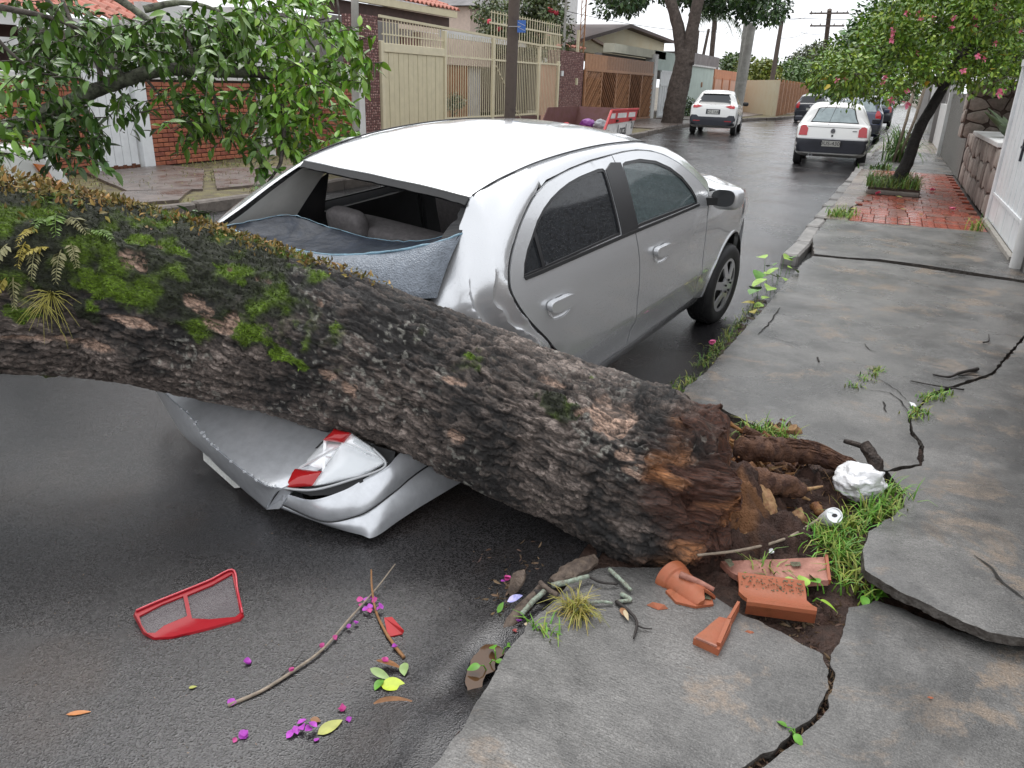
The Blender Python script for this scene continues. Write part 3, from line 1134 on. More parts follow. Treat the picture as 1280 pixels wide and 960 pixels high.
# moss fuzz: many short tufts on the mossy bark
cand = np.where((moss > 0.5) & (np.abs(Tg) < 2.0))[0]
w_ = moss[cand] * (0.4 + mt[cand, 0])
pick = RNG.choice(cand, 30000, p=w_ / w_.sum())
mv = np.array([(0, -.5, 0), (0, .5, 0), (1.0, 0, .25)])
mf = np.array([(0, 1, 2)])
dn = dirv[pick] + 0.75 * RNG.normal(size=(len(pick), 3))
dn /= np.linalg.norm(dn, axis=1)[:, None]
Mx = rotmats(np.arctan2(dn[:, 1], dn[:, 0]), np.arcsin(np.clip(dn[:, 2], -1, 1)), RNG.uniform(0, 6.28, len(pick)))
sz = RNG.uniform(0.007, 0.017, len(pick))
V, F, k = bulk((mv, mf), VT[pick] + dirv[pick] * -0.002, Mx, np.c_[sz, sz * 0.45, sz])
M_LEAFV = mat('small_leaves', (0.1, 0.15, 0.03), 0.6, attr='Col')
cc = np.repeat(mc[pick] * (0.8 + 0.9 * RNG.uniform(0, 1, (len(pick), 1))), k, 0)
obj('moss', V, F, M_LEAFV, tree, cols=cc, kind='stuff')

# dry, curled fern fringe along the crest
sfr = RNG.beta(0.85, 1.9, 5200) * 0.5
keep_h = np.interp(sfr, [0, 0.12, 0.22, 0.30, 0.5], [0.085, 0.095, 0.055, 0.020, 0.006])
ths = RNG.normal(0.0, 1, 5200) * np.interp(sfr, [0, 0.2, 0.3, 0.6], [0.42, 0.30, 0.16, 0.10]) + np.interp(sfr, [0, 0.2, 0.3, 0.6], [0.10, 0.0, -0.05, -0.1])
si = (sfr * (NS - 1)).astype(int)
dd = np.cos(ths)[:, None] * N1[si] + np.sin(ths)[:, None] * N2[si]
rr = ar[si] + np.interp(sfr, [0, .28, .42], [.03, .012, .0])
pp = ax[si] + dd * (rr + keep_h * RNG.uniform(-0.3, 1.0, 5200))[:, None]
dn = dd + 0.9 * RNG.normal(size=(5200, 3))
dn /= np.linalg.norm(dn, axis=1)[:, None]
Mx = rotmats(np.arctan2(dn[:, 1], dn[:, 0]), np.arcsin(np.clip(dn[:, 2], -1, 1)), RNG.uniform(0, 6.28, 5200))
V, F, k = bulk(leaf_mesh(1, 0.5, 0.55, 0.5, 3), pp, Mx, RNG.uniform(0.016, 0.036, 5200) * np.interp(sfr, [0, .3, .6], [1.25, 0.8, 0.65]))
cc = varied((0.26, 0.165, 0.05), 5200, k, 0.6, 0.15, (0.09, 0.10, 0.02), 5)
obj('dry_fern', V, F, M_LEAFV, tree, cols=cc, kind='stuff')


def on_log(u, v, lift=0.0):
    """The trunk's surface seen at pixel u, v (nearest grid vertex to the ray)."""
    d = (u - 640) / FPX * CR + (480 - v) / FPX * CU + CF
    d /= np.linalg.norm(d)
    q = VT - CC
    tt = q @ d
    dist = np.linalg.norm(q - tt[:, None] * d, axis=1)
    c = np.where(dist < 0.012)[0]
    if len(c) == 0:
        c = np.array([dist.argmin()])
    i = c[tt[c].argmin()]
    return VT[i] + dirv[i] * lift, dirv[i]


# green and yellowing fern fronds, grass tufts on the log
def frond(root, d, L, col, seed, droop=0.6):
    g = np.random.default_rng(seed)
    n = 13
    P, Q = [], []
    side = np.cross(d, [0, 0, 1.0])
    side /= np.linalg.norm(side) + 1e-9
    for i in range(n + 1):
        t = i / n
        P.append(root + d * L * t + np.array([0, 0, -1]) * L * droop * t * t)
    P = np.array(P)
    mbb = MB().tube(P, np.linspace(0.0025, 0.0008, n + 1), 4)
    base = leaf_mesh(1, 0.36, 0.25, 0.2, 2)
    for i in range(2, n + 1):
        t = i / n
        for sgn in (-1, 1):
            dr = side * sgn * 0.9 + d * 0.55 + g.normal(size=3) * 0.15 + np.array([0, 0, -0.25])
            dr /= np.linalg.norm(dr)
            M = rotmats(np.array([math.atan2(dr[1], dr[0])]), np.array([math.asin(dr[2])]), np.array([g.uniform(-.5, .5)]))
            V, F, k = bulk(base, P[i:i + 1], M, np.array([L * 0.36 * (1 - 0.75 * t) + 0.006]))
            mbb.add(V, F)
    return mbb


M_FERN_G = mat('green_fern', (0.09, 0.16, 0.02), 0.5, var=0.35, vscale=30)
M_FERN_Y = mat('yellowing_fern', (0.27, 0.22, 0.035), 0.55, var=0.35, vscale=30)
M_FERN_P = mat('pale_fern', (0.20, 0.19, 0.09), 0.6, var=0.35, vscale=30)
FR = [((72, 262), (68, 300), M_FERN_G, .16), ((60, 268), (35, 285), M_FERN_G, .12), ((85, 268), (105, 290), M_FERN_P, .15), ((96, 248), (100, 268), M_FERN_G, .11), ((118, 285), (132, 292), M_FERN_G, .12),
      ((60, 305), (20, 312), M_FERN_Y, .12), ((45, 305), (45, 340), M_FERN_P, .13), ((72, 310), (75, 345), M_FERN_P, .13), ((30, 300), (25, 325), M_FERN_Y, .10), ((40, 280), (20, 300), M_FERN_Y, .11), ((10, 300), (0, 330), M_FERN_P, .14),
      ((5, 345), (0, 370), M_FERN_Y, .10), ((15, 350), (20, 362), M_FERN_P, .1), ((85, 300), (90, 318), M_FERN_P, .1), ((55, 255), (50, 240), M_FERN_G, .1), ((70, 250), (74, 238), M_FERN_G, .12)]
for i, (a, b, m, L) in enumerate(FR):
    p, nrm = on_log(*a)
    e, _ = on_log(*b)
    d = (e - p)
    d = d / (np.linalg.norm(d) + 1e-9) + nrm * 0.9
    d /= np.linalg.norm(d)
    frond(p - nrm * 0.004, d, L * 0.85, None, 100 + i, 0.55).obj('fern_frond', m, tree)
M_DRYGRASS = mat('yellow_grass', (0.36, 0.33, 0.08), 0.6, var=0.35, vscale=40)
for (u, v, nb, L) in ((62, 372, 46, 0.13), (52, 382, 18, 0.12)):
    p, nrm = on_log(u, v)
    g = np.random.default_rng(u)
    mbb = MB()
    for i in range(nb):
        d = nrm * 0.8 + g.normal(size=3) * 0.75
        d /= np.linalg.norm(d)
        l_ = L * g.uniform(.5, 1.1)
        pts = [p + d * l_ * t + np.array([0, 0, -1]) * l_ * 0.55 * t * t for t in (0, .3, .6, 1)]
        mbb.tube(pts, [0.0016, 0.0014, 0.001, 0.0004], 3, False)
    mbb.obj('grass_tuft', M_DRYGRASS, tree)
# ------------------------------------------------------------------ the crushed silver saloon
# car space: x forward from the rear axle, y to its left, z up
car = thing('crushed_car', 'silver saloon car with its tail crushed under the fallen trunk', 'car')
RM = np.array([[0.16833, -0.98417, 0.05552], [0.98204, 0.16256, -0.09581], [0.08527, 0.07065, 0.99385]])
CT = np.array([-2.1414, 3.3659, -0.1007])
CS = 0.95
car.matrix_basis = Matrix.Translation(CT) @ Matrix([list(r) for r in RM]).to_4x4() @ Matrix.Scale(CS, 4)


def cz(u, v, ax, val):
    """Point of the car seen at a pixel, on the car-space plane axis = val."""
    d = ((u - 640) / FPX * CR + (480 - v) / FPX * CU + CF) @ RM
    c = ((CC - CT) @ RM) / CS
    return c + d * (val - c[ax]) / d[ax]


M_PAINT = mat('silver_paint', (0.66, 0.67, 0.685), 0.27, metal=0.60, coat=1.0, drops=0.22, bdist=0.003)
M_PAINT_S = mat('silver_paint_scuffed', (0.64, 0.655, 0.68), 0.33, metal=0.58, coat=0.7, var=0.1, vscale=20, bump=0.1, bscale=30, bdist=0.01)
M_BLACK = mat('black_rubber', (0.018, 0.018, 0.019), 0.55)
M_TYRE = mat('tyre_rubber', (0.022, 0.022, 0.023), 0.6, var=0.3, vscale=30)
M_TRIMB = mat('black_trim', (0.02, 0.02, 0.022), 0.35)
M_GLASSD = mat('tinted_glass_rear', (0.022, 0.025, 0.029), 0.07, var=.8, vscale=70, alpha=0.86, spec=0.6, drops=0.35, bdist=0.002)
M_GLASSF = mat('tinted_glass_front', (0.10, 0.135, 0.14), 0.07, var=.5, vscale=60, alpha=0.62, spec=0.6, drops=0.35, bdist=0.002)
M_GLASSC = mat('thin_glass', (0.05, 0.06, 0.065), 0.04, alpha=0.35, spec=0.6)
M_CABIN = mat('cabin_plastic', (0.035, 0.036, 0.038), 0.6, var=0.2, vscale=10)
M_SEAT = mat('seat_fabric', (0.20, 0.185, 0.185), 0.9, var=0.2, vscale=40, bump=0.3, bscale=200, bdist=0.003)
M_LINER = mat('pale_pillar_trim', (0.70, 0.69, 0.66), 0.6, var=0.08, vscale=10)
M_WHEEL = mat('wheel_cover_silver', (0.50, 0.50, 0.51), 0.35, metal=0.5, coat=0.3)
M_CHROME = mat('reflector_chrome', (0.93, 0.94, 0.95), 0.3, metal=0.35, bump=0.5, bscale=40, bdist=0.01)
M_RED = mat('red_lens', (0.42, 0.012, 0.014), 0.12, coat=0.6)
M_CLEAR = mat('clear_lens', (0.85, 0.88, 0.90), 0.06, alpha=0.30, coat=0.4, bump=0.25, bscale=120, bdist=0.003)

_zs = [0.1, .18, .25, .4, .55, .7, .85, .97, 1.05, 1.10, 1.18, 1.3, 1.4, 1.46, 1.52]
_ys = [.70, .78, .82, .845, .86, .868, .868, .858, .842, .825, .79, .735, .685, .645, .57]
_zf = np.linspace(0.1, 1.52, 200)
_yf = np.interp(_zf, _zs, _ys)
_yf = np.convolve(np.pad(_yf, 7, mode='edge'), np.ones(15) / 15, 'valid')


def SIDE(x, z):
    y = np.interp(z, _zf, _yf) * np.interp(x, [-1.1, -.6, 0, 1.8, 2.4, 2.9, 3.2, 3.45], [.90, .975, 1, 1, .985, .94, .86, .72])
    # pressed crease along the lower door
    return y + 0.011 * np.tanh((z - (0.455 + 0.012 * x)) / 0.008) * sstep(0.0, 0.3, x) * (1 - sstep(2.2, 2.5, x)) * (1 - sstep(0.5, 0.62, z))


def side_panel(name, out, holes, m, sgn, step=0.07, off=0.0, thick=0.014, parent=None, dens=0.03):
    o = densify(out, dens)
    hs = [densify(h, dens) for h in holes]
    V2, F = cdt(o, hs, step)
    if sgn > 0:
        F = F[:, ::-1]
    F = F[:, ::-1] if sgn < 0 else F[:, ::-1]
    y = SIDE(V2[:, 0], V2[:, 1]) + off
    V = np.c_[V2[:, 0], sgn * y, V2[:, 1]]
    n = np.cross(V[F[0][1]] - V[F[0][0]], V[F[0][2]] - V[F[0][0]])
    if n[1] * sgn < 0:
        F = F[:, ::-1]
    V, F = thicken(V, F, np.array([0, -sgn * thick, 0]))
    return obj(name, V, F, m, parent or car, local=True, smooth=True, sharp=40)


def smooth_pts(p, n):
    return [tuple(a) for a in spline(p, n)]


TOPR = [(.28, 1.428), (.40, 1.440), (.535, 1.450), (.75, 1.457), (.978, 1.455)]
TOPF = [(.978, 1.455), (1.113, 1.453), (1.276, 1.443), (1.437, 1.417), (1.58, 1.377), (1.753, 1.305), (1.935, 1.196), (2.075, 1.084)]
GAP = [(.28, 1.428), (.133, 1.389), (.003, 1.325), (-.093, 1.258), (-.177, 1.183), (-.225, 1.115), (-.236, 1.044), (-.179, .945), (-.079, .835), (.034, .733)]
ARCHR = [(.034, .733), (.13, .64), (.25, .53), (.33, .42), (.37, .30)]
SPLIT = [(.978, 1.455), (.972, 1.309), (.984, 1.051), (1.03, .87), (1.06, .7), (1.08, .45), (1.08, .30)]
FRONTE = [(2.075, 1.084), (2.05, .9), (2.07, .7), (2.12, .5), (2.15, .30)]
RWIN = [(-.131, 1.084), (-.10, 1.14), (-.05, 1.19), (.025, 1.243), (.09, 1.288), (.173, 1.328), (.26, 1.358), (.357, 1.381), (.46, 1.398), (.571, 1.408), (.774, 1.415), (.825, 1.410), (.842, 1.395), (.842, 1.342), (.833, 1.2), (.82, 1.075)]
FWIN = [(1.035, 1.38), (1.045, 1.402), (1.082, 1.408), (1.257, 1.40), (1.445, 1.364), (1.606, 1.305), (1.736, 1.231), (1.837, 1.140), (1.873, 1.09), (1.885, 1.045), (1.45, 1.055), (1.065, 1.068), (1.02, 1.07)]


def shrink(poly, d):
    """Inset of a closed outline."""
    P = np.asarray(poly, float)
    A = 0.5 * np.sum(P[:, 0] * np.roll(P[:, 1], -1) - np.roll(P[:, 0], -1) * P[:, 1])
    e = np.roll(P, -1, 0) - P
    nr = np.c_[-e[:, 1], e[:, 0]]
    nr /= np.linalg.norm(nr, axis=1)[:, None] + 1e-12
    nv = nr + np.roll(nr, 1, 0)
    nv /= np.maximum(np.linalg.norm(nv, axis=1)[:, None], 0.5)
    return P + nv * d * np.sign(A)


RDOOR = smooth_pts(TOPR, 10)[:-1] + smooth_pts(SPLIT, 22)[:-1] + [(1.08, .30), (.37, .30)] + smooth_pts(ARCHR[::-1], 8)[1:-1] + smooth_pts(GAP[::-1], 26)[:-1]
FDOOR = smooth_pts(TOPF, 18)[:-1] + smooth_pts(FRONTE, 14)[:-1] + [(2.15, .30), (1.08, .30)] + smooth_pts(SPLIT[::-1], 22)[1:-1]
def RECESS(nm):
    hx, hz = (.15, .872) if nm == 'rear_door' else (1.33, .858)
    return [(hx + .112 * math.cos(a), hz - .006 + .058 * math.sin(a) - .010 * math.cos(a)) for a in np.linspace(0, 2 * PI, 25)[:-1]]


for sgn in (-1, 1):
    for nm, D, Wn, mg, bp in (('rear_door', RDOOR, RWIN, M_GLASSD, (.842, .982)), ('front_door', FDOOR, FWIN, M_GLASSF, (.982, 1.035))):
        d = side_panel(nm, shrink(D, 0.004 if nm == 'front_door' else 0.006), [Wn, RECESS(nm)], M_PAINT, sgn)
        # black window surround: ring between the hole and a slightly smaller one, standing in the opening
        side_panel('window_seal', Wn, [shrink(Wn, 0.016)], M_TRIMB, sgn, off=-0.004, thick=0.01, parent=d)
        side_panel('window', shrink(Wn, 0.012), [], mg if sgn < 0 else M_GLASSC, sgn, off=-0.012, thick=0.004, parent=d, step=0.12)
        # door trim inside
        T_ = [p for p in shrink(D, 0.03)]
        T_ = [(x, min(z, 1.04)) for x, z in T_]
        tp = [T_[0]]
        for p in T_[1:]:
            if np.hypot(p[0] - tp[-1][0], p[1] - tp[-1][1]) > 0.012:
                tp.append(p)
        side_panel('door_trim', tp, [], M_CABIN, sgn, off=-0.045, thick=0.03, parent=d, step=0.2, dens=0.08)
        hx = .15 if nm == 'rear_door' else 1.33
        hz = .872 if nm == 'rear_door' else .858
        hd = side_panel('handle', [(hx + .128 * np.sign(math.cos(a)) * abs(math.cos(a)) ** .55, hz + .018 + .033 * np.sign(math.sin(a)) * abs(math.sin(a)) ** .7 - .014 * math.cos(a)) for a in np.linspace(0, 2 * PI, 30)[:-1]], [], M_PAINT, sgn, off=0.034, thick=0.030, parent=d, step=0.03, dens=0.015)
        V = []
        for rr2, dp in ((1.0, .0015), (.93, -.004), (.75, -.014), (.45, -.020), (.05, -.021)):
            for a in np.linspace(0, 2 * PI, 25)[:-1]:
                x_, z_ = hx + .118 * rr2 * math.cos(a), hz - .006 + .062 * rr2 * math.sin(a) - .010 * math.cos(a) * rr2
                V.append((x_, sgn * (float(SIDE(np.array([x_]), np.array([z_]))[0]) + dp), z_))
        obj('handle_recess', V, grid_faces(5, 24, True), M_PAINT, d, local=True, smooth=True, recalc=True)
    # black B pillar tape between the windows
    side_panel('pillar_tape', [(.846, 1.40), (.93, 1.425), (1.03, 1.412), (1.03, 1.395), (1.022, 1.06), (.825, 1.073)], [], M_TRIMB, sgn, off=0.003, thick=0.003, parent=car)
    side_panel('belt_strip', [(-.12, 1.072), (.82, 1.056), (1.9, 1.028), (1.9, 1.043), (1.45, 1.054), (.82, 1.073), (-.13, 1.088)], [], M_BLACK, sgn, off=0.006, thick=0.006, parent=car)
    # quarter light divider in the rear window
    side_panel('window_divider', [(.03, 1.075), (.055, 1.074), (.06, 1.262), (.036, 1.248)], [], M_TRIMB, sgn, off=-0.003, thick=0.01, parent=car)
    # front wing with its wheel arch
    arc = [(2.735 + .385 * math.cos(a), .285 + .385 * math.sin(a)) for a in np.linspace(R(-8), R(188), 22)]
    WING = [(2.085, 1.078), (2.3, 1.055), (2.6, 1.015), (2.9, .955), (3.08, .885), (3.2, .79), (3.27, .66), (3.29, .5), (3.28, .35), (3.22, .23)] + arc + [(2.16, .30), (2.125, .5), (2.078, .7), (2.058, .9)]
    side_panel('front_wing', WING, [], M_PAINT, sgn, dens=0.035)
    lip = [(2.735 + .388 * math.cos(a), .285 + .388 * math.sin(a)) for a in np.linspace(R(-6), R(186), 30)] + [(2.735 + .372 * math.cos(a), .285 + .372 * math.sin(a)) for a in np.linspace(R(186), R(-6), 30)]
    side_panel('arch_lip', lip, [], M_PAINT, sgn, off=0.006, thick=0.03, dens=0.05, step=0.1)
    # arch liner
    a_ = np.linspace(R(-15), R(195), 20)
    V = [(2.735 + .385 * math.cos(t_), sgn * yy_, .285 + .385 * math.sin(t_)) for t_ in a_ for yy_ in (.80, .45)]
    obj('arch_liner', V, [(2 * i, 2 * i + 1, 2 * i + 3, 2 * i + 2) for i in range(19)], M_BLACK, car, local=True, smooth=True)
    # sill
    side_panel('sill', [(.37, .292), (2.18, .292), (2.33, .235), (2.34, .17), (.45, .15), (.40, .22)], [], M_PAINT, sgn, off=-0.006, thick=.05)

# roof: edge line and crowned panel
ZE = lambda x: np.interp(x, [-.22, -.18, -.05, .08, .33, .64, 1.0, 1.4, 1.72, 2.0, 2.25, 2.44], [1.40, 1.422, 1.447, 1.466, 1.489, 1.499, 1.490, 1.460, 1.408, 1.315, 1.175, 1.045])
YE = lambda x: np.interp(x, [-.2, 1.5, 2.0, 2.44], [.555, .555, .60, .70])
xs = np.linspace(-.185, 1.60, 46)
ts = np.linspace(-1, 1, 33)
X_, T_ = np.meshgrid(xs, ts, indexing='ij')
rear_bow = -0.03 * (1 - T_ ** 2) * (1 - sstep(-.185, .25, X_))
front_bow = 0.10 * (1 - T_ ** 2) * sstep(1.0, 1.6, X_)
Xr = X_ + rear_bow + front_bow
Zr = ZE(X_) + (0.012 + 0.042 * sstep(-.1, .5, X_)) * (1 - np.abs(T_) ** 2.2) + front_bow * -0.25
dent = 0.012 * fbm(np.c_[Xr.ravel() * 3, T_.ravel() * 1.6, 0 * Xr.ravel()], 2, 7).reshape(Xr.shape) * (1 - sstep(-.1, .5, X_)) * (1 - np.abs(T_) ** 4)
Zr = Zr + dent
V = np.c_[Xr.ravel(), (T_ * (YE(X_) - 0.006)).ravel(), Zr.ravel()]
V, F = thicken(V, grid_faces(46, 33), np.array([0, 0, -0.02]))
roof = obj('roof', V, F, M_PAINT, car, local=True, smooth=True, sharp=45, recalc=True)
# black band where the rear screen was bonded, hanging below the roof's edge
re_ = np.c_[Xr[0], T_[0] * .545, Zr[0]]
nr_ = len(re_)
jag = 0.006 * fbm(np.c_[T_[0] * 14, 0 * T_[0], 0 * T_[0]], 3, 3)
V = np.vstack([re_ + [0.0, 0, -.004], re_ + np.c_[-.030 + jag, 0 * jag, -.030 + jag * .6]])
obj('screen_bond', *thicken(V, grid_faces(2, nr_), np.array([.012, 0, -.004])), M_BLACK, car, local=True, smooth=True, sharp=50, recalc=True)
# roof lining
V = np.c_[Xr.ravel(), (T_ * (YE(X_) - 0.03)).ravel(), Zr.ravel() - 0.045]
obj('roof_lining', V, grid_faces(46, 33), M_CABIN, car, local=True, smooth=True)

# side rails (roof edge to door tops), both sides, from the tail to the foot of the windscreen
top_all = np.array([(.28, 1.432)] + TOPR[1:] + TOPF[1:])
top_all[:, 1] += 0.004
tx = np.concatenate([[.20], top_all[:, 0], [2.12]])
tz = np.concatenate([[1.412], top_all[:, 1], [1.075]])
xs = np.linspace(.22, 2.10, 60)
for sgn in (-1, 1):
    lo = np.c_[xs, sgn * SIDE(xs, np.interp(xs, tx, tz)), np.interp(xs, tx, tz)]
    xo = xs + 0.20 * sstep(1.3, 2.1, xs)
    hi = np.c_[xo, sgn * (YE(xo) + .003), ZE(xo) - .004]
    rows = []
    for t in np.linspace(0, 1, 7):
        q = lo * (1 - t) + hi * t
        b = 0.016 * math.sin(PI * t)
        q = q + np.array([0, sgn * b * 0.7, b])
        rows.append(q)
    V = np.concatenate(rows)
    obj('roof_rail', *thicken(V, grid_faces(7, 60), np.array([0, -sgn * .012, -.012])), M_PAINT, car, local=True, smooth=True, sharp=50, recalc=True)

    # rear quarter: from the door gap back to the screen aperture and down to the tail
    A = np.array([(.215, 1.425)] + [p for p in smooth_pts(GAP, 24)][2:] + [(.10, .66), (.12, .55)])
    ga = spline(A, 60) + np.array([-0.012, 0])
    G3 = np.c_[ga[:, 0], sgn * SIDE(ga[:, 0], ga[:, 1]), ga[:, 1]]
    Bq = [(.25, -.556, 1.484), (.08, -.556, 1.467), (-.05, -.556, 1.448), (-.17, -.556, 1.424), (-.235, -.556, 1.335), (-.335, -.553, 1.18), (-.44, -.553, 1.03), (-.52, -.565, .93), (-.58, -.575, .86), (-.62, -.60, .80)]
    B3 = spline(Bq, 60)
    # arc-length style matching: top parts together
    B3[:, 1] *= -sgn
    if sgn > 0:
        B3[:, 0] -= 0.02
        lft = np.array([(.25, .556, 1.484), (.08, .556, 1.467), (-.05, .556, 1.448), (-.15, .556, 1.42), (-.33, .60, 1.335), (-.52, .63, 1.24), (-.72, .66, 1.14), (-.82, .68, 1.02), (-.88, .70, .85), (-.95, .70, .66)])
        B3 = spline(lft, 60)
    rows = []
    nu = 26
    for i in range(nu):
        t = i / (nu - 1)
        q = G3 * (1 - t) + B3 * t
        w = np.linspace(0, 1, 60)
        bulge = (0.035 + 0.075 * sstep(.2, .7, w)) * math.sin(PI * t ** 0.8)
        q = q + np.c_[-0.35 * bulge, sgn * bulge * 0.75, 0.45 * bulge]
        rows.append(q)
    V = np.concatenate(rows)
    if sgn < 0:          # creased where the trunk pushed it down
        wv = np.tile(np.linspace(0, 1, 60), nu)
        uu = np.repeat(np.linspace(0, 1, nu), 60)
        amp = sstep(.42, .72, wv) * np.sin(PI * uu) ** .7
        sq_ = np.sin(uu * 10 + wv * 8 + 2.0 * fbm(V * 4, 2, 91))
        cr = 0.030 * (1 - 2 * np.abs(sq_) ** .6) * amp + 0.035 * (1 - 3 * np.abs(fbm(V * np.array([6, 6, 4]), 2, 93))) * amp + .012 * np.sin(uu * 5 + wv * 7) * np.sin(PI * uu) * sstep(.1, .3, wv) * (1 - sstep(.3, .5, wv))
        V = V + np.c_[0 * cr, -cr * 0.8, cr * 0.6]
    obj('rear_quarter', *thicken(V, grid_faces(nu, 60), np.array([0.004, -sgn * .012, -.004])), M_PAINT, car, local=True, smooth=True, sharp=55, recalc=True,
        label='buckled rear quarter panel' if sgn < 0 else None)
    # black rubber of the open door gap
    g2 = np.c_[ga[:, 0] + .010, sgn * (SIDE(ga[:, 0], ga[:, 1]) - .012), ga[:, 1]][3:]
    obj('door_seal', *tube(g2, 0.011, 6), M_BLACK, car, local=True, smooth=True)

# pale pillar trim inside the left rear pillar
q = np.array([[(-.17, .530, 1.40), (-.05, .555, 1.405), (.06, .60, 1.365)], [(-.36, .575, 1.30), (-.22, .60, 1.30), (-.02, .655, 1.24)], [(-.54, .605, 1.205), (-.38, .635, 1.19), (-.10, .70, 1.12)], [(-.70, .635, 1.12), (-.5, .665, 1.10), (-.14, .735, 1.04)], [(-.76, .65, 1.0), (-.55, .68, .98), (-.16, .75, .96)]])
q = np.array([spline(r_, 10) for r_ in q])
q = np.array([spline(q[:, j], 20) for j in range(10)])
obj('pillar_trim', q.reshape(-1, 3), grid_faces(10, 20), M_LINER, car, local=True, smooth=True)
q2 = np.array([[(-.02, .657, 1.26), (.08, .65, 1.30)], [(-.12, .705, 1.12), (.08, .70, 1.12)], [(-.15, .74, 1.03), (.1, .74, 1.02)]])
obj('quarter_blank', np.array([spline(q2[:, j], 12) for j in range(2)]).reshape(-1, 3), grid_faces(2, 12), M_TRIMB, car, local=True, smooth=True)
# strip of metal at the right lower corner of the aperture
a_, b_ = cz(568, 300, 0, -.30), cz(588, 276, 0, -.20)
MB().bar(a_, b_, .03, .012).obj('pillar_strip', M_LINER, car, local=True)

for sgn in (-1, 1):
    q_ = np.array([(-.175, .556, 1.426), (-.05, .556, 1.452), (.08, .556, 1.471), (.33, .556, 1.494), (.64, .556, 1.502), (1.0, .556, 1.494), (1.4, .557, 1.464), (1.58, .56, 1.436)])
    obj('roof_seam', *tube(spline(q_ * [1, sgn, 1], 50), .0042, 6), M_BLACK, car, local=True)
# windscreen
tp = np.c_[1.60 + 0.10 * (1 - ts ** 2), ts * .55, ZE(1.6) + .054 * (1 - np.abs(ts) ** 2.2) - .025 * (1 - ts ** 2)]
bt = np.c_[2.42 + 0.14 * (1 - ts ** 2), ts * .68, 1.04 + 0 * ts]
obj('windscreen', np.vstack([tp + (bt - tp) * t + np.array([.02, 0, .03]) * math.sin(PI * t) for t in np.linspace(0, 1, 8)]), grid_faces(8, 33), M_GLASSC, car, local=True, smooth=True)
# bonnet
xs = np.linspace(2.30, 3.24, 26)
X_, T_ = np.meshgrid(xs, ts, indexing='ij')
ed = np.interp(xs, [2.3, 2.6, 2.9, 3.08, 3.2, 3.24], [1.052, 1.018, .958, .892, .80, .76])
yw = np.array([float(SIDE(np.array([x_]), np.array([z_]))[0]) for x_, z_ in zip(xs, ed)]) - .012
Xb = X_ + 0.13 * (1 - T_ ** 2) * sstep(2.3, 3.2, X_)
Zb = ed[:, None] + 0.045 * (1 - np.abs(T_) ** 3) + 0.012 * (np.abs(T_) > .0) * np.exp(-((np.abs(T_) - .62) / .12) ** 2)
V = np.c_[Xb.ravel(), (T_ * yw[:, None]).ravel(), Zb.ravel()]
obj('bonnet', *thicken(V, grid_faces(26, 33), np.array([0, 0, -.015])), M_PAINT, car, local=True, smooth=True, sharp=45, recalc=True)
# front bumper and lamps
zz = np.linspace(.2, .78, 12)
Z_, T_ = np.meshgrid(zz, np.linspace(-1, 1, 25), indexing='ij')
yb = np.interp(zz, [.2, .4, .6, .78], [.70, .735, .725, .69])[:, None]
Xf = 3.24 + 0.17 * (1 - T_ ** 2) + .05 * np.sin(PI * (Z_ - .2) / .7)
obj('front_bumper', np.c_[Xf.ravel(), (T_ * yb).ravel(), Z_.ravel()], grid_faces(12, 25), M_PAINT, car, local=True, smooth=True)
for sgn in (-1, 1):
    V = []
    for i in range(7):
        for j in range(6):
            x_, z_ = 2.98 + .045 * i, .70 + (.875 - .70 - .012 * i) * j / 5
            V.append((x_, sgn * (float(SIDE(np.array([x_]), np.array([z_]))[0]) + .010), z_))
    obj('headlight', V, grid_faces(7, 6), M_CHROME, car, local=True, smooth=True)

# door mirrors
for sgn in (-1, 1):
    prof = []
    V = []
    nm_, nk = 14, 18
    for i in range(nm_):
        t = i / (nm_ - 1)
        s_ = math.sin(PI * (0.06 + 0.88 * t) ** 0.75) ** .5
        for k in range(nk):
            a = 2 * PI * k / nk
            cy = np.sign(math.cos(a)) * abs(math.cos(a)) ** .7
            cz_ = np.sign(math.sin(a)) * abs(math.sin(a)) ** .7
            V.append((2.10 + .13 * (t - .2) * 1.0, sgn * (.965 + .105 * s_ * cy - .02 * (1 - t)), 1.055 + .078 * s_ * cz_ + .012 * cy))
    F = [tuple(f) for f in grid_faces(nm_, nk, True)] + [tuple(range(nk)), tuple((nm_ - 1) * nk + k for k in range(nk))]
    mi = obj('door_mirror', V, F, M_PAINT, car, local=True, smooth=True, sharp=60, recalc=True)
    V = [(2.068, sgn * (.935 + .080 * np.sign(math.cos(a)) * abs(math.cos(a)) ** .7), 1.063 + .056 * np.sign(math.sin(a)) * abs(math.sin(a)) ** .7 + .010 * math.cos(a)) for a in np.linspace(0, 2 * PI, 25)[:-1]]
    obj('mirror_glass', V, [tuple(range(24))], mat('mirror', (.09, .095, .1), .12, metal=.6), mi, local=True)
    MB().bar((2.06, sgn * .82, 1.03), (2.10, sgn * .90, 1.035), .06, .05).obj('mirror_foot', M_BLACK, mi, local=True)


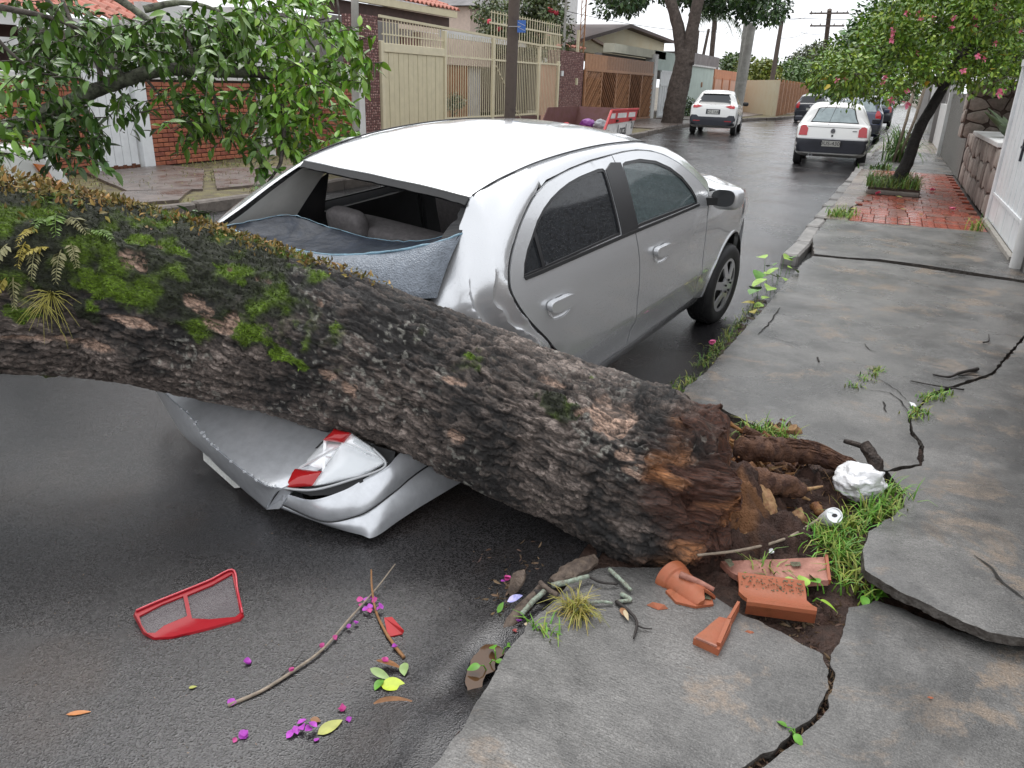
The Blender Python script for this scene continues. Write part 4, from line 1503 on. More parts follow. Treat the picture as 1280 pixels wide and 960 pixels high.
# wheels
def wheel(c, sgn, spin=0.3):
    w = thing('wheel', None, None)
    w.parent = car
    w.location = c
    w.rotation_euler = (0, 0, 0 if sgn < 0 else PI)
    rw = .198
    prof = [(.20, .06), (.215, .0), (.235, -.006), (.275, -.008), (.298, .002), (.312, .022), (.316, .05), (.316, rw - .05), (.312, rw - .02), (.29, rw), (.20, rw)]
    MB().lathe([(r_, y_) for r_, y_ in prof], n=56, axis=1).obj('tyre', M_TYRE, w, local=True, smooth=True, sharp=40, recalc=True)
    tb = MB()
    for k in range(44):                                  # tread blocks
        a = 2 * PI * k / 44
        for yy in (.055, .1, .145):
            M = np.array([[math.cos(a), 0, -math.sin(a)], [0, 1, 0], [math.sin(a), 0, math.cos(a)]])
            tb.box((.317 * math.cos(a), -yy, .317 * math.sin(a)), (.008, .036, .034), M=M)
    tb.obj('tread', M_TYRE, w, local=True)
    # cover with openings
    circ = [(.212 * math.cos(a), .212 * math.sin(a)) for a in np.linspace(0, 2 * PI, 61)[:-1]]
    holes = []
    for k in range(6):
        a0 = spin + k * PI / 3
        h = [(.092, -.20), (.165, -.34), (.186, -.28), (.190, 0), (.186, .28), (.165, .34), (.092, .20), (.084, 0)]
        holes.append(np.array([(r_ * math.cos(a0 + t_), r_ * math.sin(a0 + t_)) for r_, t_ in spline(h + h[:1], 29)[:-1]]))
    V2, F = cdt(circ, holes, 0.02)
    r_ = np.hypot(V2[:, 0], V2[:, 1])
    d_ = 0.006 + 0.020 * sstep(.21, .05, r_) - .016 * sstep(.19, .212, r_) * 0
    V = np.c_[V2[:, 0], -(-d_) * -1, V2[:, 1]]
    V[:, 1] = -d_ + 0.012
    obj('wheel_cover', *thicken(V, F, np.array([0, .012, 0])), M_WHEEL, w, local=True, smooth=True, sharp=35, recalc=True)
    bk = MB().lathe([(.001, .07), (.2, .07)], n=32, axis=1)
    obj('backing_disc', np.concatenate(bk.V) * np.array([1, -1, 1]), bk.F, M_BLACK, w, local=True)  # flat black disc backing the openings of the cover
    for k in range(5):
        cp = MB()
        a = 2 * PI * k / 5 + .3
        cp.lathe([(.0005, -.0), (.009, 0), (.009, .012)], c=(.05 * math.cos(a), -.016, .05 * math.sin(a)), n=8, axis=1)
        cp.obj('wheel_nut', M_BLACK, w, local=True)
    return w


# lathe axis 1 maps z to -y, so the outer wall is at y = 0 and the tyre goes inwards: turn it round
fw = wheel((2.715, -.845, .245), -1)
wheel((2.715, .845, .14), 1)
wheel((.0, -.82, .475), -1)
wheel((.0, .82, .38), 1)
for w in [c for c in car.children if c.name.startswith('wheel') and c.type == 'EMPTY']:
    for c in w.children:
        if c.name.startswith(('tyre', 'tread')):
            c.scale = (1, -1, 1)
            if c.name.startswith('tyre'):
                pass

# cabin
MB().box((1.1, 0, .24), (3.2, 1.5, .08)).obj('floor_pan', M_CABIN, car, local=True)
MB().box((2.15, 0, .82), (.4, 1.4, .35), bevel=.06).obj('dashboard', M_CABIN, car, local=True)


def pad(name, c, s, m, parent, rx=0.0, pw=3.0):
    V, nu, nv = [], 16, 24
    for i in range(nu):
        ph = -PI / 2 + PI * i / (nu - 1)
        for k in range(nv):
            a = 2 * PI * k / nv
            f = lambda t_: np.sign(t_) * abs(t_) ** (2 / pw)
            q = np.array([f(math.cos(ph)) * f(math.cos(a)) * s[0] / 2, f(math.cos(ph)) * f(math.sin(a)) * s[1] / 2, f(math.sin(ph)) * s[2] / 2])
            V.append((c[0] + q[0] * math.cos(rx) - q[2] * math.sin(rx), c[1] + q[1], c[2] + q[0] * math.sin(rx) + q[2] * math.cos(rx)))
    return obj(name, V, grid_faces(nu, nv, True), m, parent, local=True, smooth=True)


rs = thing('rear_seat', None, None)
rs.parent = car
pad('backrest', (.14, 0, .78), (.2, 1.3, .62), M_SEAT, rs, .22, 6)
pad('seat', (.5, 0, .50), (.6, 1.3, .22), M_SEAT, rs, .05, 6)
hp = cz(435, 281, 0, -.02)
for yy in (hp[1], 0.0, -hp[1] - .05):
    pad('headrest', (-.02, yy, hp[2] if yy else hp[2] - .10), (.10, .27, .185), M_SEAT, rs, .2, 4)
for yy in (-.36, .36):
    fs = thing('front_seat', None, None)
    fs.parent = car
    pad('backrest', (1.02, yy, .82), (.16, .46, .68), M_SEAT, fs, .25, 5)
    pad('seat', (1.35, yy, .48), (.5, .48, .2), M_SEAT, fs, .05, 5)
    pad('headrest', (.90, yy, 1.22), (.09, .25, .18), M_SEAT, fs, .2, 4)
V = [(-.62, -.6, .86), (-.62, .66, .90), (.02, .66, 1.0), (.02, -.62, .98)]
obj('parcel_shelf', *thicken(np.array(V), np.array([[0, 1, 2, 3]]), np.array([0, 0, -.03])), M_CABIN, car, local=True, recalc=True)

# the rear screen, broken out of its frame and sagging in one sheet
M_SHEET = mat('screen_dark_side', (0.022, 0.028, 0.040), 0.42, spec=0.22, bump=0.35, bscale=26, bdist=0.012, var=0.4, vscale=18)
M_CRAZE = mat('crazed_glass', (0.19, 0.215, 0.25), 0.34, coat=0.1, var=0.22, vscale=35, bump=0.8, bscale=120, bdist=0.005, voro=True)
M_EDGE = mat('glass_edge', (0.16, 0.28, 0.36), 0.25, coat=0.5, var=0.25, vscale=40, bump=0.5, bscale=150, bdist=0.004)
RDG = [((276, 286), -.70), ((288, 286), -.66), ((344, 306), -.60), ((389, 316), -.57), ((436, 319), -.54), ((502, 312), -.47), ((545, 303), -.38), ((578, 292), -.27)]
INN = [((278, 284), -.68), ((298, 280), -.60), ((345, 271), -.42), ((372, 271), -.36), ((410, 284), -.33), ((468, 299), -.31), ((520, 302), -.29), ((580, 291), -.24)]
LOW = [((268, 293), -.76), ((280, 300), -.76), ((330, 330), -.74), ((380, 345), -.70), ((430, 350), -.66), ((480, 365), -.62), ((520, 372), -.56), ((546, 372), -.46)]
rdg = spline([cz(*p, 0, x) for p, x in RDG], 50)
inn = spline([cz(*p, 0, x) for p, x in INN], 50)
low = spline([cz(*p, 0, x) for p, x in LOW], 50)
gp = thing('rear_screen', None, None)
gp.parent = car
rows = [rdg * (1 - t) + inn * t for t in np.linspace(0, 1, 16)]
V = np.concatenate(rows)
tt_ = np.repeat(np.linspace(0, 1, 16), 50)
V[:, 2] += (0.012 * fbm(V * np.array([9, 9, 0]) + 3, 3, 4) - .02) * np.sin(PI * tt_) + 0.004 * fbm(V * 60, 2, 4) * (tt_ > .93)
obj('dark_sheet', *thicken(V, grid_faces(16, 50), np.array([0, 0, -.005])), M_SHEET, gp, local=True, smooth=True, sharp=60, recalc=True)
rows = [rdg * (1 - t) + low * t + np.array([0, 0, .025]) * math.sin(PI * t) for t in np.linspace(0, 1, 14)]
V = np.concatenate(rows)
V[:, 2] += 0.010 * fbm(V * np.array([6, 6, 0]), 2, 14)
obj('crazed_sheet', *thicken(V, grid_faces(14, 50), np.array([0, 0, -.005])), M_CRAZE, gp, local=True, smooth=True, sharp=60, recalc=True)
rj = rdg + np.c_[0 * rdg[:, 0], 0 * rdg[:, 0], .004 * fbm(rdg * 30, 2, 1)]
obj('fold_edge', *tube(rj, 0.0045 + .004 * (fbm(rdg * 9, 2, 3) + .4), 6), M_EDGE, gp, local=True, smooth=True)
obj('torn_edge', *tube(inn + np.array([0, 0, .003]) + np.c_[0 * inn[:, 0], 0 * inn[:, 0], .006 * fbm(inn * 40, 2, 12)], .0012 + .004 * np.abs(fbm(inn * 25, 2, 13)), 5), M_EDGE, gp, local=True, smooth=True)
# torn black bonding strip on the right edge of the aperture
pts = [cz(*p, 0, x) for p, x in (((602, 262), -.14), ((590, 282), -.20), ((575, 305), -.28), ((560, 330), -.36), ((545, 355), -.42), ((536, 372), -.46))]
st = spline(pts, 40) + np.array([-.03, .0, .02])
V = np.vstack([st + [0, 0, .004], st + np.c_[-.02 + .015 * fbm(st * 20, 2, 6), .075 + .03 * fbm(st * 18, 2, 8), -.01 + .012 * fbm(st * 25, 2, 9)]])
obj('bond_strip', *thicken(V, grid_faces(2, 40), np.array([0, 0, -.008])), M_BLACK, gp, local=True, recalc=True)

# boot lid, folded down by the trunk: upper skin, bent edge and plate
DZ = 0.09
inner = [cz(u, v, 2, z + DZ) for u, v, z in ((200, 478, .45), (211, 495, .43), (241, 522, .42), (263, 553, .40), (325, 601, .37), (352, 610, .36))]
outer = [cz(u, v, 2, z + DZ) for u, v, z in ((190, 481, .30), (196, 489, .28), (225, 539, .24), (256, 567, .215), (291, 601, .195), (333, 637, .18))]
inner, outer = spline(inner, 40), spline(outer, 40)
wid_ = np.where(inner[:, 1] < 0, 1.28, .93)[:, None]
i2 = inner * np.array([0, 1, 0]) * wid_ + np.c_[-.97 + 0 * inner[:, 0], 0 * inner[:, 0], inner[:, 2] + .075]
i3 = inner * np.array([0, 1, 0]) * (wid_ - .02) + np.c_[-.62 + 0 * inner[:, 0], 0 * inner[:, 0], inner[:, 2] + .05]
rows = [spline(np.array([inner[j], i2[j], i3[j]]), 18) for j in range(40)]
V = np.array(rows).transpose(1, 0, 2).reshape(-1, 3)
V[:, 2] += 0.018 * fbm(V * np.array([3.5, 3.5, 0]), 2, 17) * np.repeat(np.linspace(.15, 1, 18), 40)
V[:, 2] += 0.005 * np.exp(-((V[:, 1] - .0 - (V[:, 0] + 1.2) * .9) / .05) ** 2)
lid = obj('boot_lid', *thicken(V, grid_faces(18, 40), np.array([0.01, 0, -.014])), M_PAINT_S, car, local=True, smooth=True, sharp=50, recalc=True)
mid_ = (inner + outer) / 2 + np.array([-.012, 0, .014])
V = np.concatenate([inner + [-.004, 0, -.004], inner * .6 + mid_ * .4 + [-.008, 0, .004], mid_, outer * .75 + mid_ * .25 + [-.008, 0, 0], outer])
obj('lid_edge', *thicken(V, grid_faces(5, 40), np.array([0.012, 0, -.004])), M_PAINT_S, lid, local=True, smooth=True, sharp=50, recalc=True)
# lip closing the edge towards the lamp
V = np.array([outer[-1], cz(349, 636, 2, .25 + DZ), cz(364, 615, 2, .33 + DZ), inner[-1]])
obj('lid_corner', *thicken(V, np.array([[0, 1, 2, 3]]), np.array([.02, .01, -.01])), M_PAINT_S, lid, local=True, recalc=True)
pc = [cz(252, 562, 2, .215 + DZ), cz(300, 610, 2, .19 + DZ), cz(292, 611, 2, .15 + DZ), cz(253, 576, 2, .165 + DZ)]
pc = [p + np.array([.006, 0, 0]) for p in pc]
obj('number_plate', *thicken(np.array(pc), np.array([[0, 1, 2, 3]]), np.array([.008, 0, 0])), mat('plate_white', (.6, .6, .57), .4, var=.25, vscale=60), lid, local=True, recalc=True)
# crumbs of glass in the seam
cr = MB()
for k in range(34):
    t = random.uniform(.35, .98)
    p = inner[int(t * 39)] + np.array([random.uniform(-.012, .004), random.uniform(-.01, .01), .006])
    cr.box(p, np.array([1, 1, 1]) * random.uniform(.004, .010), rz=random.uniform(0, 3))
cr.obj('glass_crumbs', M_CLEAR, lid, local=True, kind='stuff')

# right tail lamp
LZ = 0.075
lamp = thing('tail_light', None, None)
lamp.parent = car


def lampfill(nm, pts, m, lift=0.0, n=9, parent=lamp):
    """A four-sided lens patch between two edges of the lamp."""
    a, b, c, d = [np.array(p) for p in pts]
    V = []
    for i in range(n):
        for j in range(n):
            s_, t_ = i / (n - 1), j / (n - 1)
            p = a * (1 - s_) * (1 - t_) + b * s_ * (1 - t_) + c * s_ * t_ + d * (1 - s_) * t_
            bl = .02 * math.sin(PI * s_) ** .6 * math.sin(PI * t_) ** .6
            V.append(p + np.array([-.7, -.4, .6]) * (lift + bl))
    return obj(nm, *thicken(np.array(V), grid_faces(n, n), np.array([.012, .004, -.012])), m, parent, local=True, smooth=True, sharp=50, recalc=True)


Lp = {k: cz(u, v, 2, z + LZ) for k, (u, v, z) in dict(A=(352, 610, .36), B=(369, 586, .41), C=(404, 550, .5), D=(418, 536, .54), E=(438, 541, .54), F=(466, 560, .50), G=(482, 577, .46), H=(476, 587, .44), I=(445, 598, .42), J=(394, 612, .38),
                                                    K=(402, 589, .42), Lx=(391, 607, .385), Mx=(428, 553, .51), N=(405, 570, .46), O=(440, 575, .46)).items()}
lampfill('red_corner', [Lp['A'], Lp['B'], Lp['K'], Lp['Lx']], M_RED, .004)
lampfill('red_corner', [Lp['C'], Lp['D'], Lp['E'], Lp['Mx']], M_RED, .004)
lampfill('reflector', [Lp['B'], Lp['C'], Lp['Mx'], Lp['K']], M_CHROME, -.030)
lampfill('reflector', [Lp['Lx'], Lp['Mx'], Lp['G'], Lp['I']], M_CHROME, -.012, 13)
lampfill('reflector', [Lp['Mx'], Lp['E'], Lp['F'], Lp['G']], M_CHROME, -.012, 9)
lampfill('clear_lens', [Lp['Lx'], Lp['Mx'], Lp['G'], Lp['I']], M_CLEAR, .006, 13)
for q_ in range(6):
    t_ = .1 + q_ * .09
    a_, b_ = Lp['E'] * (1 - t_) + Lp['Mx'] * t_, Lp['F'] * (1 - t_) + Lp['G'] * t_
    MB().bar(a_ * .75 + b_ * .25 + [-.012, -.006, .010], a_ * .12 + b_ * .88 + [-.012, -.006, .010], .006, .004).obj('lens_rib', M_CLEAR, lamp, local=True)
for k, (a, b) in enumerate((('B', 'Mx'), ('N', 'O'), ('C', 'K'))):
    MB().bar(Lp[a] + [.01, 0, -.005], Lp[b] + [.01, 0, -.01], .012, .004).obj('lens_shard', M_CHROME, lamp, local=True)
rim = spline([Lp[k] + np.array([-.005, -.003, .004]) for k in 'ALxIHGF'.replace('Lx', 'J')], 30)
obj('lamp_rim', *tube(rim, .006, 6), mat('lamp_rim_grey', (.45, .46, .47), .25, metal=.4), lamp, local=True, smooth=True)
sk = MB()
V = np.array([Lp['J'] + [.05, .0, -.07], Lp['I'] + [.05, 0, -.07], Lp['H'] + [.06, .0, -.05], Lp['G'] + [.08, .02, 0], Lp['C'] + [.06, .02, 0], Lp['B'] + [.06, .05, -.03]])
obj('lamp_housing', V, [(0, 1, 2, 3, 4, 5)], M_BLACK, lamp, local=True)
for (a, b) in (('J', 'I'), ('I', 'H')):
    p = (Lp[a] + Lp[b]) / 2 + np.array([.03, .01, -.03])
    MB().box(p, (.03, .02, .014), rz=.5).obj('lamp_clip', M_LINER, lamp, local=True)

# rear bumper with its crease
BZ = 0.115
bot = spline([cz(u, v, 2, z + BZ) for u, v, z in ((350, 635, .215), (407, 656, .20), (450, 668, .195), (468, 671, .195), (505, 647, .195), (572, 605, .20), (630, 570, .205))], 60)
cre = spline([cz(u, v, 2, z + BZ) for u, v, z in ((354, 631, .24), (404, 651, .235), (443, 645, .265), (466, 634, .285), (494, 613, .305), (525, 588, .325), (590, 548, .345))], 60)
upp = spline([cz(u, v, 2, z + BZ) for u, v, z in ((360, 621, .30), (392, 627, .325), (430, 615, .355), (458, 600, .375), (484, 587, .40), (505, 566, .42), (560, 525, .44))], 60)
top_ = upp + np.array([.05, 0.03, -.05])
rows = []
for a, b, n_ in ((bot, cre, 9), (cre, upp, 12), (upp, top_, 5)):
    for i in range(n_):
        t = i / n_
        rows.append(a * (1 - t) + b * t + np.array([-.25, -.6, .2]) * .020 * math.sin(PI * t))
rows.append(top_)
V = np.concatenate(rows)
V += np.c_[0 * V[:, 0], 0 * V[:, 0], .006 * fbm(V * 4, 2, 33)]
bump = obj('rear_bumper', *thicken(V, grid_faces(len(rows), 60), np.array([.01, .012, 0])), M_PAINT_S, car, local=True, smooth=True, sharp=38, recalc=True)
obj('crease_shade', *tube(cre + np.array([-.004, -.006, .002]), .0035, 5), M_BLACK, bump, local=True)  # black tube standing in for the dark shade line of the crease
# bumper behind the folded lid, and the left tail
lft = np.array([cz(352, 636, 2, .23 + BZ) + [.05, 0, 0], (-1.12, -.1, .30), (-1.10, .35, .27), (-1.02, .70, .25), (-.80, .84, .24), (-.5, .85, .24)])
up2 = lft + np.c_[[.06] * 6, [0] * 6, [-.02, .02, .10, .2, .22, .22]]
a_, b_ = spline(lft, 40), spline(up2, 40)
V = np.concatenate([a_ * (1 - t) + b_ * t + np.array([-.02, 0, 0]) * math.sin(PI * t) for t in np.linspace(0, 1, 8)])
obj('bumper_beam', *thicken(V, grid_faces(8, 40), np.array([.01, 0, 0])), M_PAINT_S, bump, local=True, smooth=True, sharp=50, recalc=True)
# dark recess above the bumper, left tail panel
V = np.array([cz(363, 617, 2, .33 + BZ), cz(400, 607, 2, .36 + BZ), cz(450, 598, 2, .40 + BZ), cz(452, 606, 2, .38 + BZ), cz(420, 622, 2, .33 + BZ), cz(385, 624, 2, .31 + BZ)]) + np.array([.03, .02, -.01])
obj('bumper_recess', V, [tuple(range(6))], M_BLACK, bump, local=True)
V = np.array([inner[0] + [0, .01, 0], inner[0] + [.1, .17, -.02], (-.55, .83, .62), (-.6, .62, .66), outer[0] + [.02, .02, -.05], (-.95, .84, .28)])
obj('tail_panel', V, [(0, 1, 2, 3), (0, 4, 5, 1)], M_PAINT_S, car, local=True)
# underside of the tail
MB().box((-.35, 0, .30), (1.1, 1.3, .06)).obj('boot_floor', M_BLACK, car, local=True)
# ------------------------------------------------------------------ the torn root plate
def noisy_tube(pts, r0, r1, n=40, k=12, amp=0.25, seed=0, fr=30):
    P = spline(pts, n)
    V, F = tube(P, np.linspace(r0, r1, n), k)
    ctr = np.repeat(P, k, 0)
    d = V - ctr
    return ctr + d * (1 + amp * 1.5 * fbm(V * fr, 4, seed, .6))[:, None].clip(.35, 1.9), F


M_ROOT = mat('torn_root', (0.050, 0.022, 0.015), 0.75, col2=(0.14, 0.066, 0.036), vscale=22, bump=1.0, bscale=90, bdist=0.012)
M_ROTW = mat('splintered_heartwood', (0.34, 0.17, 0.06), 0.7, col2=(0.14, 0.055, 0.025), vscale=28, bump=0.8, bscale=110, bdist=0.008)
M_PALEW = mat('pale_root_wood', (0.42, 0.27, 0.13), 0.65, col2=(0.22, 0.10, 0.05), vscale=35, bump=0.6, bscale=120, bdist=0.006)
M_DARKB = mat('black_root_bark', (0.022, 0.018, 0.016), 0.7, col2=(0.075, 0.055, 0.045), vscale=40, bump=1.0, bscale=100, bdist=0.01)

# crumbling mass between the butt and the pavement: a rough mound
reg = [(846, 690), (872, 560), (905, 515), (945, 532), (1000, 556), (1062, 576), (1100, 586), (1122, 615), (1112, 642), (1086, 662), (1078, 694), (1076, 730), (1064, 755), (1055, 790), (1034, 812), (1000, 790), (940, 765), (900, 735), (870, 715)]
rp = np.array([ground_point(*p, 0.08)[:2] for p in reg])
V2, F = cdt(densify(rp, 0.02, jag=0.01, seed=4), (), 0.0105)
dm = np.full(len(V2), 9.0)
Bp = densify(rp, 0.02)
for k in range(0, len(V2), 1500):
    dm[k:k + 1500] = np.sqrt(((V2[k:k + 1500, None] - Bp[None]) ** 2).sum(-1).min(1))
q3 = np.c_[V2, 0 * V2[:, 0]]
bx = far_point(915, 600, 2.95)[:2]
db = np.hypot(V2[:, 0] - bx[0], V2[:, 1] - bx[1])
ridge = far_point(1040, 572, 3.35)[:2]
tseg = np.clip(((V2 - bx) @ (ridge - bx)) / ((ridge - bx) @ (ridge - bx)), 0, 1)
dr_ = np.linalg.norm(V2 - (bx + tseg[:, None] * (ridge - bx)), axis=1)
z = 0.045 + 0.15 * (1 - sstep(0.05, 0.42, db)) * sstep(0, 0.10, dm) + 0.085 * (1 - sstep(0.02, 0.14, dr_)) * sstep(0, .06, dm) * (1 - 0.5 * tseg)
z += sstep(0, 0.07, dm) * (0.085 * fbm(q3 * 12, 5, 71, .65) + 0.022 * (1 - np.abs(fbm(np.c_[V2[:, 0] * 10, V2[:, 1] * 26, 0 * V2[:, 0]], 3, 72)) * 3) + 0.018 * fbm(q3 * 50, 3, 73))
rotn = fbm(q3 * 8, 3, 74)
cm = np.array([0.046, 0.022, 0.015]) * (1 + 0.6 * fbm(q3 * 40, 2, 75))[:, None]
amt = (sstep(0.05, 0.35, rotn) * (1 - sstep(0.15, 0.4, db)))[:, None]
cm = cm + amt * (np.array([0.22, 0.10, 0.04]) - cm) * 0.8
M_MASS = mat('rotten_wood_and_soil', (0.06, 0.03, 0.02), 0.75, attr='Col', bump=1.0, bscale=130, bdist=0.012)
obj('root_mass', np.c_[V2, z], F, M_MASS, tree, smooth=True, cols=np.clip(cm, 0.004, 1))


def mz(u, v, z=0.12):
    return ground_point(u, v, z)


roots = [
    ([mz(925, 560, .28), mz(960, 562, .26), mz(1010, 566, .20), mz(1060, 585, .14), mz(1095, 604, .08)], .052, .034, M_ROOT, .42),
    ([mz(935, 600, .24), mz(952, 612, .22), mz(963, 640, .16), mz(968, 672, .06)], .034, .022, M_PALEW, .3),
    ([mz(940, 602, .24), mz(975, 606, .21), mz(1000, 612, .17)], .052, .034, M_ROOT, .3),
    ([mz(985, 615, .18), mz(1005, 612, .17), mz(1028, 608, .15)], .014, .004, M_PALEW, .3),
    ([mz(985, 612, .18), mz(1000, 620, .15), mz(1012, 625, .12)], .012, .004, M_PALEW, .3),
    ([mz(915, 640, .16), mz(935, 650, .13), mz(958, 668, .06)], .055, .03, M_ROOT, .45),
    ([mz(890, 668, .14), mz(915, 680, .10), mz(940, 690, .06)], .03, .02, M_ROTW, .4),
    ([mz(993, 640, .12), mz(1000, 650, .10), mz(1006, 660, .05)], .032, .02, M_PALEW, .3),
    ([mz(1018, 632, .10), mz(1024, 640, .09), mz(1030, 648, .06)], .022, .012, M_ROTW, .3),
    ([mz(1094, 606, .05), mz(1096, 588, .10), mz(1090, 570, .15), mz(1080, 555, .185)], .036, .026, M_DARKB, .3),
    ([mz(1084, 561, .165), mz(1075, 557, .17), mz(1062, 553, .17), mz(1055, 551, .17)], .014, .009, M_DARKB, .25),
    ([mz(930, 565, .26), mz(950, 560, .27), mz(975, 567, .22)], .03, .012, M_ROTW, .45),
    ([mz(980, 668, .07), mz(988, 660, .09), mz(985, 690, .05)], .02, .012, M_ROTW, .35),
]
for i, (p, r0, r1, m, a) in enumerate(roots):
    V, F = noisy_tube(p, r0, r1, 60, 22, a, 200 + i, 34)
    obj('root', V, F, m, tree, smooth=True)
rg = np.random.default_rng(77)
for i in range(120):           # chunks of rotten wood tumbling out of the butt
    u, v = rg.uniform(878, 1010), rg.uniform(532, 696)
    h_ = .05 + .20 * max(0, 1 - abs(v - 585) / 120) * max(0, 1 - (u - 890) / 120)
    p = mz(u, v, h_)
    d = np.array([rg.uniform(.3, 1), rg.uniform(-.6, .4), rg.uniform(-.7, .2)])
    d *= rg.uniform(.03, .085) / np.linalg.norm(d)
    V, F = noisy_tube([p - d, p + [0, 0, .008], p + d], rg.uniform(.008, .026), rg.uniform(.003, .012), 12, 9, .6, 400 + i, 60)
    obj('wood_chunk', V, F, (M_ROTW, M_PALEW, M_ROOT, M_ROTW, M_ROOT)[i % 5], tree, smooth=True, sharp=40)
for i in range(90):           # splinters sticking out of the butt
    u, v = rg.uniform(895, 985), rg.uniform(535, 690)
    p = mz(u, v, 0.05 + 0.24 * max(0, 1 - abs(v - 570) / 150) * max(0, 1 - (u - 895) / 150))
    d = np.array([rg.uniform(.2, 1), rg.uniform(-.5, .5), rg.uniform(-.5, .25)])
    L = rg.uniform(.03, .09)
    w = rg.uniform(.006, .016)
    d /= np.linalg.norm(d)
    s_ = np.cross(d, rg.normal(size=3))
    s_ /= np.linalg.norm(s_)
    t_ = np.cross(d, s_)
    V = [p - s_ * w, p + s_ * w * .8, p + t_ * w * .5, p + d * L * .6 + s_ * w * .3, p + d * L]
    obj('splinter', V, [(0, 1, 3), (1, 2, 3), (2, 0, 3), (0, 3, 4), (1, 4, 3), (2, 4, 3), (0, 2, 1)], M_ROTW if i % 3 else M_PALEW, tree)
ro_ = [o for o in tree.children if o.name == 'root'][0]
st0 = spline([np.array(p_) for p_ in roots[0][0]], 30)
fs_ = MB()
for i in range(60):
    a_, s0 = rg.uniform(-.4, 3.5), rg.integers(0, 18)
    off = np.array([.2 * math.cos(a_), .75 * -math.cos(a_), math.sin(a_)]) * .054
    fs_.tube([st0[s0 + q] + off * (1 - .02 * q) + rg.normal(size=3) * .004 for q in range(0, 12, 2)], [.003, .004, .004, .003, .002, .001], 4, False)
fs_.obj('bark_fibres', M_ROOT, tree, kind='stuff')
fb = MB()
for i in range(170):          # hair roots
    u, v = rg.uniform(930, 1050), rg.uniform(575, 690)
    p = mz(u, v, .12 * max(.2, 1 - (v - 575) / 130))
    d = rg.normal(size=3) * .05
    fb.tube([p, p + d * .5 + [0, 0, .01], p + d], [.0012, .001, .0005], 3, False)
fb.obj('hair_roots', M_PALEW, tree, kind='stuff')

# ------------------------------------------------------------------ grass, weeds and litter
M_GRASS = mat('fresh_grass', (0.10, 0.26, 0.02), 0.5, attr='Col')
GCOL = (0.085, 0.235, 0.018)


def tuft(name, label, cat, spots, n, h, spread, seed, group=None, dry=(0.30, 0.30, 0.06), base=GCOL, w=0.003, lean=0.55):
    g = np.random.default_rng(seed)
    P = []
    for (u, v, zz) in spots:
        P.append(np.array(ground_point(u, v, zz)) + np.c_[g.normal(0, spread, (n, 2)), np.zeros(n)])
    P = np.concatenate(P)
    V, F, k = blades(P, g.uniform(.35, 1.0, len(P)) * h, g.uniform(0, 6.28, len(P)), np.abs(g.normal(0, lean, len(P))), w, 0.9)
    o = obj(name, V, F, M_GRASS, cols=varied(base, len(P), k, .45, .15, dry, seed))
    return tag(o, label, cat, group)


tuft('grass_tuft', 'bright green grass growing round the white bag and the can', 'grass', [(1052, 672, .09), (1068, 660, .1), (1090, 648, .1), (1105, 640, .1), (1115, 622, .1), (1040, 690, .08), (1055, 690, .08), (1030, 680, .08), (1050, 710, .07), (1062, 735, .06)], 62, 0.13, 0.032, 1, w=.0034)
tuft('grass_tuft', 'bright green grass tuft behind the torn butt of the trunk', 'grass', [(952, 543, .1), (968, 546, .1), (940, 540, .1), (980, 552, .1)], 42, 0.12, 0.03, 2)
tuft('grass_tuft', 'thin grass sprout standing between the broken red tiles', 'grass', [(957, 718, .07), (950, 722, .07), (965, 722, .07)], 12, 0.12, 0.02, 3, lean=.3)
tuft('grass_tuft', 'yellow dry grass tuft among lichened twigs on the kerb', 'grass', [(720, 766, .1)], 240, 0.115, 0.014, 4, base=(0.24, 0.22, 0.035), dry=(.36, .30, .10), w=.0018, lean=.9)
tuft('grass_tuft', 'thin grass blades beside the muddy kerb puddle', 'grass', [(690, 796, .09), (675, 790, .08)], 14, 0.09, 0.02, 5)
tuft('grass_tuft', 'small weeds in the crack furthest from the twig, upper patch', 'grass', [(1092, 465, .1), (1100, 464, .1), (1088, 470, .1), (1080, 476, .1), (1068, 484, .1)], 24, 0.05, 0.022, 6)
tuft('grass_tuft', 'small weeds in the crack beside the dark twig, lower patch', 'grass', [(1170, 498, .1), (1158, 500, .1), (1150, 514, .1), (1146, 520, .1), (1180, 494, .1)], 34, 0.06, 0.026, 7)
tuft('grass_tuft', 'grass clump at the kerb corner of the red paving', 'grass', [(1056, 268, .1), (1048, 270, .1)], 90, 0.18, 0.08, 8, w=.006)
for i, (uv, lab) in enumerate((([(846, 492), (856, 484), (868, 476)], 'kerb grass nearest the fallen trunk'), ([(880, 456), (890, 446), (898, 438)], 'kerb grass beside the pink flower'), ([(906, 430), (914, 420), (922, 410)], 'kerb grass behind the front wheel'), ([(930, 402), (938, 392), (945, 384)], 'kerb grass below the broad leaved weed'))):
    tuft('grass_tuft', lab, 'grass', [(u, v, .05) for u, v in uv], 42, 0.075, 0.035, 20 + i, base=(0.07, 0.16, 0.02))
tuft('grass_tuft', 'grass sprout in the paving beside the white gate foot', 'grass', [(1218, 288, .1)], 30, 0.3, 0.05, 31, w=.006, lean=.3)

M_WEED = mat('weed_leaf', (0.10, 0.26, 0.025), 0.4, var=0.3, vscale=30)
M_WEEDL = mat('pale_weed_leaf', (0.26, 0.42, 0.05), 0.4, var=0.3, vscale=20)
M_WEEDY = mat('yellow_leaf', (0.45, 0.38, 0.04), 0.45, var=0.3, vscale=20)


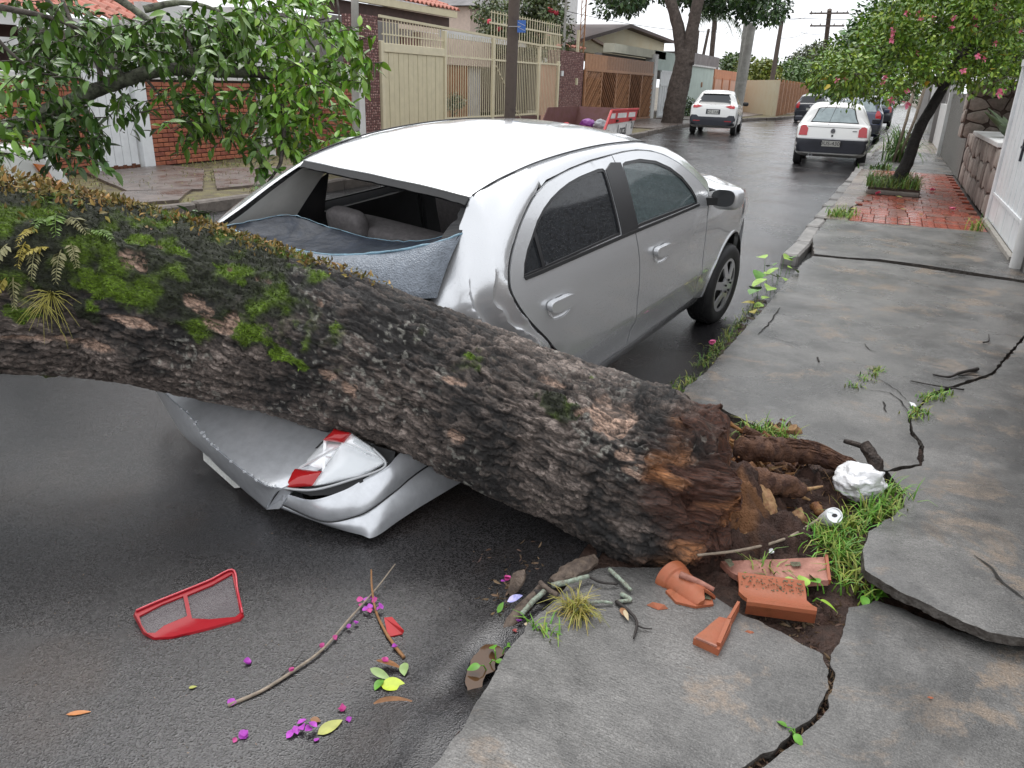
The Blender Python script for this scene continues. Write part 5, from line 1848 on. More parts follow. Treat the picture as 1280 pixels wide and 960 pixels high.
def oval_leaf(name, label, p, L, W, az, m, el=0.0, roll=0.0, curl=0.12, group=None, cat='leaf', parent=None):
    V, F = leaf_mesh(1, W / L, curl, 0.18, 7)
    M = rotmats(np.array([az]), np.array([el]), np.array([roll]))
    V, F, k = bulk((V, F), np.array([p]), M, np.array([L]))
    if parent is None:
        V[:, 2] += max(0, p[2] - V[:, 2].min())
    o = obj(name, V, F, m, parent, smooth=True)
    if parent is None:
        tag(o, label, cat, group)
    return o


def weed(label, spots, L, seed, mats_, z=0.05, cat='weed', hgt=.1):
    g = np.random.default_rng(seed)
    c = ground_point(spots[0][0], spots[0][1], z)
    t = thing('weed', label, cat, tuple(c))
    for i, (u, v) in enumerate(spots):
        p = ground_point(u, v, z)
        h = hgt * g.uniform(.5, 1.1)
        a = g.uniform(0, 6.28)
        q = p + np.array([.02 * math.cos(a), .02 * math.sin(a), h])
        obj('stem', *tube([p, (p + q) / 2 + [0, 0, .01], q], [.0022, .002, .0015], 5), M_WEED, t)
        oval_leaf('leaf', None, q, L * g.uniform(.75, 1.2), L * .72, a + g.uniform(-.4, .4), mats_[i % len(mats_)], g.uniform(-.3, .3), g.uniform(-.5, .5), .25, parent=t)
    return t


weed('broad leaved green weed growing at the kerb beyond the front wheel', [(940, 372), (950, 360), (958, 366), (965, 352), (972, 358), (980, 350), (946, 378), (968, 366), (955, 345), (986, 345), (962, 372), (975, 345), (945, 360)], .15, 3, [M_WEED, M_WEEDL, M_WEEDL], .05, hgt=.16)
weed('yellowing low weed at the kerb under the broad leaved weed', [(945, 386), (950, 380), (940, 392), (956, 384)], .09, 4, [M_WEEDY, M_WEEDL], .05, hgt=.04)
weed('small round leaved weed sprouting beside the raised slab', [(1075, 752), (1086, 754), (1082, 745), (1072, 748)], .045, 5, [M_WEED], .06, hgt=.04)
weed('small weed over the broken tile with a channel', [(1010, 745), (1022, 738), (1016, 752), (1030, 742), (1000, 735)], .06, 6, [M_WEEDL, M_WEED], .10, hgt=.03)
weed('tiny weed growing out of the long open crack', [(985, 915), (990, 912), (992, 918)], .03, 7, [M_WEED], .09, hgt=.015)
weed('small weed sprouting at the muddy gutter puddle', [(612, 830), (620, 824), (628, 818), (608, 838), (634, 812)], .035, 8, [M_WEED], .02, hgt=.03)

# purple petals, leaves and twigs on the road
M_PET = mat('magenta_petal', (0.40, 0.06, 0.43), 0.5, var=0.3, vscale=60)
M_PET2 = mat('pink_petal', (0.46, 0.05, 0.22), 0.5, var=0.3, vscale=60)
M_TWIG = mat('grey_twig', (0.26, 0.21, 0.16), 0.65, var=0.35, vscale=50)
M_TWIGB = mat('orange_twig', (0.25, 0.12, 0.045), 0.6, var=0.35, vscale=50)
M_BLKW = mat('black_twig', (0.025, 0.02, 0.018), 0.6, var=0.4, vscale=50)
M_LICH = mat('lichen_crust', (0.33, 0.40, 0.32), 0.85, col2=(0.16, 0.14, 0.11), vscale=70, bump=1.0, bscale=160, bdist=0.006)
M_BRNL = mat('brown_leaf', (0.25, 0.115, 0.045), 0.5, var=0.35, vscale=35, bump=0.4, bscale=80, bdist=0.004)
M_ORL = mat('orange_leaf', (0.50, 0.20, 0.07), 0.45, var=0.2, vscale=40)
M_LIME = mat('lime_leaf', (0.42, 0.52, 0.03), 0.4, var=0.2, vscale=25)
M_OLIVE = mat('olive_leaf', (0.36, 0.37, 0.09), 0.45, var=0.25, vscale=25)
M_SAGE = mat('sage_leaf', (0.24, 0.34, 0.12), 0.45, var=0.25, vscale=25)


def petal(label, u, v, size, m=None, z=0.004, seed=0, n=2, parent=None, cat='petal'):
    g = np.random.default_rng(seed + int(u))
    p = ground_point(u, v, z)
    mb = MB()
    for i in range(n):
        V, F = leaf_mesh(1, .85, g.uniform(-.5, .1), g.uniform(.2, .6), 4)
        a = g.uniform(0, 6.28)
        V, F, k = bulk((V, F), np.array([p - np.array([math.cos(a), math.sin(a), 0]) * size * .4]), rotmats(np.array([a]), np.array([g.uniform(0, .4)]), np.array([g.uniform(-.5, .5)])), np.array([size]))
        V[:, 2] += max(0, z - V[:, 2].min())
        mb.add(V, F)
    o = mb.obj('petal', m or M_PET, parent, smooth=True)
    if parent is None:
        tag(o, label, cat)
    return o


petal('lone magenta petal on the asphalt between the red lens and the twig', 310, 828, .026)
petal('magenta petal below the foot of the long grey twig', 305, 920, .03, n=3)
petal('small pink petal at the lowest left of the petals on the road', 293, 926, .016, M_PET2, n=1)
petal('magenta petal stuck to the foot of the long grey twig', 289, 879, .028, n=2)
petal('magenta petal lying alone below the olive leaf', 396, 925, .018, n=1)
petal('magenta petal right of the olive leaf', 436, 901, .02, n=2)
petal('pink petal strung beside the olive leaf', 428, 887, .022, M_PET2, n=3)
petal('pink flower head lying in the kerb grass behind the front wheel', 890, 430, .05, mat('pink_flower', (.75, .16, .35), .5), n=3, z=.05)
fb_ = thing('blossom', 'magenta blossom cluster left of the olive leaf', 'blossom', tuple(ground_point(372, 908, 0)))
for i, (u, v) in enumerate(((362, 920), (370, 915), (376, 903), (378, 910), (386, 912), (392, 908))):
    petal(None, u, v, .026, None, .004 + .003 * i, i, 1, fb_)
fb2 = thing('blossom', 'magenta blossom cluster where the two twigs cross', 'blossom', tuple(ground_point(460, 755, 0)))
for i, (u, v) in enumerate(((452, 756), (458, 750), (463, 758), (468, 752), (472, 762), (456, 762), (462, 764), (476, 760), (466, 747), (449, 750))):
    petal(None, u, v, .024, None if i % 3 else M_PET2, .012 + .002 * (i % 4), i, 1, fb2)
for (u, v, lab) in ((445, 778, 'magenta petal on the twig below the crossing'), (436, 784, 'magenta petal second below the twig crossing'), (418, 798, 'pink petal caught halfway down the long twig'), (402, 808, 'small pink petal on the long twig, middle'), (364, 838, 'pink petal at the lower knot of the long twig'), (493, 808, 'magenta petal at the foot of the orange twig')):
    petal(lab, u, v, .018, M_PET if 'magenta' in lab else M_PET2, .012)


def twig(name, label, pts, r0, r1, m, cat='twig', seed=0, z=None, k=7, forks=()):
    P = [ground_point(p[0], p[1], p[2] if len(p) > 2 else (z or .01)) for p in pts]
    V, F = noisy_tube(P, r0, r1, max(14, len(P) * 6), k, .18, seed, 60)
    o = obj(name, V, F, m, smooth=True)
    return tag(o, label, cat)


twig('twig', 'long pale grey twig on the asphalt with petals along it', [(285, 882, .006), (330, 862, .008), (372, 835, .01), (405, 810, .012), (440, 770, .015), (458, 750, .02), (475, 730, .03), (494, 705, .05)], .0055, .0022, M_TWIG, seed=1)
twig('twig', 'short orange twig crossing the long grey twig', [(464, 712, .05), (465, 735, .03), (470, 764, .012), (482, 790, .010), (494, 808, .008), (505, 822, .008)], .003, .006, M_TWIGB, seed=2)
twig('twig', 'thin black twig lying against the long grey twig', [(352, 845, .006), (365, 832, .012), (381, 812, .02)], .002, .0012, M_BLKW, seed=3)
# heap of leaves at the foot of the orange twig
oval_leaf('leaf', 'bright lime leaf at the middle of the leaf heap', ground_point(476, 856, .012), .075, .05, .4, M_LIME, .1, .1, .1)
oval_leaf('leaf', 'sage green leaf on the left of the leaf heap', ground_point(463, 838, .015), .075, .026, -.1, M_SAGE, .0, .3, .1)
oval_leaf('leaf', 'sage green leaf on the right of the leaf heap', ground_point(505, 830, .015), .05, .03, -1.0, M_SAGE, .0, .3, .1)
oval_leaf('leaf', 'small green leaf under the lime leaf', ground_point(478, 850, .008), .045, .028, -1.5, M_WEED, .0, .2, .1)
oval_leaf('leaf', 'curled brown leaf below the leaf heap', ground_point(467, 880, .008), .11, .034, .45, M_BRNL, .05, .5, -.1)
oval_leaf('leaf', 'dark brown leaf behind the lime leaf', ground_point(470, 828, .014), .085, .03, .2, M_BRNL, .1, -.3, .2)
oval_leaf('leaf', 'olive oval leaf lying among magenta petals', ground_point(397, 918, .006), .075, .036, 1.15, M_OLIVE, .08, .1, .04)
oval_leaf('leaf', 'small brown leaf tucked behind the olive leaf', ground_point(388, 900, .006), .03, .02, .3, M_BRNL)
oval_leaf('leaf', 'single orange leaf on the asphalt at the lower left', ground_point(83, 893, .004), .062, .017, .62, M_ORL, .03, 0, .02)
oval_leaf('leaf', 'tiny tan leaf on the asphalt left of the long twig', ground_point(236, 861, .004), .022, .012, .9, M_OLIVE)
petal('pink petal in the leaf heap beside the dark brown leaf', 482, 826, .024, M_PET2, .02, n=2)

# red shard and broken lens
M_LENS = mat('broken_red_lens', (0.34, 0.010, 0.018), 0.3, alpha=0.9, spec=0.25, bump=0.15, bscale=60, bdist=0.004)
M_LENSP = mat('lens_inner_clear', (0.20, 0.17, 0.18), 0.22, alpha=0.45, bump=0.6, bscale=140, bdist=0.004)
sh = [ground_point(u, v, z_) for u, v, z_ in ((480, 772, .03), (490, 771, .036), (505, 788, .02), (503, 792, .006), (485, 796, .004))]
tag(obj('lens_shard', *thicken(np.array(sh), np.array([[0, 4, 3], [0, 3, 2], [0, 2, 1]]), np.array([0, 0, -.004])), M_RED, recalc=True), 'small bright red lens shard beside the orange twig', 'shard')

lens = thing('broken_lens', 'broken red tail light lens lying on the asphalt', 'lens', tuple(ground_point(235, 765, 0)))


def lz(u, v):       # the shell stands higher along its far edge
    t = np.clip((v - (752 - (u - 168) * .42)) / 55, 0, 1)
    return 0.050 - 0.042 * t


outl = [(168, 767), (170, 762), (230, 737), (291, 711), (293, 712), (298, 740), (304, 768), (299, 774), (260, 785), (215, 796), (193, 797), (180, 790), (174, 778)]
hole1 = [(174, 770), (203, 755), (229, 745), (234, 770), (224, 774), (205, 782), (194, 791), (184, 791), (177, 781)]
hole2 = [(234, 744), (265, 731), (290, 717), (295, 741), (300, 766), (294, 771), (262, 774), (240, 773)]
to2 = lambda L_: [(u / 200, v / 200) for u, v in L_]
V2, F = cdt(densify(to2(outl), .03), [densify(to2(hole1), .03), densify(to2(hole2), .03)], .03)
V = np.array([ground_point(u * 200, v * 200, float(lz(u * 200, v * 200))) for u, v in V2])
obj('lens_rim', *thicken(V, F[:, ::-1], np.array([0, 0, -.006])), M_LENS, lens, smooth=True, sharp=40, recalc=True)
ov = densify(outl, 3)
a_ = np.array([ground_point(u, v, float(lz(u, v)) + .001) for u, v in ov])
b_ = np.array([ground_point(u + 1.5 * np.sign(u - 235), v + 3, max(.001, float(lz(u, v)) - .020)) for u, v in ov])
n_ = len(ov)
obj('lens_wall', np.vstack([a_, b_]), [(i, (i + 1) % n_, n_ + (i + 1) % n_, n_ + i) for i in range(n_)], M_LENS, lens, smooth=True, recalc=True)
rimp = [ground_point(u, v, float(lz(u, v)) + .004) for u, v in ((170, 763), (200, 750), (230, 738), (262, 725), (291, 712), (297, 738), (303, 766))]
obj('lens_edge', *tube(spline(rimp, 30), .0035, 6), mat('lens_edge_red', (.55, .05, .07), .15, coat=.6), lens, smooth=True)
for nm, h in (('clear_pane', hole1), ('clear_pane', hole2)):
    V2, F = cdt(to2(h), (), .05)
    V = np.array([ground_point(u * 200, v * 200, max(.004, float(lz(u * 200, v * 200)) - .006)) for u, v in V2])
    obj(nm, V, F[:, ::-1], M_LENSP, lens, smooth=True, recalc=True)

# ------------------------------------------------------------------ bark, lichened twigs and a stone on the kerb corner
def slab_of_bark(label, pts, w, z, m, seed, name='bark_piece', cat='bark'):
    P = spline([ground_point(u, v, z_) for u, v, z_ in pts], 24)
    T_ = np.gradient(P, axis=0)
    T_ /= np.linalg.norm(T_, axis=1)[:, None]
    S_ = np.cross(T_, [0, 0, 1.0])
    S_ /= np.linalg.norm(S_, axis=1)[:, None]
    rows = []
    for j, a in enumerate(np.linspace(-1, 1, 9)):
        ww = w * (1 + .35 * fbm(P * 30 + j * .0 + seed, 2, seed)) * np.sin(np.linspace(.25, PI - .2, 24)) ** .5
        rows.append(P + S_ * (a * ww)[:, None] + np.c_[0 * ww, 0 * ww, .012 * (1 - a * a) + .006 * fbm(P * 50 + a, 2, seed + 1)])
    V = np.concatenate(rows)
    o = obj(name, *thicken(V, grid_faces(9, 24), np.array([0, 0, -.012])), m, smooth=True, sharp=50, recalc=True)
    return tag(o, label, cat)


M_BARKP = mat('loose_bark', (0.075, 0.055, 0.045), 0.7, col2=(0.16, 0.12, 0.09), vscale=35, bump=0.9, bscale=90, bdist=0.01)
slab_of_bark('long curved strip of loose bark in the gutter beside the wrapper', [(628, 796, .02), (640, 775, .05), (660, 752, .07), (676, 733, .08)], .022, 0, M_BARKP, 1)
slab_of_bark('brown bark shard leaning in the gutter under pink petals', [(636, 742, .04), (646, 724, .09), (655, 715, .11)], .026, 0, M_BARKP, 2)
slab_of_bark('wide dark bark plate lying under the trunk beside the kerb', [(690, 728, .09), (715, 712, .11), (744, 697, .11)], .035, 0, M_BARKP, 3)
slab_of_bark('small dark bark chip under the lichened twig', [(668, 740, .08), (690, 745, .09), (700, 750, .09)], .016, 0, M_BLKW, 4)
twig('twig', 'lichen covered twig pointing up from the gutter bark', [(652, 768, .07), (666, 752, .09), (682, 738, .11)], .008, .009, M_LICH, seed=11)
twig('twig', 'lichen covered twig lying flat behind the yellow grass', [(690, 732, .12), (715, 726, .125), (736, 720, .125)], .010, .007, M_LICH, seed=12)
twig('twig', 'brown twig stub leaning on the lichen covered twig', [(675, 728, .12), (684, 736, .12), (697, 744, .11)], .009, .008, M_BARKP, seed=13)
twig('twig', 'lichen covered twig at the right of the yellow grass', [(762, 712, .115), (775, 724, .12), (789, 738, .115)], .008, .006, M_LICH, seed=14)
twig('twig', 'lumpy lichen twig end at the right of the yellow grass', [(776, 742, .115), (788, 750, .11), (770, 752, .11)], .008, .006, M_LICH, seed=15)
twig('twig', 'black forked twig at the right edge of the twig pile', [(770, 752, .11), (786, 764, .115), (796, 778, .115), (792, 798, .11)], .007, .003, M_BLKW, seed=16)
twig('twig', 'thin black twig end pointing right from the twig pile', [(794, 780, .115), (804, 785, .112), (815, 786, .11)], .003, .002, M_BLKW, seed=17)
twig('twig', 'black curved twig behind the twig pile', [(738, 722, .12), (752, 728, .12), (772, 730, .115)], .005, .004, M_BLKW, seed=18)
twig('twig', 'lichen knob in front of the yellow grass', [(718, 764, .12), (724, 758, .125), (732, 756, .12)], .007, .006, M_LICH, seed=19)
twig('twig', 'lichen twig running right from the yellow grass', [(738, 754, .115), (752, 752, .115), (766, 754, .11)], .006, .004, M_LICH, seed=20)
oval_leaf('leaf', 'brown leaf at the right of the twig pile', ground_point(776, 760, .11), .05, .02, -.9, M_BRNL, .1, .4)
oval_leaf('leaf', 'pale tan leaf at the right of the twig pile', ground_point(780, 764, .112), .045, .014, -1.0, mat('tan_leaf', (.45, .36, .22), .5), .0, .3)
oval_leaf('leaf', 'green leaf standing in the gutter litter', ground_point(622, 766, .03), .04, .018, 1.4, M_WEED, .7, .3)
oval_leaf('leaf', 'orange leaf under the gutter bark strip', ground_point(650, 762, .05), .04, .018, .5, M_ORL, .1, .3)
oval_leaf('leaf', 'tan leaf at the bottom of the gutter litter', ground_point(655, 780, .06), .03, .014, .2, mat('tan_leaf', (.45, .36, .22), .5), .1, .3)
petal('pink petals on the bark shard in the gutter', 634, 724, .026, M_PET2, .10, n=3)
petal('magenta petal at the left end of the gutter litter', 629, 727, .018, M_PET, .09, n=1)
petal('purple petal low in the gutter litter', 648, 777, .022, mat('purple_petal', (.22, .03, .28), .5), .06, n=2)
petal('red petal at the bottom of the gutter litter', 645, 789, .02, mat('dull_red_petal', (.35, .07, .07), .5), .05, n=2)
wrp = MB()
V, F = leaf_mesh(1, .5, -.3, .6, 5)
V, F, k = bulk((V, F), np.array([ground_point(634, 752, .075)]), rotmats(np.array([.45]), np.array([.25]), np.array([.3])), np.array([.055]))
wrp.add(V, F)
wr = wrp.obj('wrapper', mat('blue_white_wrapper', (.62, .55, .75), .35, col2=(.05, .12, .5), vscale=30), None, smooth=True)
tag(wr, 'blue and white torn wrapper in the gutter litter', 'wrapper')
slab_of_bark('flat grey stone chip wedged under the yellow grass', [(672, 783, .08), (690, 790, .08), (700, 795, .085)], .02, 0, mat('stone_chip', (.2, .19, .18), .6, var=.3, vscale=30), 6, 'stone_chip', 'stone')
# loose crumbs of litter in the gutter: too many to count
g = np.random.default_rng(9)
cp_ = np.array([ground_point(*q, .03) for q in zip(g.normal(655, 22, 260), g.normal(745, 26, 260))] + [ground_point(*q, .06) for q in zip(g.normal(1015, 22, 240), g.normal(775, 16, 240))] + [ground_point(a_ + g.normal(0, 3), b_ + g.normal(0, 3), .075) for t_ in g.uniform(0, 1, 170) for a_, b_ in [(np.interp(t_, [0, .2, .45, .7, 1], [1040, 1041, 1028, 980, 880]), np.interp(t_, [0, .2, .45, .7, 1], [818, 850, 892, 935, 985]))]])
sz = g.uniform(.008, .035, len(cp_))
rd_ = np.array([ground_point(u_, v_, .003) for u_, v_ in zip(g.uniform(20, 640, 420), g.uniform(600, 955, 420))])
cp_ = np.concatenate([cp_, rd_])
sz = np.concatenate([sz, g.uniform(.002, .009, 420)])
V, F, k = bulk(leaf_mesh(1, .28, .2, .4, 3), cp_, rotmats(g.uniform(0, 6.28, len(cp_)), g.uniform(-.2, .5, len(cp_)), g.uniform(0, 3, len(cp_))), sz)
obj('litter', V, F, M_LEAFV, cols=varied((.07, .042, .026), len(cp_), k, .6, .2, (.20, .13, .07), 3), kind='stuff')

# ------------------------------------------------------------------ broken roof tiles
M_TERRA = mat('terracotta', (0.40, 0.125, 0.055), 0.5, var=0.4, vscale=26, col2=(0.25, 0.07, 0.032), rvar=0.15, bump=0.25, bscale=120, bdist=0.004)
M_TERRAO = mat('weathered_terracotta', (0.30, 0.125, 0.085), 0.6, var=0.3, vscale=16, col2=(0.36, 0.17, 0.13), bump=0.5, bscale=150, bdist=0.004)
M_LICHT = mat('tile_lichen', (0.15, 0.16, 0.10), 0.9, col2=(0.09, 0.075, 0.05), vscale=60, bump=1.0, bscale=140, bdist=0.006)


def blotch(parent, pts, z, seed):
    V2, F = cdt(densify([ground_point(u, v, z)[:2] for u, v in pts], .006, jag=.006, seed=seed), (), .012)
    V = np.c_[V2, np.full(len(V2), z) + .002 * fbm(np.c_[V2 * 120, 0 * V2[:, 0]], 2, seed)]
    return obj('lichen', V, F, M_LICHT, parent, smooth=True)


t2 = thing('roof_tile', 'flat weathered pinkish roof tile fragment nearest the torn butt', 'roof tile', tuple(ground_point(970, 712, .07)), group='broken roof tiles')
pl = [ground_point(u, v, z_) for u, v, z_ in ((902, 696, .125), (1032, 697, .125), (1036, 729, .10), (968, 729, .10), (930, 722, .105), (915, 712, .112))]
V2, F = cdt(densify([p[:2] for p in pl], .02, jag=.003), (), .03)
zt = np.interp(V2[:, 1], [min(p[1] for p in pl), max(p[1] for p in pl)], [.098, .128])
obj('tile_body', *thicken(np.c_[V2, zt], F, np.array([0, 0, -.022])), M_TERRAO, t2, smooth=True, sharp=40, recalc=True)
MB().bar(pl[1] + [0, 0, .004], pl[2] + [0, 0, .004], .010, .022).obj('tile_lip', M_TERRA, t2)
blotch(t2, [(988, 702), (999, 702), (1001, 707), (990, 708)], .1235, 1)
blotch(t2, [(906, 700), (914, 699), (918, 706), (912, 709)], .1225, 2)
t3 = thing('roof_tile', 'channelled orange roof tile fragment with a mossy ridge', 'roof tile', tuple(ground_point(975, 752, .1)), group='broken roof tiles')
prof = [(0, .0), (0, .034), (.008, .040), (.020, .034), (.045, .020), (.075, .016), (.105, .022), (.125, .040), (.140, .046), (.150, .040)]
A0, A1 = ground_point(931, 764, .10), ground_point(1018, 776, .10)
dx_ = (A1 - A0)
Lx_ = np.linalg.norm(dx_)
dx_ /= Lx_
dy_ = np.array([-dx_[1], dx_[0], 0])
V, nx = [], 22
for i in range(nx):
    for (a, b) in prof:
        j = .012 * fbm(np.array([[a * 30, i * 0, 3.0]]), 2, 5)[0] if i in (0, nx - 1) else 0
        sc = 1 if i > 2 else .98
        V.append(A0 + dx_ * (Lx_ * i / (nx - 1) + j - a * .12) + dy_ * a + np.array([0, 0, b * sc + .004]))
obj('tile_body', *thicken(np.array(V), grid_faces(nx, len(prof)), np.array([0, 0, -.014])), M_TERRA, t3, smooth=True, sharp=35, recalc=True)
g = np.random.default_rng(4)
lm = MB()
for i in range(190):
    s_ = g.uniform(.05, .97)
    a = g.uniform(.095, .135)
    p = A0 + dx_ * (Lx_ * s_ - a * .12) + dy_ * a + np.array([0, 0, np.interp(a, [p_[0] for p_ in prof], [p_[1] for p_ in prof]) + .004])
    V, F, k = bulk(leaf_mesh(1, .9, .3, .3, 2), np.array([p]), rotmats(np.array([g.uniform(0, 6.28)]), np.array([.2]), np.array([0.])), np.array([g.uniform(.003, .009)]))
    lm.add(V, F)
lm.obj('lichen', M_LICHT, t3, kind='stuff')
# barrel piece with a collar
t1 = thing('roof_tile', 'curved barrel roof tile fragment with a ribbed collar', 'roof tile', tuple(ground_point(858, 732, .1)), group='broken roof tiles')
a0, a1 = ground_point(838, 716, .12), ground_point(880, 748, .12)
ax_ = a1 - a0
La = np.linalg.norm(ax_)
ax_ /= La
sd_ = np.array([-ax_[1], ax_[0], 0])
V, nu, nv = [], 30, 20
for i in range(nu):
    s_ = i / (nu - 1)
    for j in range(nv):
        t = j / (nv - 1)
        ang = PI * (.02 + .96 * t)
        rr = .058 * (1 + .10 * (s_ < .22) + .05 * (s_ < .12)) * (1 - .25 * s_)
        cut = 1 if s_ < .35 else (1 - .75 * (s_ - .35) * (t if t > .5 else 0))
        rag = .02 * fbm(np.array([[t * 5, s_ * 0, 1.0]]), 2, 8)[0] if i > nu - 4 else 0
        V.append(a0 + ax_ * (La * s_ + rag) + sd_ * (math.cos(ang) * rr) + np.array([0, 0, -.018 + math.sin(ang) * rr * cut * .95]))
obj('tile_body', *thicken(np.array(V), grid_faces(nu, nv), np.array([0, 0, -.012])), M_TERRA, t1, smooth=True, sharp=40, recalc=True)
fl_ = [ground_point(u, v, .112) for u, v in ((832, 738), (846, 733), (888, 742), (892, 755), (870, 758), (845, 752))]
obj('tile_flange', *thicken(np.array(fl_), np.array([[0, 5, 4], [0, 4, 3], [0, 3, 2], [0, 2, 1]]), np.array([0, 0, -.012])), M_TERRA, t1, recalc=True)
rd = spline([ground_point(u, v, z_) for u, v, z_ in ((850, 718, .155), (870, 726, .15), (892, 737, .13))], 14)
obj('tile_ridge', *tube(rd, np.linspace(.012, .008, 14), 8), M_TERRAO, t1, smooth=True)
blotch(t1, [(874, 740), (886, 742), (889, 750), (876, 748)], .116, 5)
# triangular piece
t4 = thing('roof_tile', 'triangular roof tile fragment with a thin spike, in front of the others', 'roof tile', tuple(ground_point(893, 790, .1)), group='broken roof tiles')
pl = [ground_point(u, v, .128) for u, v in ((867, 797), (899, 770), (908, 772), (922, 752), (925, 755), (915, 775), (914, 782), (899, 812))]
V2, F = cdt(densify([p[:2] for p in pl], .012, jag=.002), (), .02)
obj('tile_body', *thicken(np.c_[V2, np.full(len(V2), .126)], F, np.array([0, 0, -.026])), M_TERRA, t4, recalc=True)
MB().bar(ground_point(898, 806, .130), ground_point(911, 776, .134), .012, .016).obj('tile_ridge', M_TERRA, t4)
MB().bar(ground_point(911, 775, .134), ground_point(923, 754, .13), .009, .014).obj('tile_ridge', M_TERRA, t4)
MB().bar(ground_point(870, 797, .130), ground_point(896, 808, .130), .006, .006).obj('tile_ridge', M_TERRAO, t4)
for (u, v, s_, lab) in ((822, 758, .034, 'small flat red tile chip left of the barrel fragment'), (937, 790, .014, 'tiny red tile chip below the channelled fragment'), (1163, 731, .009, 'tiny red tile chip on the raised slab'), (1163, 872, .009, 'tiny red tile chip on the front slab')):
    p = ground_point(u, v, .104 if v != 731 else .17)
    mb = MB().add(p + s_ * np.array([(-1, -.3, 0), (.2, -.5, 0), (1.0, .1, 0), (.1, .55, 0), (-.5, -.1, .4), (.6, .1, .35)]), [(0, 1, 4), (1, 5, 4), (1, 2, 5), (2, 3, 5), (3, 4, 5), (3, 0, 4), (0, 3, 2, 1)])
    tag(mb.obj('tile_chip', M_TERRA, recalc=True), lab, 'tile chip', 'broken roof tile chips')
blotch(None, [(843, 750), (852, 748), (857, 754), (848, 757)], .104, 9)
tag([o for o in COL.objects if o.name.startswith('lichen') and o.parent is None][0], 'flake of pale lichen on the concrete below the barrel tile', 'lichen')

# ------------------------------------------------------------------ bag, can, stick
def crumpled(c, r, seed, n=72, m_=48, sq=(1, 1, .8), k1=.16, ears=()):
    V = []
    th_ = np.linspace(0, 2 * PI, n, endpoint=False)
    ph_ = np.linspace(-PI / 2, PI / 2, m_)
    A, B = np.meshgrid(ph_, th_, indexing='ij')
    D = np.stack([np.cos(A) * np.cos(B), np.cos(A) * np.sin(B), np.sin(A)], -1).reshape(-1, 3)
    h = 1 + .16 * fbm(D * 1.8, 2, seed) + k1 * (1 - np.abs(fbm(D * 2.2 + .5, 2, seed + 3)) * 4) + .3 * k1 * (1 - np.abs(fbm(D * 5, 2, seed + 5)) * 4)
    for e_ in ears:
        e_ = np.array(e_) / np.linalg.norm(e_)
        h = h + .55 * np.exp(-np.arccos(np.clip(D @ e_, -1, 1)) ** 2 / .035) * (1 + .5 * fbm(D * 9, 2, 3))
    return np.array(c) + D * h[:, None] * r * np.array(sq), grid_faces(m_, n, True)


M_BAG = mat('white_plastic_bag', (0.78, 0.78, 0.79), 0.3, spec=0.5, bump=0.9, bscale=16, bdist=0.03)
bc_ = far_point(1071, 612, 3.18)
bc_[2] = .165
V, F = crumpled(bc_, .090, 11, 110, 80, (1.05, 1, .80), .06, ((.5, -.4, .75), (-.1, -.9, .35)))
V[:, 2] = np.maximum(V[:, 2], .085)
tag(obj('plastic_bag', V, F, M_BAG, smooth=True, recalc=True), 'crumpled white plastic bag in the grass beside the roots', 'plastic bag')
can = thing('drink_can', 'empty silver drink can standing end up in the grass', 'drink can')
cp0 = ground_point(1043, 644, .175)
can.location = tuple(cp0)
tocam = Vector(CC - cp0).normalized()
can.rotation_euler = (tocam * .8 + Vector((0, 0, .35)) + Vector((.25, 0, 0))).to_track_quat('Z', 'Y').to_euler()
M_ALU = mat('can_aluminium', (0.8, 0.81, 0.82), 0.25, metal=.85)
M_CANW = mat('can_white', (0.75, 0.76, 0.78), 0.3)
MB().lathe([(.024, -.115), (.032, -.105), (.033, -.02), (.031, -.006), (.0285, 0)], n=32).obj('can_body', M_CANW, can, local=True, smooth=True)
MB().lathe([(.0285, 0), (.029, .003), (.0265, .003), (.0245, -.004), (.0005, -.004)], n=32).obj('can_lid', M_ALU, can, local=True, smooth=True, sharp=40)
tb = MB()
tb.add(np.array([(.010 * math.cos(a) + .002, .007 * math.sin(a), -.001) for a in np.linspace(0, 2 * PI, 13)[:-1]]), [tuple(range(12))])
tb.obj('pull_tab', M_TRIMB, can, local=True)
twig('stick', 'thin straight dark stick across the soil in front of the can', [(872, 694, .16), (930, 687, .14), (985, 672, .12), (1030, 645, .13)], .005, .006, M_TWIG, 'stick', 41)
tag(obj('paper_scrap', *thicken(np.array([ground_point(u, v, .11) for u, v in ((955, 686), (965, 684), (968, 690), (958, 692))]), np.array([[0, 3, 2], [0, 2, 1]]), np.array([0, 0, -.004])), M_CANW, recalc=True), 'tiny white paper scrap on the soil above the flat tile', 'paper')
# twigs on the pavement
twig('twig', 'dark twig with a thick middle lying on the pavement', [(1166, 468, .11), (1186, 471, .112), (1200, 466, .118), (1222, 461, .112)], .005, .012, M_BLKW, seed=51)
twig('twig', 'thin dark twig beside the thick one on the pavement', [(1198, 469, .11), (1215, 469, .11), (1237, 471, .108)], .004, .002, M_BLKW, seed=52)
twig('twig', 'thin dark twig lying along the pale crack', [(1138, 476, .11), (1170, 482, .11), (1205, 487, .108)], .003, .005, M_BLKW, seed=53)
twig('twig', 'small curved twig on the pavement nearest the white gate', [(1229, 428, .11), (1236, 426, .115), (1236, 418, .115)], .006, .003, M_BLKW, seed=54)
twig('twig', 'tiny dark twig on the middle of the pavement', [(1022, 447, .105), (1024, 452, .108)], .006, .004, M_BLKW, seed=55)
tag(obj('paper_scrap', *thicken(np.array([ground_point(u, v, .11) for u, v in ((1136, 502), (1143, 504), (1146, 508), (1139, 507))]), np.array([[0, 3, 2], [0, 2, 1]]), np.array([0, 0, -.004])), M_CANW, recalc=True), 'tiny white paper scrap beside the crack weeds', 'paper')


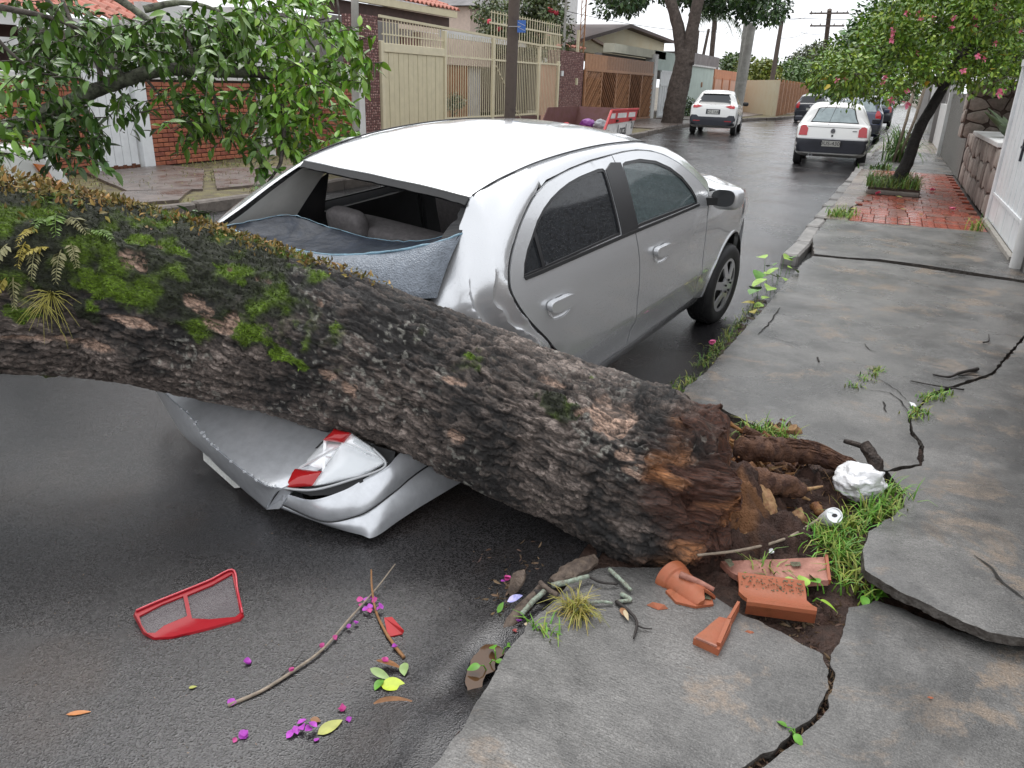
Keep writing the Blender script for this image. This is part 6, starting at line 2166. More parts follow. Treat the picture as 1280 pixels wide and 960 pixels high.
def crack(label, pts, w, z=.1, seed=0):
    """A hairline crack: a dark sunken strip let into the slab's surface."""
    P = densify([ground_point(u, v, z)[:2] for u, v in pts], .012, closed=False, jag=.010, seed=seed)
    T_ = np.gradient(P, axis=0)
    T_ /= np.linalg.norm(T_, axis=1)[:, None]
    N_ = np.c_[-T_[:, 1], T_[:, 0]]
    ww = w * (.6 + .8 * np.abs(fbm(np.c_[P * 25, 0 * P[:, 0]], 2, seed + 2))) * np.sin(np.linspace(.1, PI - .1, len(P))) ** .4
    zz_ = z3(P[:, 0], P[:, 1]) if z > .11 else np.full(len(P), z)
    if z <= .11:
        zz_ = z + np.array([wav(P[:, 0], P[:, 1], 4)])[0]
    V = np.vstack([np.c_[P - N_ * ww[:, None], zz_ + .004], np.c_[P + N_ * ww[:, None], zz_ + .004]])
    o = obj('crack', V, grid_faces(2, len(P))[:, ::-1], M_CRACK, pave)
    return o


M_CRACK = mat('crack_dark', (0.02, 0.018, 0.016), 0.9, var=.4, vscale=60)  # dark colour of the flat crack strips
crack('c', [(1217, 693), (1240, 710), (1252, 730), (1282, 752)], .006, .17, 1)
crack('c', [(1137, 520), (1128, 505), (1112, 492), (1085, 488)], .004, .1, 2)
crack('c', [(1104, 503), (1108, 516)], .006, .1, 3)
crack('c', [(1132, 500), (1120, 488), (1098, 474)], .003, .1, 4)
crack('c', [(948, 418), (965, 400), (975, 384)], .007, .1, 5)
crack('c', [(955, 420), (1000, 432)], .003, .1, 6)
crack('c', [(1080, 430), (1088, 438), (1096, 440)], .004, .1, 7)
# ------------------------------------------------------------------ parked cars
M_WHITE = mat('white_car_paint', (0.72, 0.72, 0.70), 0.25, coat=0.8)
M_NAVY = mat('navy_car_paint', (0.022, 0.032, 0.075), 0.22, coat=0.9)
M_DARKC = mat('dark_grey_car_paint', (0.03, 0.033, 0.045), 0.22, coat=0.9)
M_SILV2 = mat('silver_grey_car_paint', (0.45, 0.46, 0.48), 0.25, metal=.5, coat=0.7)
M_CGLASS = mat('car_glass', (0.022, 0.026, 0.030), 0.05, spec=0.7)
M_CGLASSL = mat('light_car_glass', (0.30, 0.36, 0.37), 0.10, spec=0.7, var=.25, vscale=4)
M_BPLAST = mat('bumper_plastic', (0.028, 0.030, 0.040), 0.5, var=.15, vscale=8)
M_LAMPR = mat('car_lamp_red', (0.42, 0.018, 0.025), 0.15, coat=.6)
M_LAMPO = mat('car_lamp_orange', (0.75, 0.20, 0.03), 0.2, coat=.5)
M_PLATE = mat('car_plate_grey', (0.45, 0.45, 0.42), 0.45)
M_INK = mat('black_ink', (0.02, 0.02, 0.022), 0.6)
M_RIM = mat('alloy_rim', (0.42, 0.42, 0.43), 0.35, metal=.6)


def text_mesh(name, s, size, m, parent, M, depth=0.002):
    cu = bpy.data.curves.new('t', 'FONT')
    cu.body = s
    cu.size = size
    cu.align_x = 'CENTER'
    cu.align_y = 'CENTER'
    cu.extrude = depth
    o = bpy.data.objects.new('t', cu)
    COL.objects.link(o)
    dg = bpy.context.evaluated_depsgraph_get()
    me = bpy.data.meshes.new_from_object(o.evaluated_get(dg))
    bpy.data.objects.remove(o)
    me.materials.clear()
    me.materials.append(m)
    r = bpy.data.objects.new(name, me)
    COL.objects.link(r)
    r.parent = parent
    r.matrix_basis = M
    return r


def loft_car(name, label, cat, loc, rz, sp, paint, group=None):
    """A car from side profiles; x = 0 at the rear bumper, forward +x, y to the left."""
    t = thing(name, label, cat, loc, rz, group)
    L = sp['L']
    xs = np.unique(np.concatenate([np.linspace(0, .5, 22), np.linspace(.5, L - .5, 44), np.linspace(L - .5, L, 16)]))
    f = lambda k: np.interp(xs, [p[0] for p in sp[k]], [p[1] for p in sp[k]])
    top, belt, bot = f('top'), f('belt'), f('bot')
    w = sp['W'] / 2 * np.interp(xs, [0, .10, .4, L - .9, L - .3, L], [.90, .955, 1, 1, .93, .78])
    wr = sp['WR'] / 2 * np.ones_like(xs)
    V = []
    nk = 44
    for i, x in enumerate(xs):
        bl = min(belt[i], top[i] - .02)
        cab = np.clip((top[i] - belt[i]) / .25, 0, 1)
        wt = w[i] * .96 * (1 - cab) + wr[i] * cab
        P = [(0, bot[i]), (w[i] * .80, bot[i]), (w[i] * .965, bot[i] + .07), (w[i], (bot[i] + bl) / 2 + .02), (w[i] * .985, bl - .03), (w[i] * .95, bl + .01), (wt + .02 * cab, top[i] - .08 * cab - .012), (wt * .90, top[i] - .012), (wt * .55, top[i] + .012), (0, top[i] + .022)]
        # parameter by length so the loft runs evenly
        P = np.array(P)
        d = np.concatenate([[0], np.cumsum(np.linalg.norm(np.diff(P, axis=0), axis=1) ** .6)])
        tt = np.linspace(0, d[-1], nk)
        h = np.c_[np.interp(tt, d, P[:, 0]), np.interp(tt, d, P[:, 1])]
        for _ in range(2):
            h[1:-1] = .25 * h[:-2] + .5 * h[1:-1] + .25 * h[2:]
        full = np.vstack([h, (h[1:-1] * [-1, 1])[::-1]])
        V += [(x, p[0], p[1]) for p in full]
    m_ = 2 * nk - 2
    V = np.array(V)
    F = [tuple(q) for q in grid_faces(len(xs), m_, True)]
    F += [tuple(range(m_)), tuple((len(xs) - 1) * m_ + k for k in range(m_))]
    # wheel arches: push the lower flanks in
    for ax_ in sp['axles']:
        m1 = (np.hypot(V[:, 0] - ax_, V[:, 2] - sp['R']) < sp['R'] + .055) & (np.abs(V[:, 1]) > sp['W'] / 2 * .7)
        V[m1, 1] *= .80
    body = obj('body', V, F, paint, t, local=True, smooth=True, sharp=42, recalc=True)
    bv = BVHTree.FromPolygons([tuple(v) for v in V], F)

    def decal(nm, poly, m, frm='rear', off=.006, step=.05, parent=None):
        """A panel laid on the body, seen from the rear (y, z), the front or a side (x, z)."""
        V2, F2 = cdt(densify(poly, step * .6), (), step)
        P = []
        for a, b in V2:
            if frm == 'rear':
                o_, d_ = Vector((-1, a, b)), Vector((1, 0, 0))
            elif frm == 'front':
                o_, d_ = Vector((L + 1, a, b)), Vector((-1, 0, 0))
            else:
                sg = 1 if frm == 'left' else -1
                o_, d_ = Vector((a, sg * 3, b)), Vector((0, -sg, 0))
            h, nrm, ix, ds = bv.ray_cast(o_, d_)
            if h is None:
                h, nrm = o_ + d_ * (1.25 if frm in ('rear', 'front') else 2.3), -d_
            if nrm.dot(d_) > 0:
                nrm = -nrm
            P.append(h - d_ * off)
        P = np.array(P)
        dv = np.array(d_) * (off + .004)
        return obj(nm, *thicken(P, F2, dv), m, parent or t, local=True, smooth=True, sharp=45, recalc=True)
    for ax_ in sp['axles']:
        for sg in (-1, 1):
            wh = thing('wheel', None, None)
            wh.parent = t
            wh.location = (ax_, sg * (sp['W'] / 2 - .015), sp['R'])
            wh.rotation_euler = (0, 0, 0 if sg < 0 else PI)
            r = sp['R']
            k = MB().lathe([(r * .64, .01), (r * .9, 0), (r, .03), (r, .17), (r * .9, .2), (r * .6, .2)], n=30, axis=1)
            obj('tyre', np.concatenate(k.V) * [1, -1, 1], k.F, M_TYRE, wh, local=True, smooth=True, sharp=40, recalc=True)
            sp_ = MB()
            for q in range(5):
                a = q * 2 * PI / 5
                sp_.bar((0, .02, 0), (r * .6 * math.cos(a), .015, r * .6 * math.sin(a)), .06, .012, up=(0, 1, 0))
            sp_.lathe([(r * .58, -.012), (r * .655, -.012), (r * .655, -.09)], n=30, axis=1)
            sp_.obj('rim', M_RIM, wh, local=True, smooth=False, kind='stuff')
            k = MB().lathe([(.001, .06), (r * .62, .06)], n=20, axis=1)
            obj('backing_disc', np.concatenate(k.V) * [1, -1, 1], k.F, M_BLACK, wh, local=True)  # flat black disc backing the gaps between the spokes
    return t, decal


def plate(t, decal, y0, y1, z0, z1, txt, off=.012):
    p = decal('number_plate', [(y0, z0), (y1, z0), (y1, z1), (y0, z1)], M_PLATE, off=off)
    vs = [v.co for v in p.data.vertices]
    x = min(v.x for v in vs)
    Mx = Matrix(((0, 0, -1, x - .003), (-1, 0, 0, (y0 + y1) / 2), (0, 1, 0, (z0 + z1) / 2), (0, 0, 0, 1)))
    if txt:
        text_mesh('plate_text', txt, (z1 - z0) * .95, M_INK, p, Mx, .001)


# old white hatchback
gol = dict(L=3.9, W=1.66, WR=1.16, R=.29, axles=(.72, 3.10),
           top=[(0, .60), (.04, .70), (.10, .82), (.16, .93), (.24, .98), (.46, 1.30), (.58, 1.385), (.8, 1.415), (1.4, 1.43), (2.0, 1.39), (2.75, .98), (3.3, .90), (3.75, .78), (3.9, .55)],
           belt=[(0, .58), (.16, .90), (.5, .93), (2.8, .90), (3.9, .5)], bot=[(0, .30), (.3, .22), (3.5, .2), (3.9, .28)])
gp = np.array([-1.20, 20.1, 0])
t, dc = loft_car('white_hatchback', 'old white hatchback with black bumper parked on the wet road', 'car', gp, PI / 2 + .04, gol, M_WHITE, 'parked cars')
dc('rear_window', [(-.53, .985), (.53, .985), (.47, 1.10), (.40, 1.30), (.30, 1.325), (-.30, 1.325), (-.40, 1.30), (-.47, 1.10)], M_BLACK, off=.004)
dc('window_pane', [(-.50, 1.005), (.50, 1.005), (.44, 1.10), (.375, 1.285), (.28, 1.305), (-.28, 1.305), (-.375, 1.285), (-.44, 1.10)], M_CGLASSL, off=.009)
dc('bumper', [(-.80, .33), (.80, .33), (.81, .45), (.79, .635), (-.79, .635), (-.81, .45)], M_BPLAST, off=.035)
dc('bumper_strip', [(-.78, .628), (.78, .628), (.78, .652), (-.78, .652)], M_RIM, off=.042)
for sg in (-1, 1):
    dc('tail_light', [(sg * .745, .70), (sg * .555, .70), (sg * .55, .85), (sg * .60, .915), (sg * .66, .925), (sg * .72, .90)], M_LAMPR, off=.012)
    dc('side_window', [(1.0, .98), (2.45, .98), (1.95, 1.30), (1.1, 1.33), (.75, 1.0)], M_CGLASS, frm='left' if sg > 0 else 'right')
dc('panel_seam', [(-.56, .885), (.56, .885), (.56, .893), (-.56, .893)], M_BLACK, off=.004)
e = dc('badge', [(.052 * math.cos(a), .815 + .052 * math.sin(a)) for a in np.linspace(0, 2 * PI, 25)[:-1]], M_BPLAST, off=.010, step=.03)
xb = min(v.co.x for v in e.data.vertices)
em = MB()
for r_ in (.047,):
    for q in range(24):
        a, b = 2 * PI * q / 24, 2 * PI * (q + 1) / 24
        em.bar((xb - .002, r_ * math.cos(a), .815 + r_ * math.sin(a)), (xb - .002, r_ * math.cos(b), .815 + r_ * math.sin(b)), .008, .006)
for a, b in (((.018, .852), (0, .822)), ((-.018, .852), (0, .822)), ((.036, .838), (.016, .776)), ((.016, .776), (0, .808)), ((0, .808), (-.016, .776)), ((-.016, .776), (-.036, .838))):
    em.bar((xb - .003, a[0], a[1]), (xb - .003, b[0], b[1]), .009, .006)
em.obj('badge_letters', M_RIM, e, local=True, kind='stuff')
dc('lock_button', [(-.02, .69), (.02, .69), (.02, .73), (-.02, .73)], M_BLACK, off=.01, step=.03)
dc('model_script', [(-.42, .815), (-.52, .815), (-.52, .83), (-.42, .83)], M_BPLAST, off=.008, step=.03)
plate(t, dc, -.20, .20, .475, .60, 'DUS-4308', .045)
MB().lathe([(.03, 0), (.045, 0), (.045, .12), (.03, .12), (.03, 0)], n=16, axis=0).obj('exhaust', M_RIM, t, local=True).location = (.0, .42, .27)
MB().box((2.35, .93, 1.0), (.1, .2, .13), bevel=.03).obj('door_mirror', M_BPLAST, t, local=True)
MB().box((2.35, -.93, 1.0), (.1, .2, .13), bevel=.03).obj('door_mirror', M_BPLAST, t, local=True)

# white compact SUV
suv = dict(L=4.29, W=1.76, WR=1.18, R=.335, axles=(.82, 3.44),
           top=[(0, .55), (.05, .75), (.12, .95), (.22, 1.08), (.34, 1.14), (.62, 1.46), (.75, 1.545), (1.1, 1.585), (1.8, 1.59), (2.4, 1.52), (3.1, 1.10), (3.7, 1.02), (4.15, .88), (4.29, .6)],
           belt=[(0, .53), (.22, 1.04), (.5, 1.06), (3.1, 1.0), (4.29, .55)], bot=[(0, .36), (.3, .26), (4.0, .24), (4.29, .3)])
t, dc = loft_car('white_suv', 'white compact sport utility car with dark lower bumper parked by the left kerb', 'car', (-6.15, 30.9, 0), PI / 2 + .10, suv, M_WHITE, 'parked cars')
dc('rear_window', [(-.60, 1.10), (.60, 1.10), (.56, 1.30), (.46, 1.46), (-.46, 1.46), (-.56, 1.30)], M_CGLASS, off=.006)
dc('spoiler', [(-.52, 1.475), (.52, 1.475), (.50, 1.55), (-.50, 1.55)], M_WHITE, off=.07)
dc('bumper', [(-.82, .36), (.82, .36), (.84, .60), (.78, .72), (.60, .72), (.52, .66), (-.52, .66), (-.60, .72), (-.78, .72), (-.84, .60)], M_BPLAST, off=.03)
for sg in (-1, 1):
    dc('tail_light', [(sg * .76, .96), (sg * .60, .97), (sg * .42, 1.03), (sg * .60, 1.085), (sg * .70, 1.10), (sg * .77, 1.03)], M_LAMPR, off=.014)
    dc('fog_light', [(sg * .70, .50), (sg * .45, .50), (sg * .45, .53), (sg * .70, .53)], M_LAMPR, off=.036, step=.03)
    fr = 'left' if sg > 0 else 'right'
    dc('side_window', [(.85, 1.12), (1.85, 1.09), (1.85, 1.44), (1.1, 1.46)], M_CGLASS, frm=fr)
    dc('side_window', [(1.95, 1.09), (2.9, 1.06), (2.35, 1.42), (1.95, 1.44)], M_CGLASS, frm=fr)
    for q in suv['axles']:
        arc = [(q + .44 * math.cos(a), .335 + .44 * math.sin(a)) for a in np.linspace(R(5), R(175), 12)] + [(q + .36 * math.cos(a), .335 + .36 * math.sin(a)) for a in np.linspace(R(175), R(5), 12)]
        dc('arch_trim', arc, M_BPLAST, frm=fr, off=.012, step=.08)
    MB().box((2.85, sg * .98, 1.10), (.12, .22, .15), bevel=.04).obj('door_mirror', M_BLACK, t, local=True)
dc('plate_recess', [(-.26, .75), (.26, .75), (.26, .93), (-.26, .93)], M_BPLAST, off=.004)
plate(t, dc, -.20, .20, .775, .90, 'FXZ 3A40', .010)

# navy hatchback and others beyond
sand = dict(L=4.05, W=1.74, WR=1.22, R=.31, axles=(.72, 3.25),
            top=[(0, .58), (.05, .80), (.12, .98), (.2, 1.04), (.42, 1.40), (.55, 1.49), (1.2, 1.53), (2.0, 1.48), (2.8, 1.05), (3.5, .95), (3.9, .85), (4.05, .55)],
            belt=[(0, .55), (.2, 1.0), (.5, 1.02), (2.9, .96), (4.05, .5)], bot=[(0, .32), (.3, .22), (3.7, .2), (4.05, .28)])


def back_car(label, loc, rz, paint, detail=True, col=M_CGLASS, name='parked_car', txt=''):
    t, dc = loft_car(name, label, 'car', loc, rz, sand, paint, 'parked cars')
    dc('rear_window', [(-.60, 1.06), (.60, 1.06), (.52, 1.25), (.46, 1.42), (-.46, 1.42), (-.52, 1.25)], col, off=.006)
    dc('bumper', [(-.80, .34), (.80, .34), (.82, .50), (.80, .64), (-.80, .64), (-.82, .50)], M_BPLAST if paint is not M_SILV2 else paint, off=.025)
    for sg in (-1, 1):
        dc('tail_light', [(sg * .78, .78), (sg * .62, .76), (sg * .58, .95), (sg * .62, 1.10), (sg * .70, 1.08), (sg * .77, .95)], M_LAMPR, off=.012)
        dc('side_window', [(.85, 1.08), (2.55, 1.04), (2.0, 1.40), (1.0, 1.42)], M_CGLASS, frm='left' if sg > 0 else 'right')
    if detail:
        plate(t, dc, -.20, .20, .66, .78, txt, .012)
        dc('badge', [(.045 * math.cos(a), .90 + .045 * math.sin(a)) for a in np.linspace(0, 2 * PI, 17)[:-1]], M_RIM, off=.010, step=.03)
        MB().box((2.6, .95, 1.05), (.1, .2, .14), bevel=.03).obj('door_mirror', paint, t, local=True)
        MB().box((2.6, -.95, 1.05), (.1, .2, .14), bevel=.03).obj('door_mirror', paint, t, local=True)
    return t


back_car('navy blue hatchback parked in front of the white hatchback', (-1.15, 31.0, 0), PI / 2 + .02, M_NAVY, col=M_CGLASSL)
back_car('dark car parked on the left of the road beyond the brown fence end', (-4.35, 49, 0), PI / 2 - .05, M_DARKC)
back_car('silver grey car far down the middle of the street', (-3.3, 56, 0), PI / 2, M_SILV2, False, M_CGLASSL)
back_car('dark car far down the right kerb behind the strappy plant', (-.9, 46, 0), PI / 2, M_DARKC, False, M_CGLASSL)
# nose of a white car at the left kerb
wc = dict(L=4.2, W=1.70, WR=1.2, R=.30, axles=(.8, 3.3),
          top=[(0, .7), (.2, .95), (.6, 1.0), (1.0, 1.40), (2.2, 1.42), (2.95, 1.12), (3.6, 1.08), (3.98, 1.03), (4.12, .93), (4.2, .72)],
          belt=[(0, .6), (.5, .9), (3, .98), (4.2, .6)], bot=[(0, .3), (.3, .2), (3.9, .2), (4.2, .26)])
t, dc = loft_car('white_car', 'white car at the left edge with an orange corner lamp, behind the mossy trunk', 'car', (-6.95, .40, 0), PI / 2 + .0, wc, M_WHITE, 'parked cars')
dc('corner_lamp', [(3.90, .72), (3.98, .715), (3.94, .90), (3.85, .915)], M_LAMPO, frm='right', off=.02, step=.04)
dc('side_window', [(1.1, 1.0), (2.7, .98), (2.2, 1.3), (1.3, 1.3)], M_CGLASS, frm='right')

# ------------------------------------------------------------------ left side of the street
M_BRICK = mat('orange_brick', (0.30, 0.098, 0.052), 0.6, var=0.35, vscale=9, bump=0.4, bscale=60, bdist=0.005)
M_BRICKD = mat('dark_brick', (0.22, 0.065, 0.04), 0.65, var=0.35, vscale=9, bump=0.4, bscale=60, bdist=0.005)
M_JOINT = mat('brick_joint', (0.05, 0.035, 0.03), 0.9)
M_WPLAST = mat('white_render', (0.68, 0.68, 0.67), 0.75, var=0.12, vscale=3, col2=(0.48, 0.47, 0.45), bump=0.2, bscale=50)
M_WMETAL = mat('white_painted_metal', (0.66, 0.68, 0.69), 0.45, var=0.10, vscale=5)
M_RUST = mat('rust', (0.11, 0.04, 0.02), 0.8, var=.5, vscale=30)
M_BEIGE = mat('beige_metal', (0.56, 0.50, 0.34), 0.45, var=0.08, vscale=4)
M_BEIGE2 = mat('beige_frame', (0.60, 0.54, 0.38), 0.45, var=0.08, vscale=4)
M_BROWNM = mat('brown_metal', (0.24, 0.115, 0.055), 0.5, var=0.2, vscale=6)
M_BROWNL = mat('tan_brown_metal', (0.34, 0.17, 0.085), 0.5, var=0.2, vscale=6)
M_GRAN = mat('granite_base', (0.10, 0.045, 0.04), 0.6, var=.4, vscale=30)
M_GRAN2 = [mat('granite_chip_a', (0.28, 0.13, 0.115), 0.5, var=.3, vscale=30), mat('granite_chip_b', (0.40, 0.25, 0.22), 0.5, var=.3, vscale=30), mat('granite_chip_c', (0.15, 0.06, 0.055), 0.5, var=.3, vscale=30)]
M_RTILE = mat('clay_roof_tile', (0.50, 0.20, 0.14), 0.7, var=0.4, vscale=4, col2=(0.36, 0.12, 0.085))
M_GREYR = mat('grey_roof', (0.19, 0.18, 0.18), 0.8, var=0.3, vscale=2)
M_CREAM = mat('cream_render', (0.62, 0.55, 0.40), 0.75, var=0.12, vscale=1.5, col2=(0.50, 0.42, 0.28))
M_MINT = mat('mint_render', (0.42, 0.50, 0.46), 0.75, var=0.10, vscale=1.5)
M_OLIVER = mat('olive_fascia', (0.47, 0.46, 0.37), 0.7, var=0.12, vscale=1.5)
M_PINKR = mat('salmon_render', (0.56, 0.34, 0.25), 0.75, var=0.15, vscale=1.5)
M_ORNR = mat('orange_render', (0.50, 0.22, 0.12), 0.75, var=0.15, vscale=1.5)
M_BEAM = mat('dark_brown_beam', (0.055, 0.025, 0.02), 0.6, var=.3, vscale=5)
M_GREYW = mat('grey_concrete_wall', (0.24, 0.23, 0.22), 0.85, var=.3, vscale=3, col2=(0.13, 0.12, 0.115), bump=.5, bscale=30, bdist=.02)
M_WOODP = mat('weathered_wood_pole', (0.14, 0.11, 0.09), 0.85, var=.45, vscale=6, col2=(0.06, 0.045, 0.04), bump=.6, bscale=30, bdist=.01)
M_CONCP = mat('concrete_pole', (0.30, 0.29, 0.265), 0.8, var=.25, vscale=3)
LX = -11.2


def quadwall(name, y0, y1, z0, z1, m, parent=None, x=LX, th=.2, **k):
    return MB().box((x - th / 2, (y0 + y1) / 2, (z0 + z1) / 2), (th, y1 - y0, z1 - z0)).obj(name, m, parent, **k)


# brick garden wall of the nearest house: bricks one by one where they show largest
bw = thing('brick_wall', 'orange brick garden wall with white pilasters behind the fallen crown', 'wall', (LX, 12, .1))
quadwall('wall_core', 9.66, 15.5, .1, 1.52, M_JOINT, bw, th=.16, x=LX - .012)
quadwall('wall_core', 2.5, 8.55, .1, 1.52, M_JOINT, bw, th=.16, x=LX - .012)
bm_ = None
n_ind = 0
rest = MB()
for seg in ((9.68, 15.48), (2.5, 8.5)):
    z = .15
    row = 0
    while z < 1.49:
        y = seg[0] - (0.12 if row % 2 else 0)
        while y < seg[1]:
            a, b = max(y, seg[0]), min(y + .232, seg[1])
            if b - a > .05 and not (12.24 < (a + b) / 2 < 12.62):
                c = (LX + .004, (a + b) / 2, z + .033)
                full = b - a > .225
                if full and n_ind < 296 and seg[0] > 9 and (a + b) / 2 < 14.4:
                    if bm_ is None:
                        o = MB().box((0, 0, 0), (.03, .22, .062), bevel=.005).obj('brick', M_BRICK, bw, local=True)
                        bm_ = [o.data, o.data.copy()]
                        bm_[1].materials.clear()
                        bm_[1].materials.append(M_BRICKD)
                    else:
                        o = bpy.data.objects.new('brick', bm_[random.random() < .3])
                        COL.objects.link(o)
                        o.parent = bw
                    o.location = np.array(c) - np.array(bw.location) + np.array([random.uniform(-.003, .003), 0, 0])
                    n_ind += 1
                else:
                    rest.box(c, (.03, b - a - .012, .062))
            y += .232
        z += .0745
        row += 1
rest.obj('bricks', M_BRICK, bw, kind='stuff')
MB().box((LX - .06, 12.43, .82), (.30, .34, 1.50), bevel=.01).obj('pilaster', M_WPLAST, bw)
MB().box((LX - .06, 15.57, .95), (.30, .30, 1.9), bevel=.01).obj('pilaster', M_WPLAST, bw)
MB().box((LX - .08, 12.6, 1.56), (.26, 5.9, .08), bevel=.01).obj('coping', M_WPLAST, bw)
MB().box((LX - .08, 5.5, 1.56), (.26, 6.1, .08), bevel=.01).obj('coping', M_WPLAST, bw)

# white gate of the same house
wg = thing('white_gate', 'white planked metal gate with a rusty foot under the fallen branch', 'gate', (LX, 9.1, .1))
for i in range(5):
    MB().box((LX + .0, 8.62 + .152 * i + .076, .90), (.03, .146, 1.42), bevel=.006).obj('plank', M_WMETAL, wg)
MB().box((LX, 8.59, .95), (.10, .07, 1.62), bevel=.008).obj('gate_post', M_WMETAL, wg)
MB().box((LX + .02, 9.52, .98), (.16, .22, 1.68), bevel=.008).obj('gate_post', M_WMETAL, wg)
MB().box((LX + .012, 9.0, 1.63), (.05, .80, .06)).obj('gate_rail', M_WMETAL, wg)
for i in range(9):
    MB().box((LX + .018, 8.66 + .085 * i, .16 + .02 * random.random()), (.012, .075, random.uniform(.05, .14))).obj('rust_patch', M_RUST, wg)


def tile_roof(name, x0, x1, y0, y1, z0, z1, m, parent, along=.21, nx=10):
    """Courses of barrel tiles: x0 is the eave, x1 the ridge."""
    ny = int((y1 - y0) / along)
    yy = np.linspace(y0, y1, ny * 6 + 1)
    V = []
    ss = []
    for i in range(nx):
        ss += [i / nx, (i + .98) / nx]
    for k, s_ in enumerate(ss):
        lift = .03 if k % 2 == 0 else 0.0
        for y in yy:
            ph = (y - y0) / along * 2 * PI
            V.append((x0 + (x1 - x0) * s_, y, z0 + (z1 - z0) * s_ + .035 * math.cos(ph) + lift))
    return obj(name, *thicken(np.array(V), grid_faces(len(ss), len(yy)), np.array([0, 0, -.03])), m, parent, smooth=True, sharp=50, recalc=True)


h1 = thing('tiled_house', 'low house with a pink clay tile roof and white beam behind the fallen crown', 'house', (-14, 8, .1))
MB().box((-16.4, 7.0, 1.2), (5, 12, 2.2)).obj('wall', M_WPLAST, h1)
MB().box((-13.86, 5.0, 1.35), (.06, 9.0, 2.0)).obj('wall_panel', M_BEAM, h1)
MB().box((-13.1, 5.0, 2.02), (.20, 9.0, .13)).obj('white_beam', M_WPLAST, h1)
MB().box((-13.0, 6.6, 2.36), (.10, 12.2, .18)).obj('fascia', M_WPLAST, h1)
tile_roof('roof', -12.9, -17.5, .6, 12.8, 2.52, 4.3, M_RTILE, h1, .22, 12)
MB().box((-12.6, 13.2, 2.0), (.2, 4.4, 1.6)).obj('side_wall', M_WPLAST, h1)

# granite-chip pillars
def granite(label, y0, y1, z1, x=LX, d=.5):
    t = thing('granite_pillar', label, 'pillar', (x, (y0 + y1) / 2, .1), group='granite chip gate pillars')
    MB().box((x - d / 2, (y0 + y1) / 2, z1 / 2 + .05), (d, y1 - y0, z1 - .1)).obj('core', M_GRAN, t)
    g = np.random.default_rng(int(y0))
    parts = [MB(), MB(), MB()]
    hh = z1 / int(z1 / .062)
    for fx in (0, 1):
        w = (y1 - y0) if fx == 0 else d
        nz, ny = int(z1 / .062), int(w / .075)
        for i in range(nz):
            for j in range(ny):
                yy, zz = (j + .5 + g.uniform(-.15, .15)) * w / ny, .12 + (i + .5 + g.uniform(-.15, .15)) * (z1 - .12) / nz
                a, b = .030 * g.uniform(.7, 1.15), .026 * g.uniform(.7, 1.15)
                c = (x + .002, y0 + yy, zz) if fx == 0 else (x - yy, y0 - .002, zz)
                P, rot = [], g.uniform(0, 6.28)
                for q in range(5):
                    an = rot + q * 2 * PI / 5
                    u_, v_ = a * math.cos(an) * g.uniform(.75, 1.2), b * math.sin(an) * g.uniform(.75, 1.2)
                    P.append((c[0], c[1] + u_, c[2] + v_) if fx == 0 else (c[0] + u_, c[1], c[2] + v_))
                tip = (c[0] + .012, c[1], c[2]) if fx == 0 else (c[0], c[1] - .012, c[2])
                parts[g.integers(0, 3)].add(P + [tip], [(q, (q + 1) % 5, 5) for q in range(5)])
    for mb, m in zip(parts, M_GRAN2):
        mb.obj('granite_chips', m, t, kind='stuff', recalc=False)
    return t


granite('tall narrow granite chip pillar left of the beige gate', 15.76, 16.46, 2.98)
p2 = granite('broad granite chip pillar between the grille and the brown gate', 27.95, 30.35, 2.78)
MB().box((LX + .03, 29.6, 1.75), (.06, .14, .24)).obj('house_number', M_BEIGE, p2)
MB().box((LX + .03, 28.08, 2.0), (.06, .14, .18)).obj('intercom', M_WMETAL, p2)

# beige gate of upright boards with a grille above
bgt = thing('beige_gate', 'beige metal gate of upright boards beside the tall granite pillar', 'gate', (LX, 18, .1))
nb = 13
for i in range(nb):
    w = 2.86 / nb
    MB().box((LX, 16.62 + w * (i + .5), 1.2), (.04 + .012 * (i % 2), w - .014, 2.06), bevel=.006).obj('board', M_BEIGE, bgt)
MB().box((LX - .03, 18.05, 1.2), (.02, 2.95, 2.06)).obj('backing', M_BROWNM, bgt)
for y in (16.55, 19.55):
    MB().box((LX + .01, y, 1.3 if y < 18 else 1.5), (.10, .12, 2.34 if y < 18 else 2.74), bevel=.01).obj('gate_post', M_BEIGE2, bgt)
MB().box((LX + .01, 18.05, 2.33), (.09, 2.88, .20), bevel=.01).obj('gate_rail', M_BEIGE2, bgt)
MB().box((LX + .01, 18.05, .2), (.07, 2.88, .12), bevel=.01).obj('gate_rail', M_BEIGE2, bgt)
for i in range(22):
    MB().box((LX, 16.62 + 2.86 * (i + .5) / 22, 2.70), (.022, .022, .54)).obj('bar', M_BEIGE2, bgt)
MB().box((LX, 18.05, 2.62), (.03, 2.9, .03)).obj('rail', M_BEIGE2, bgt)

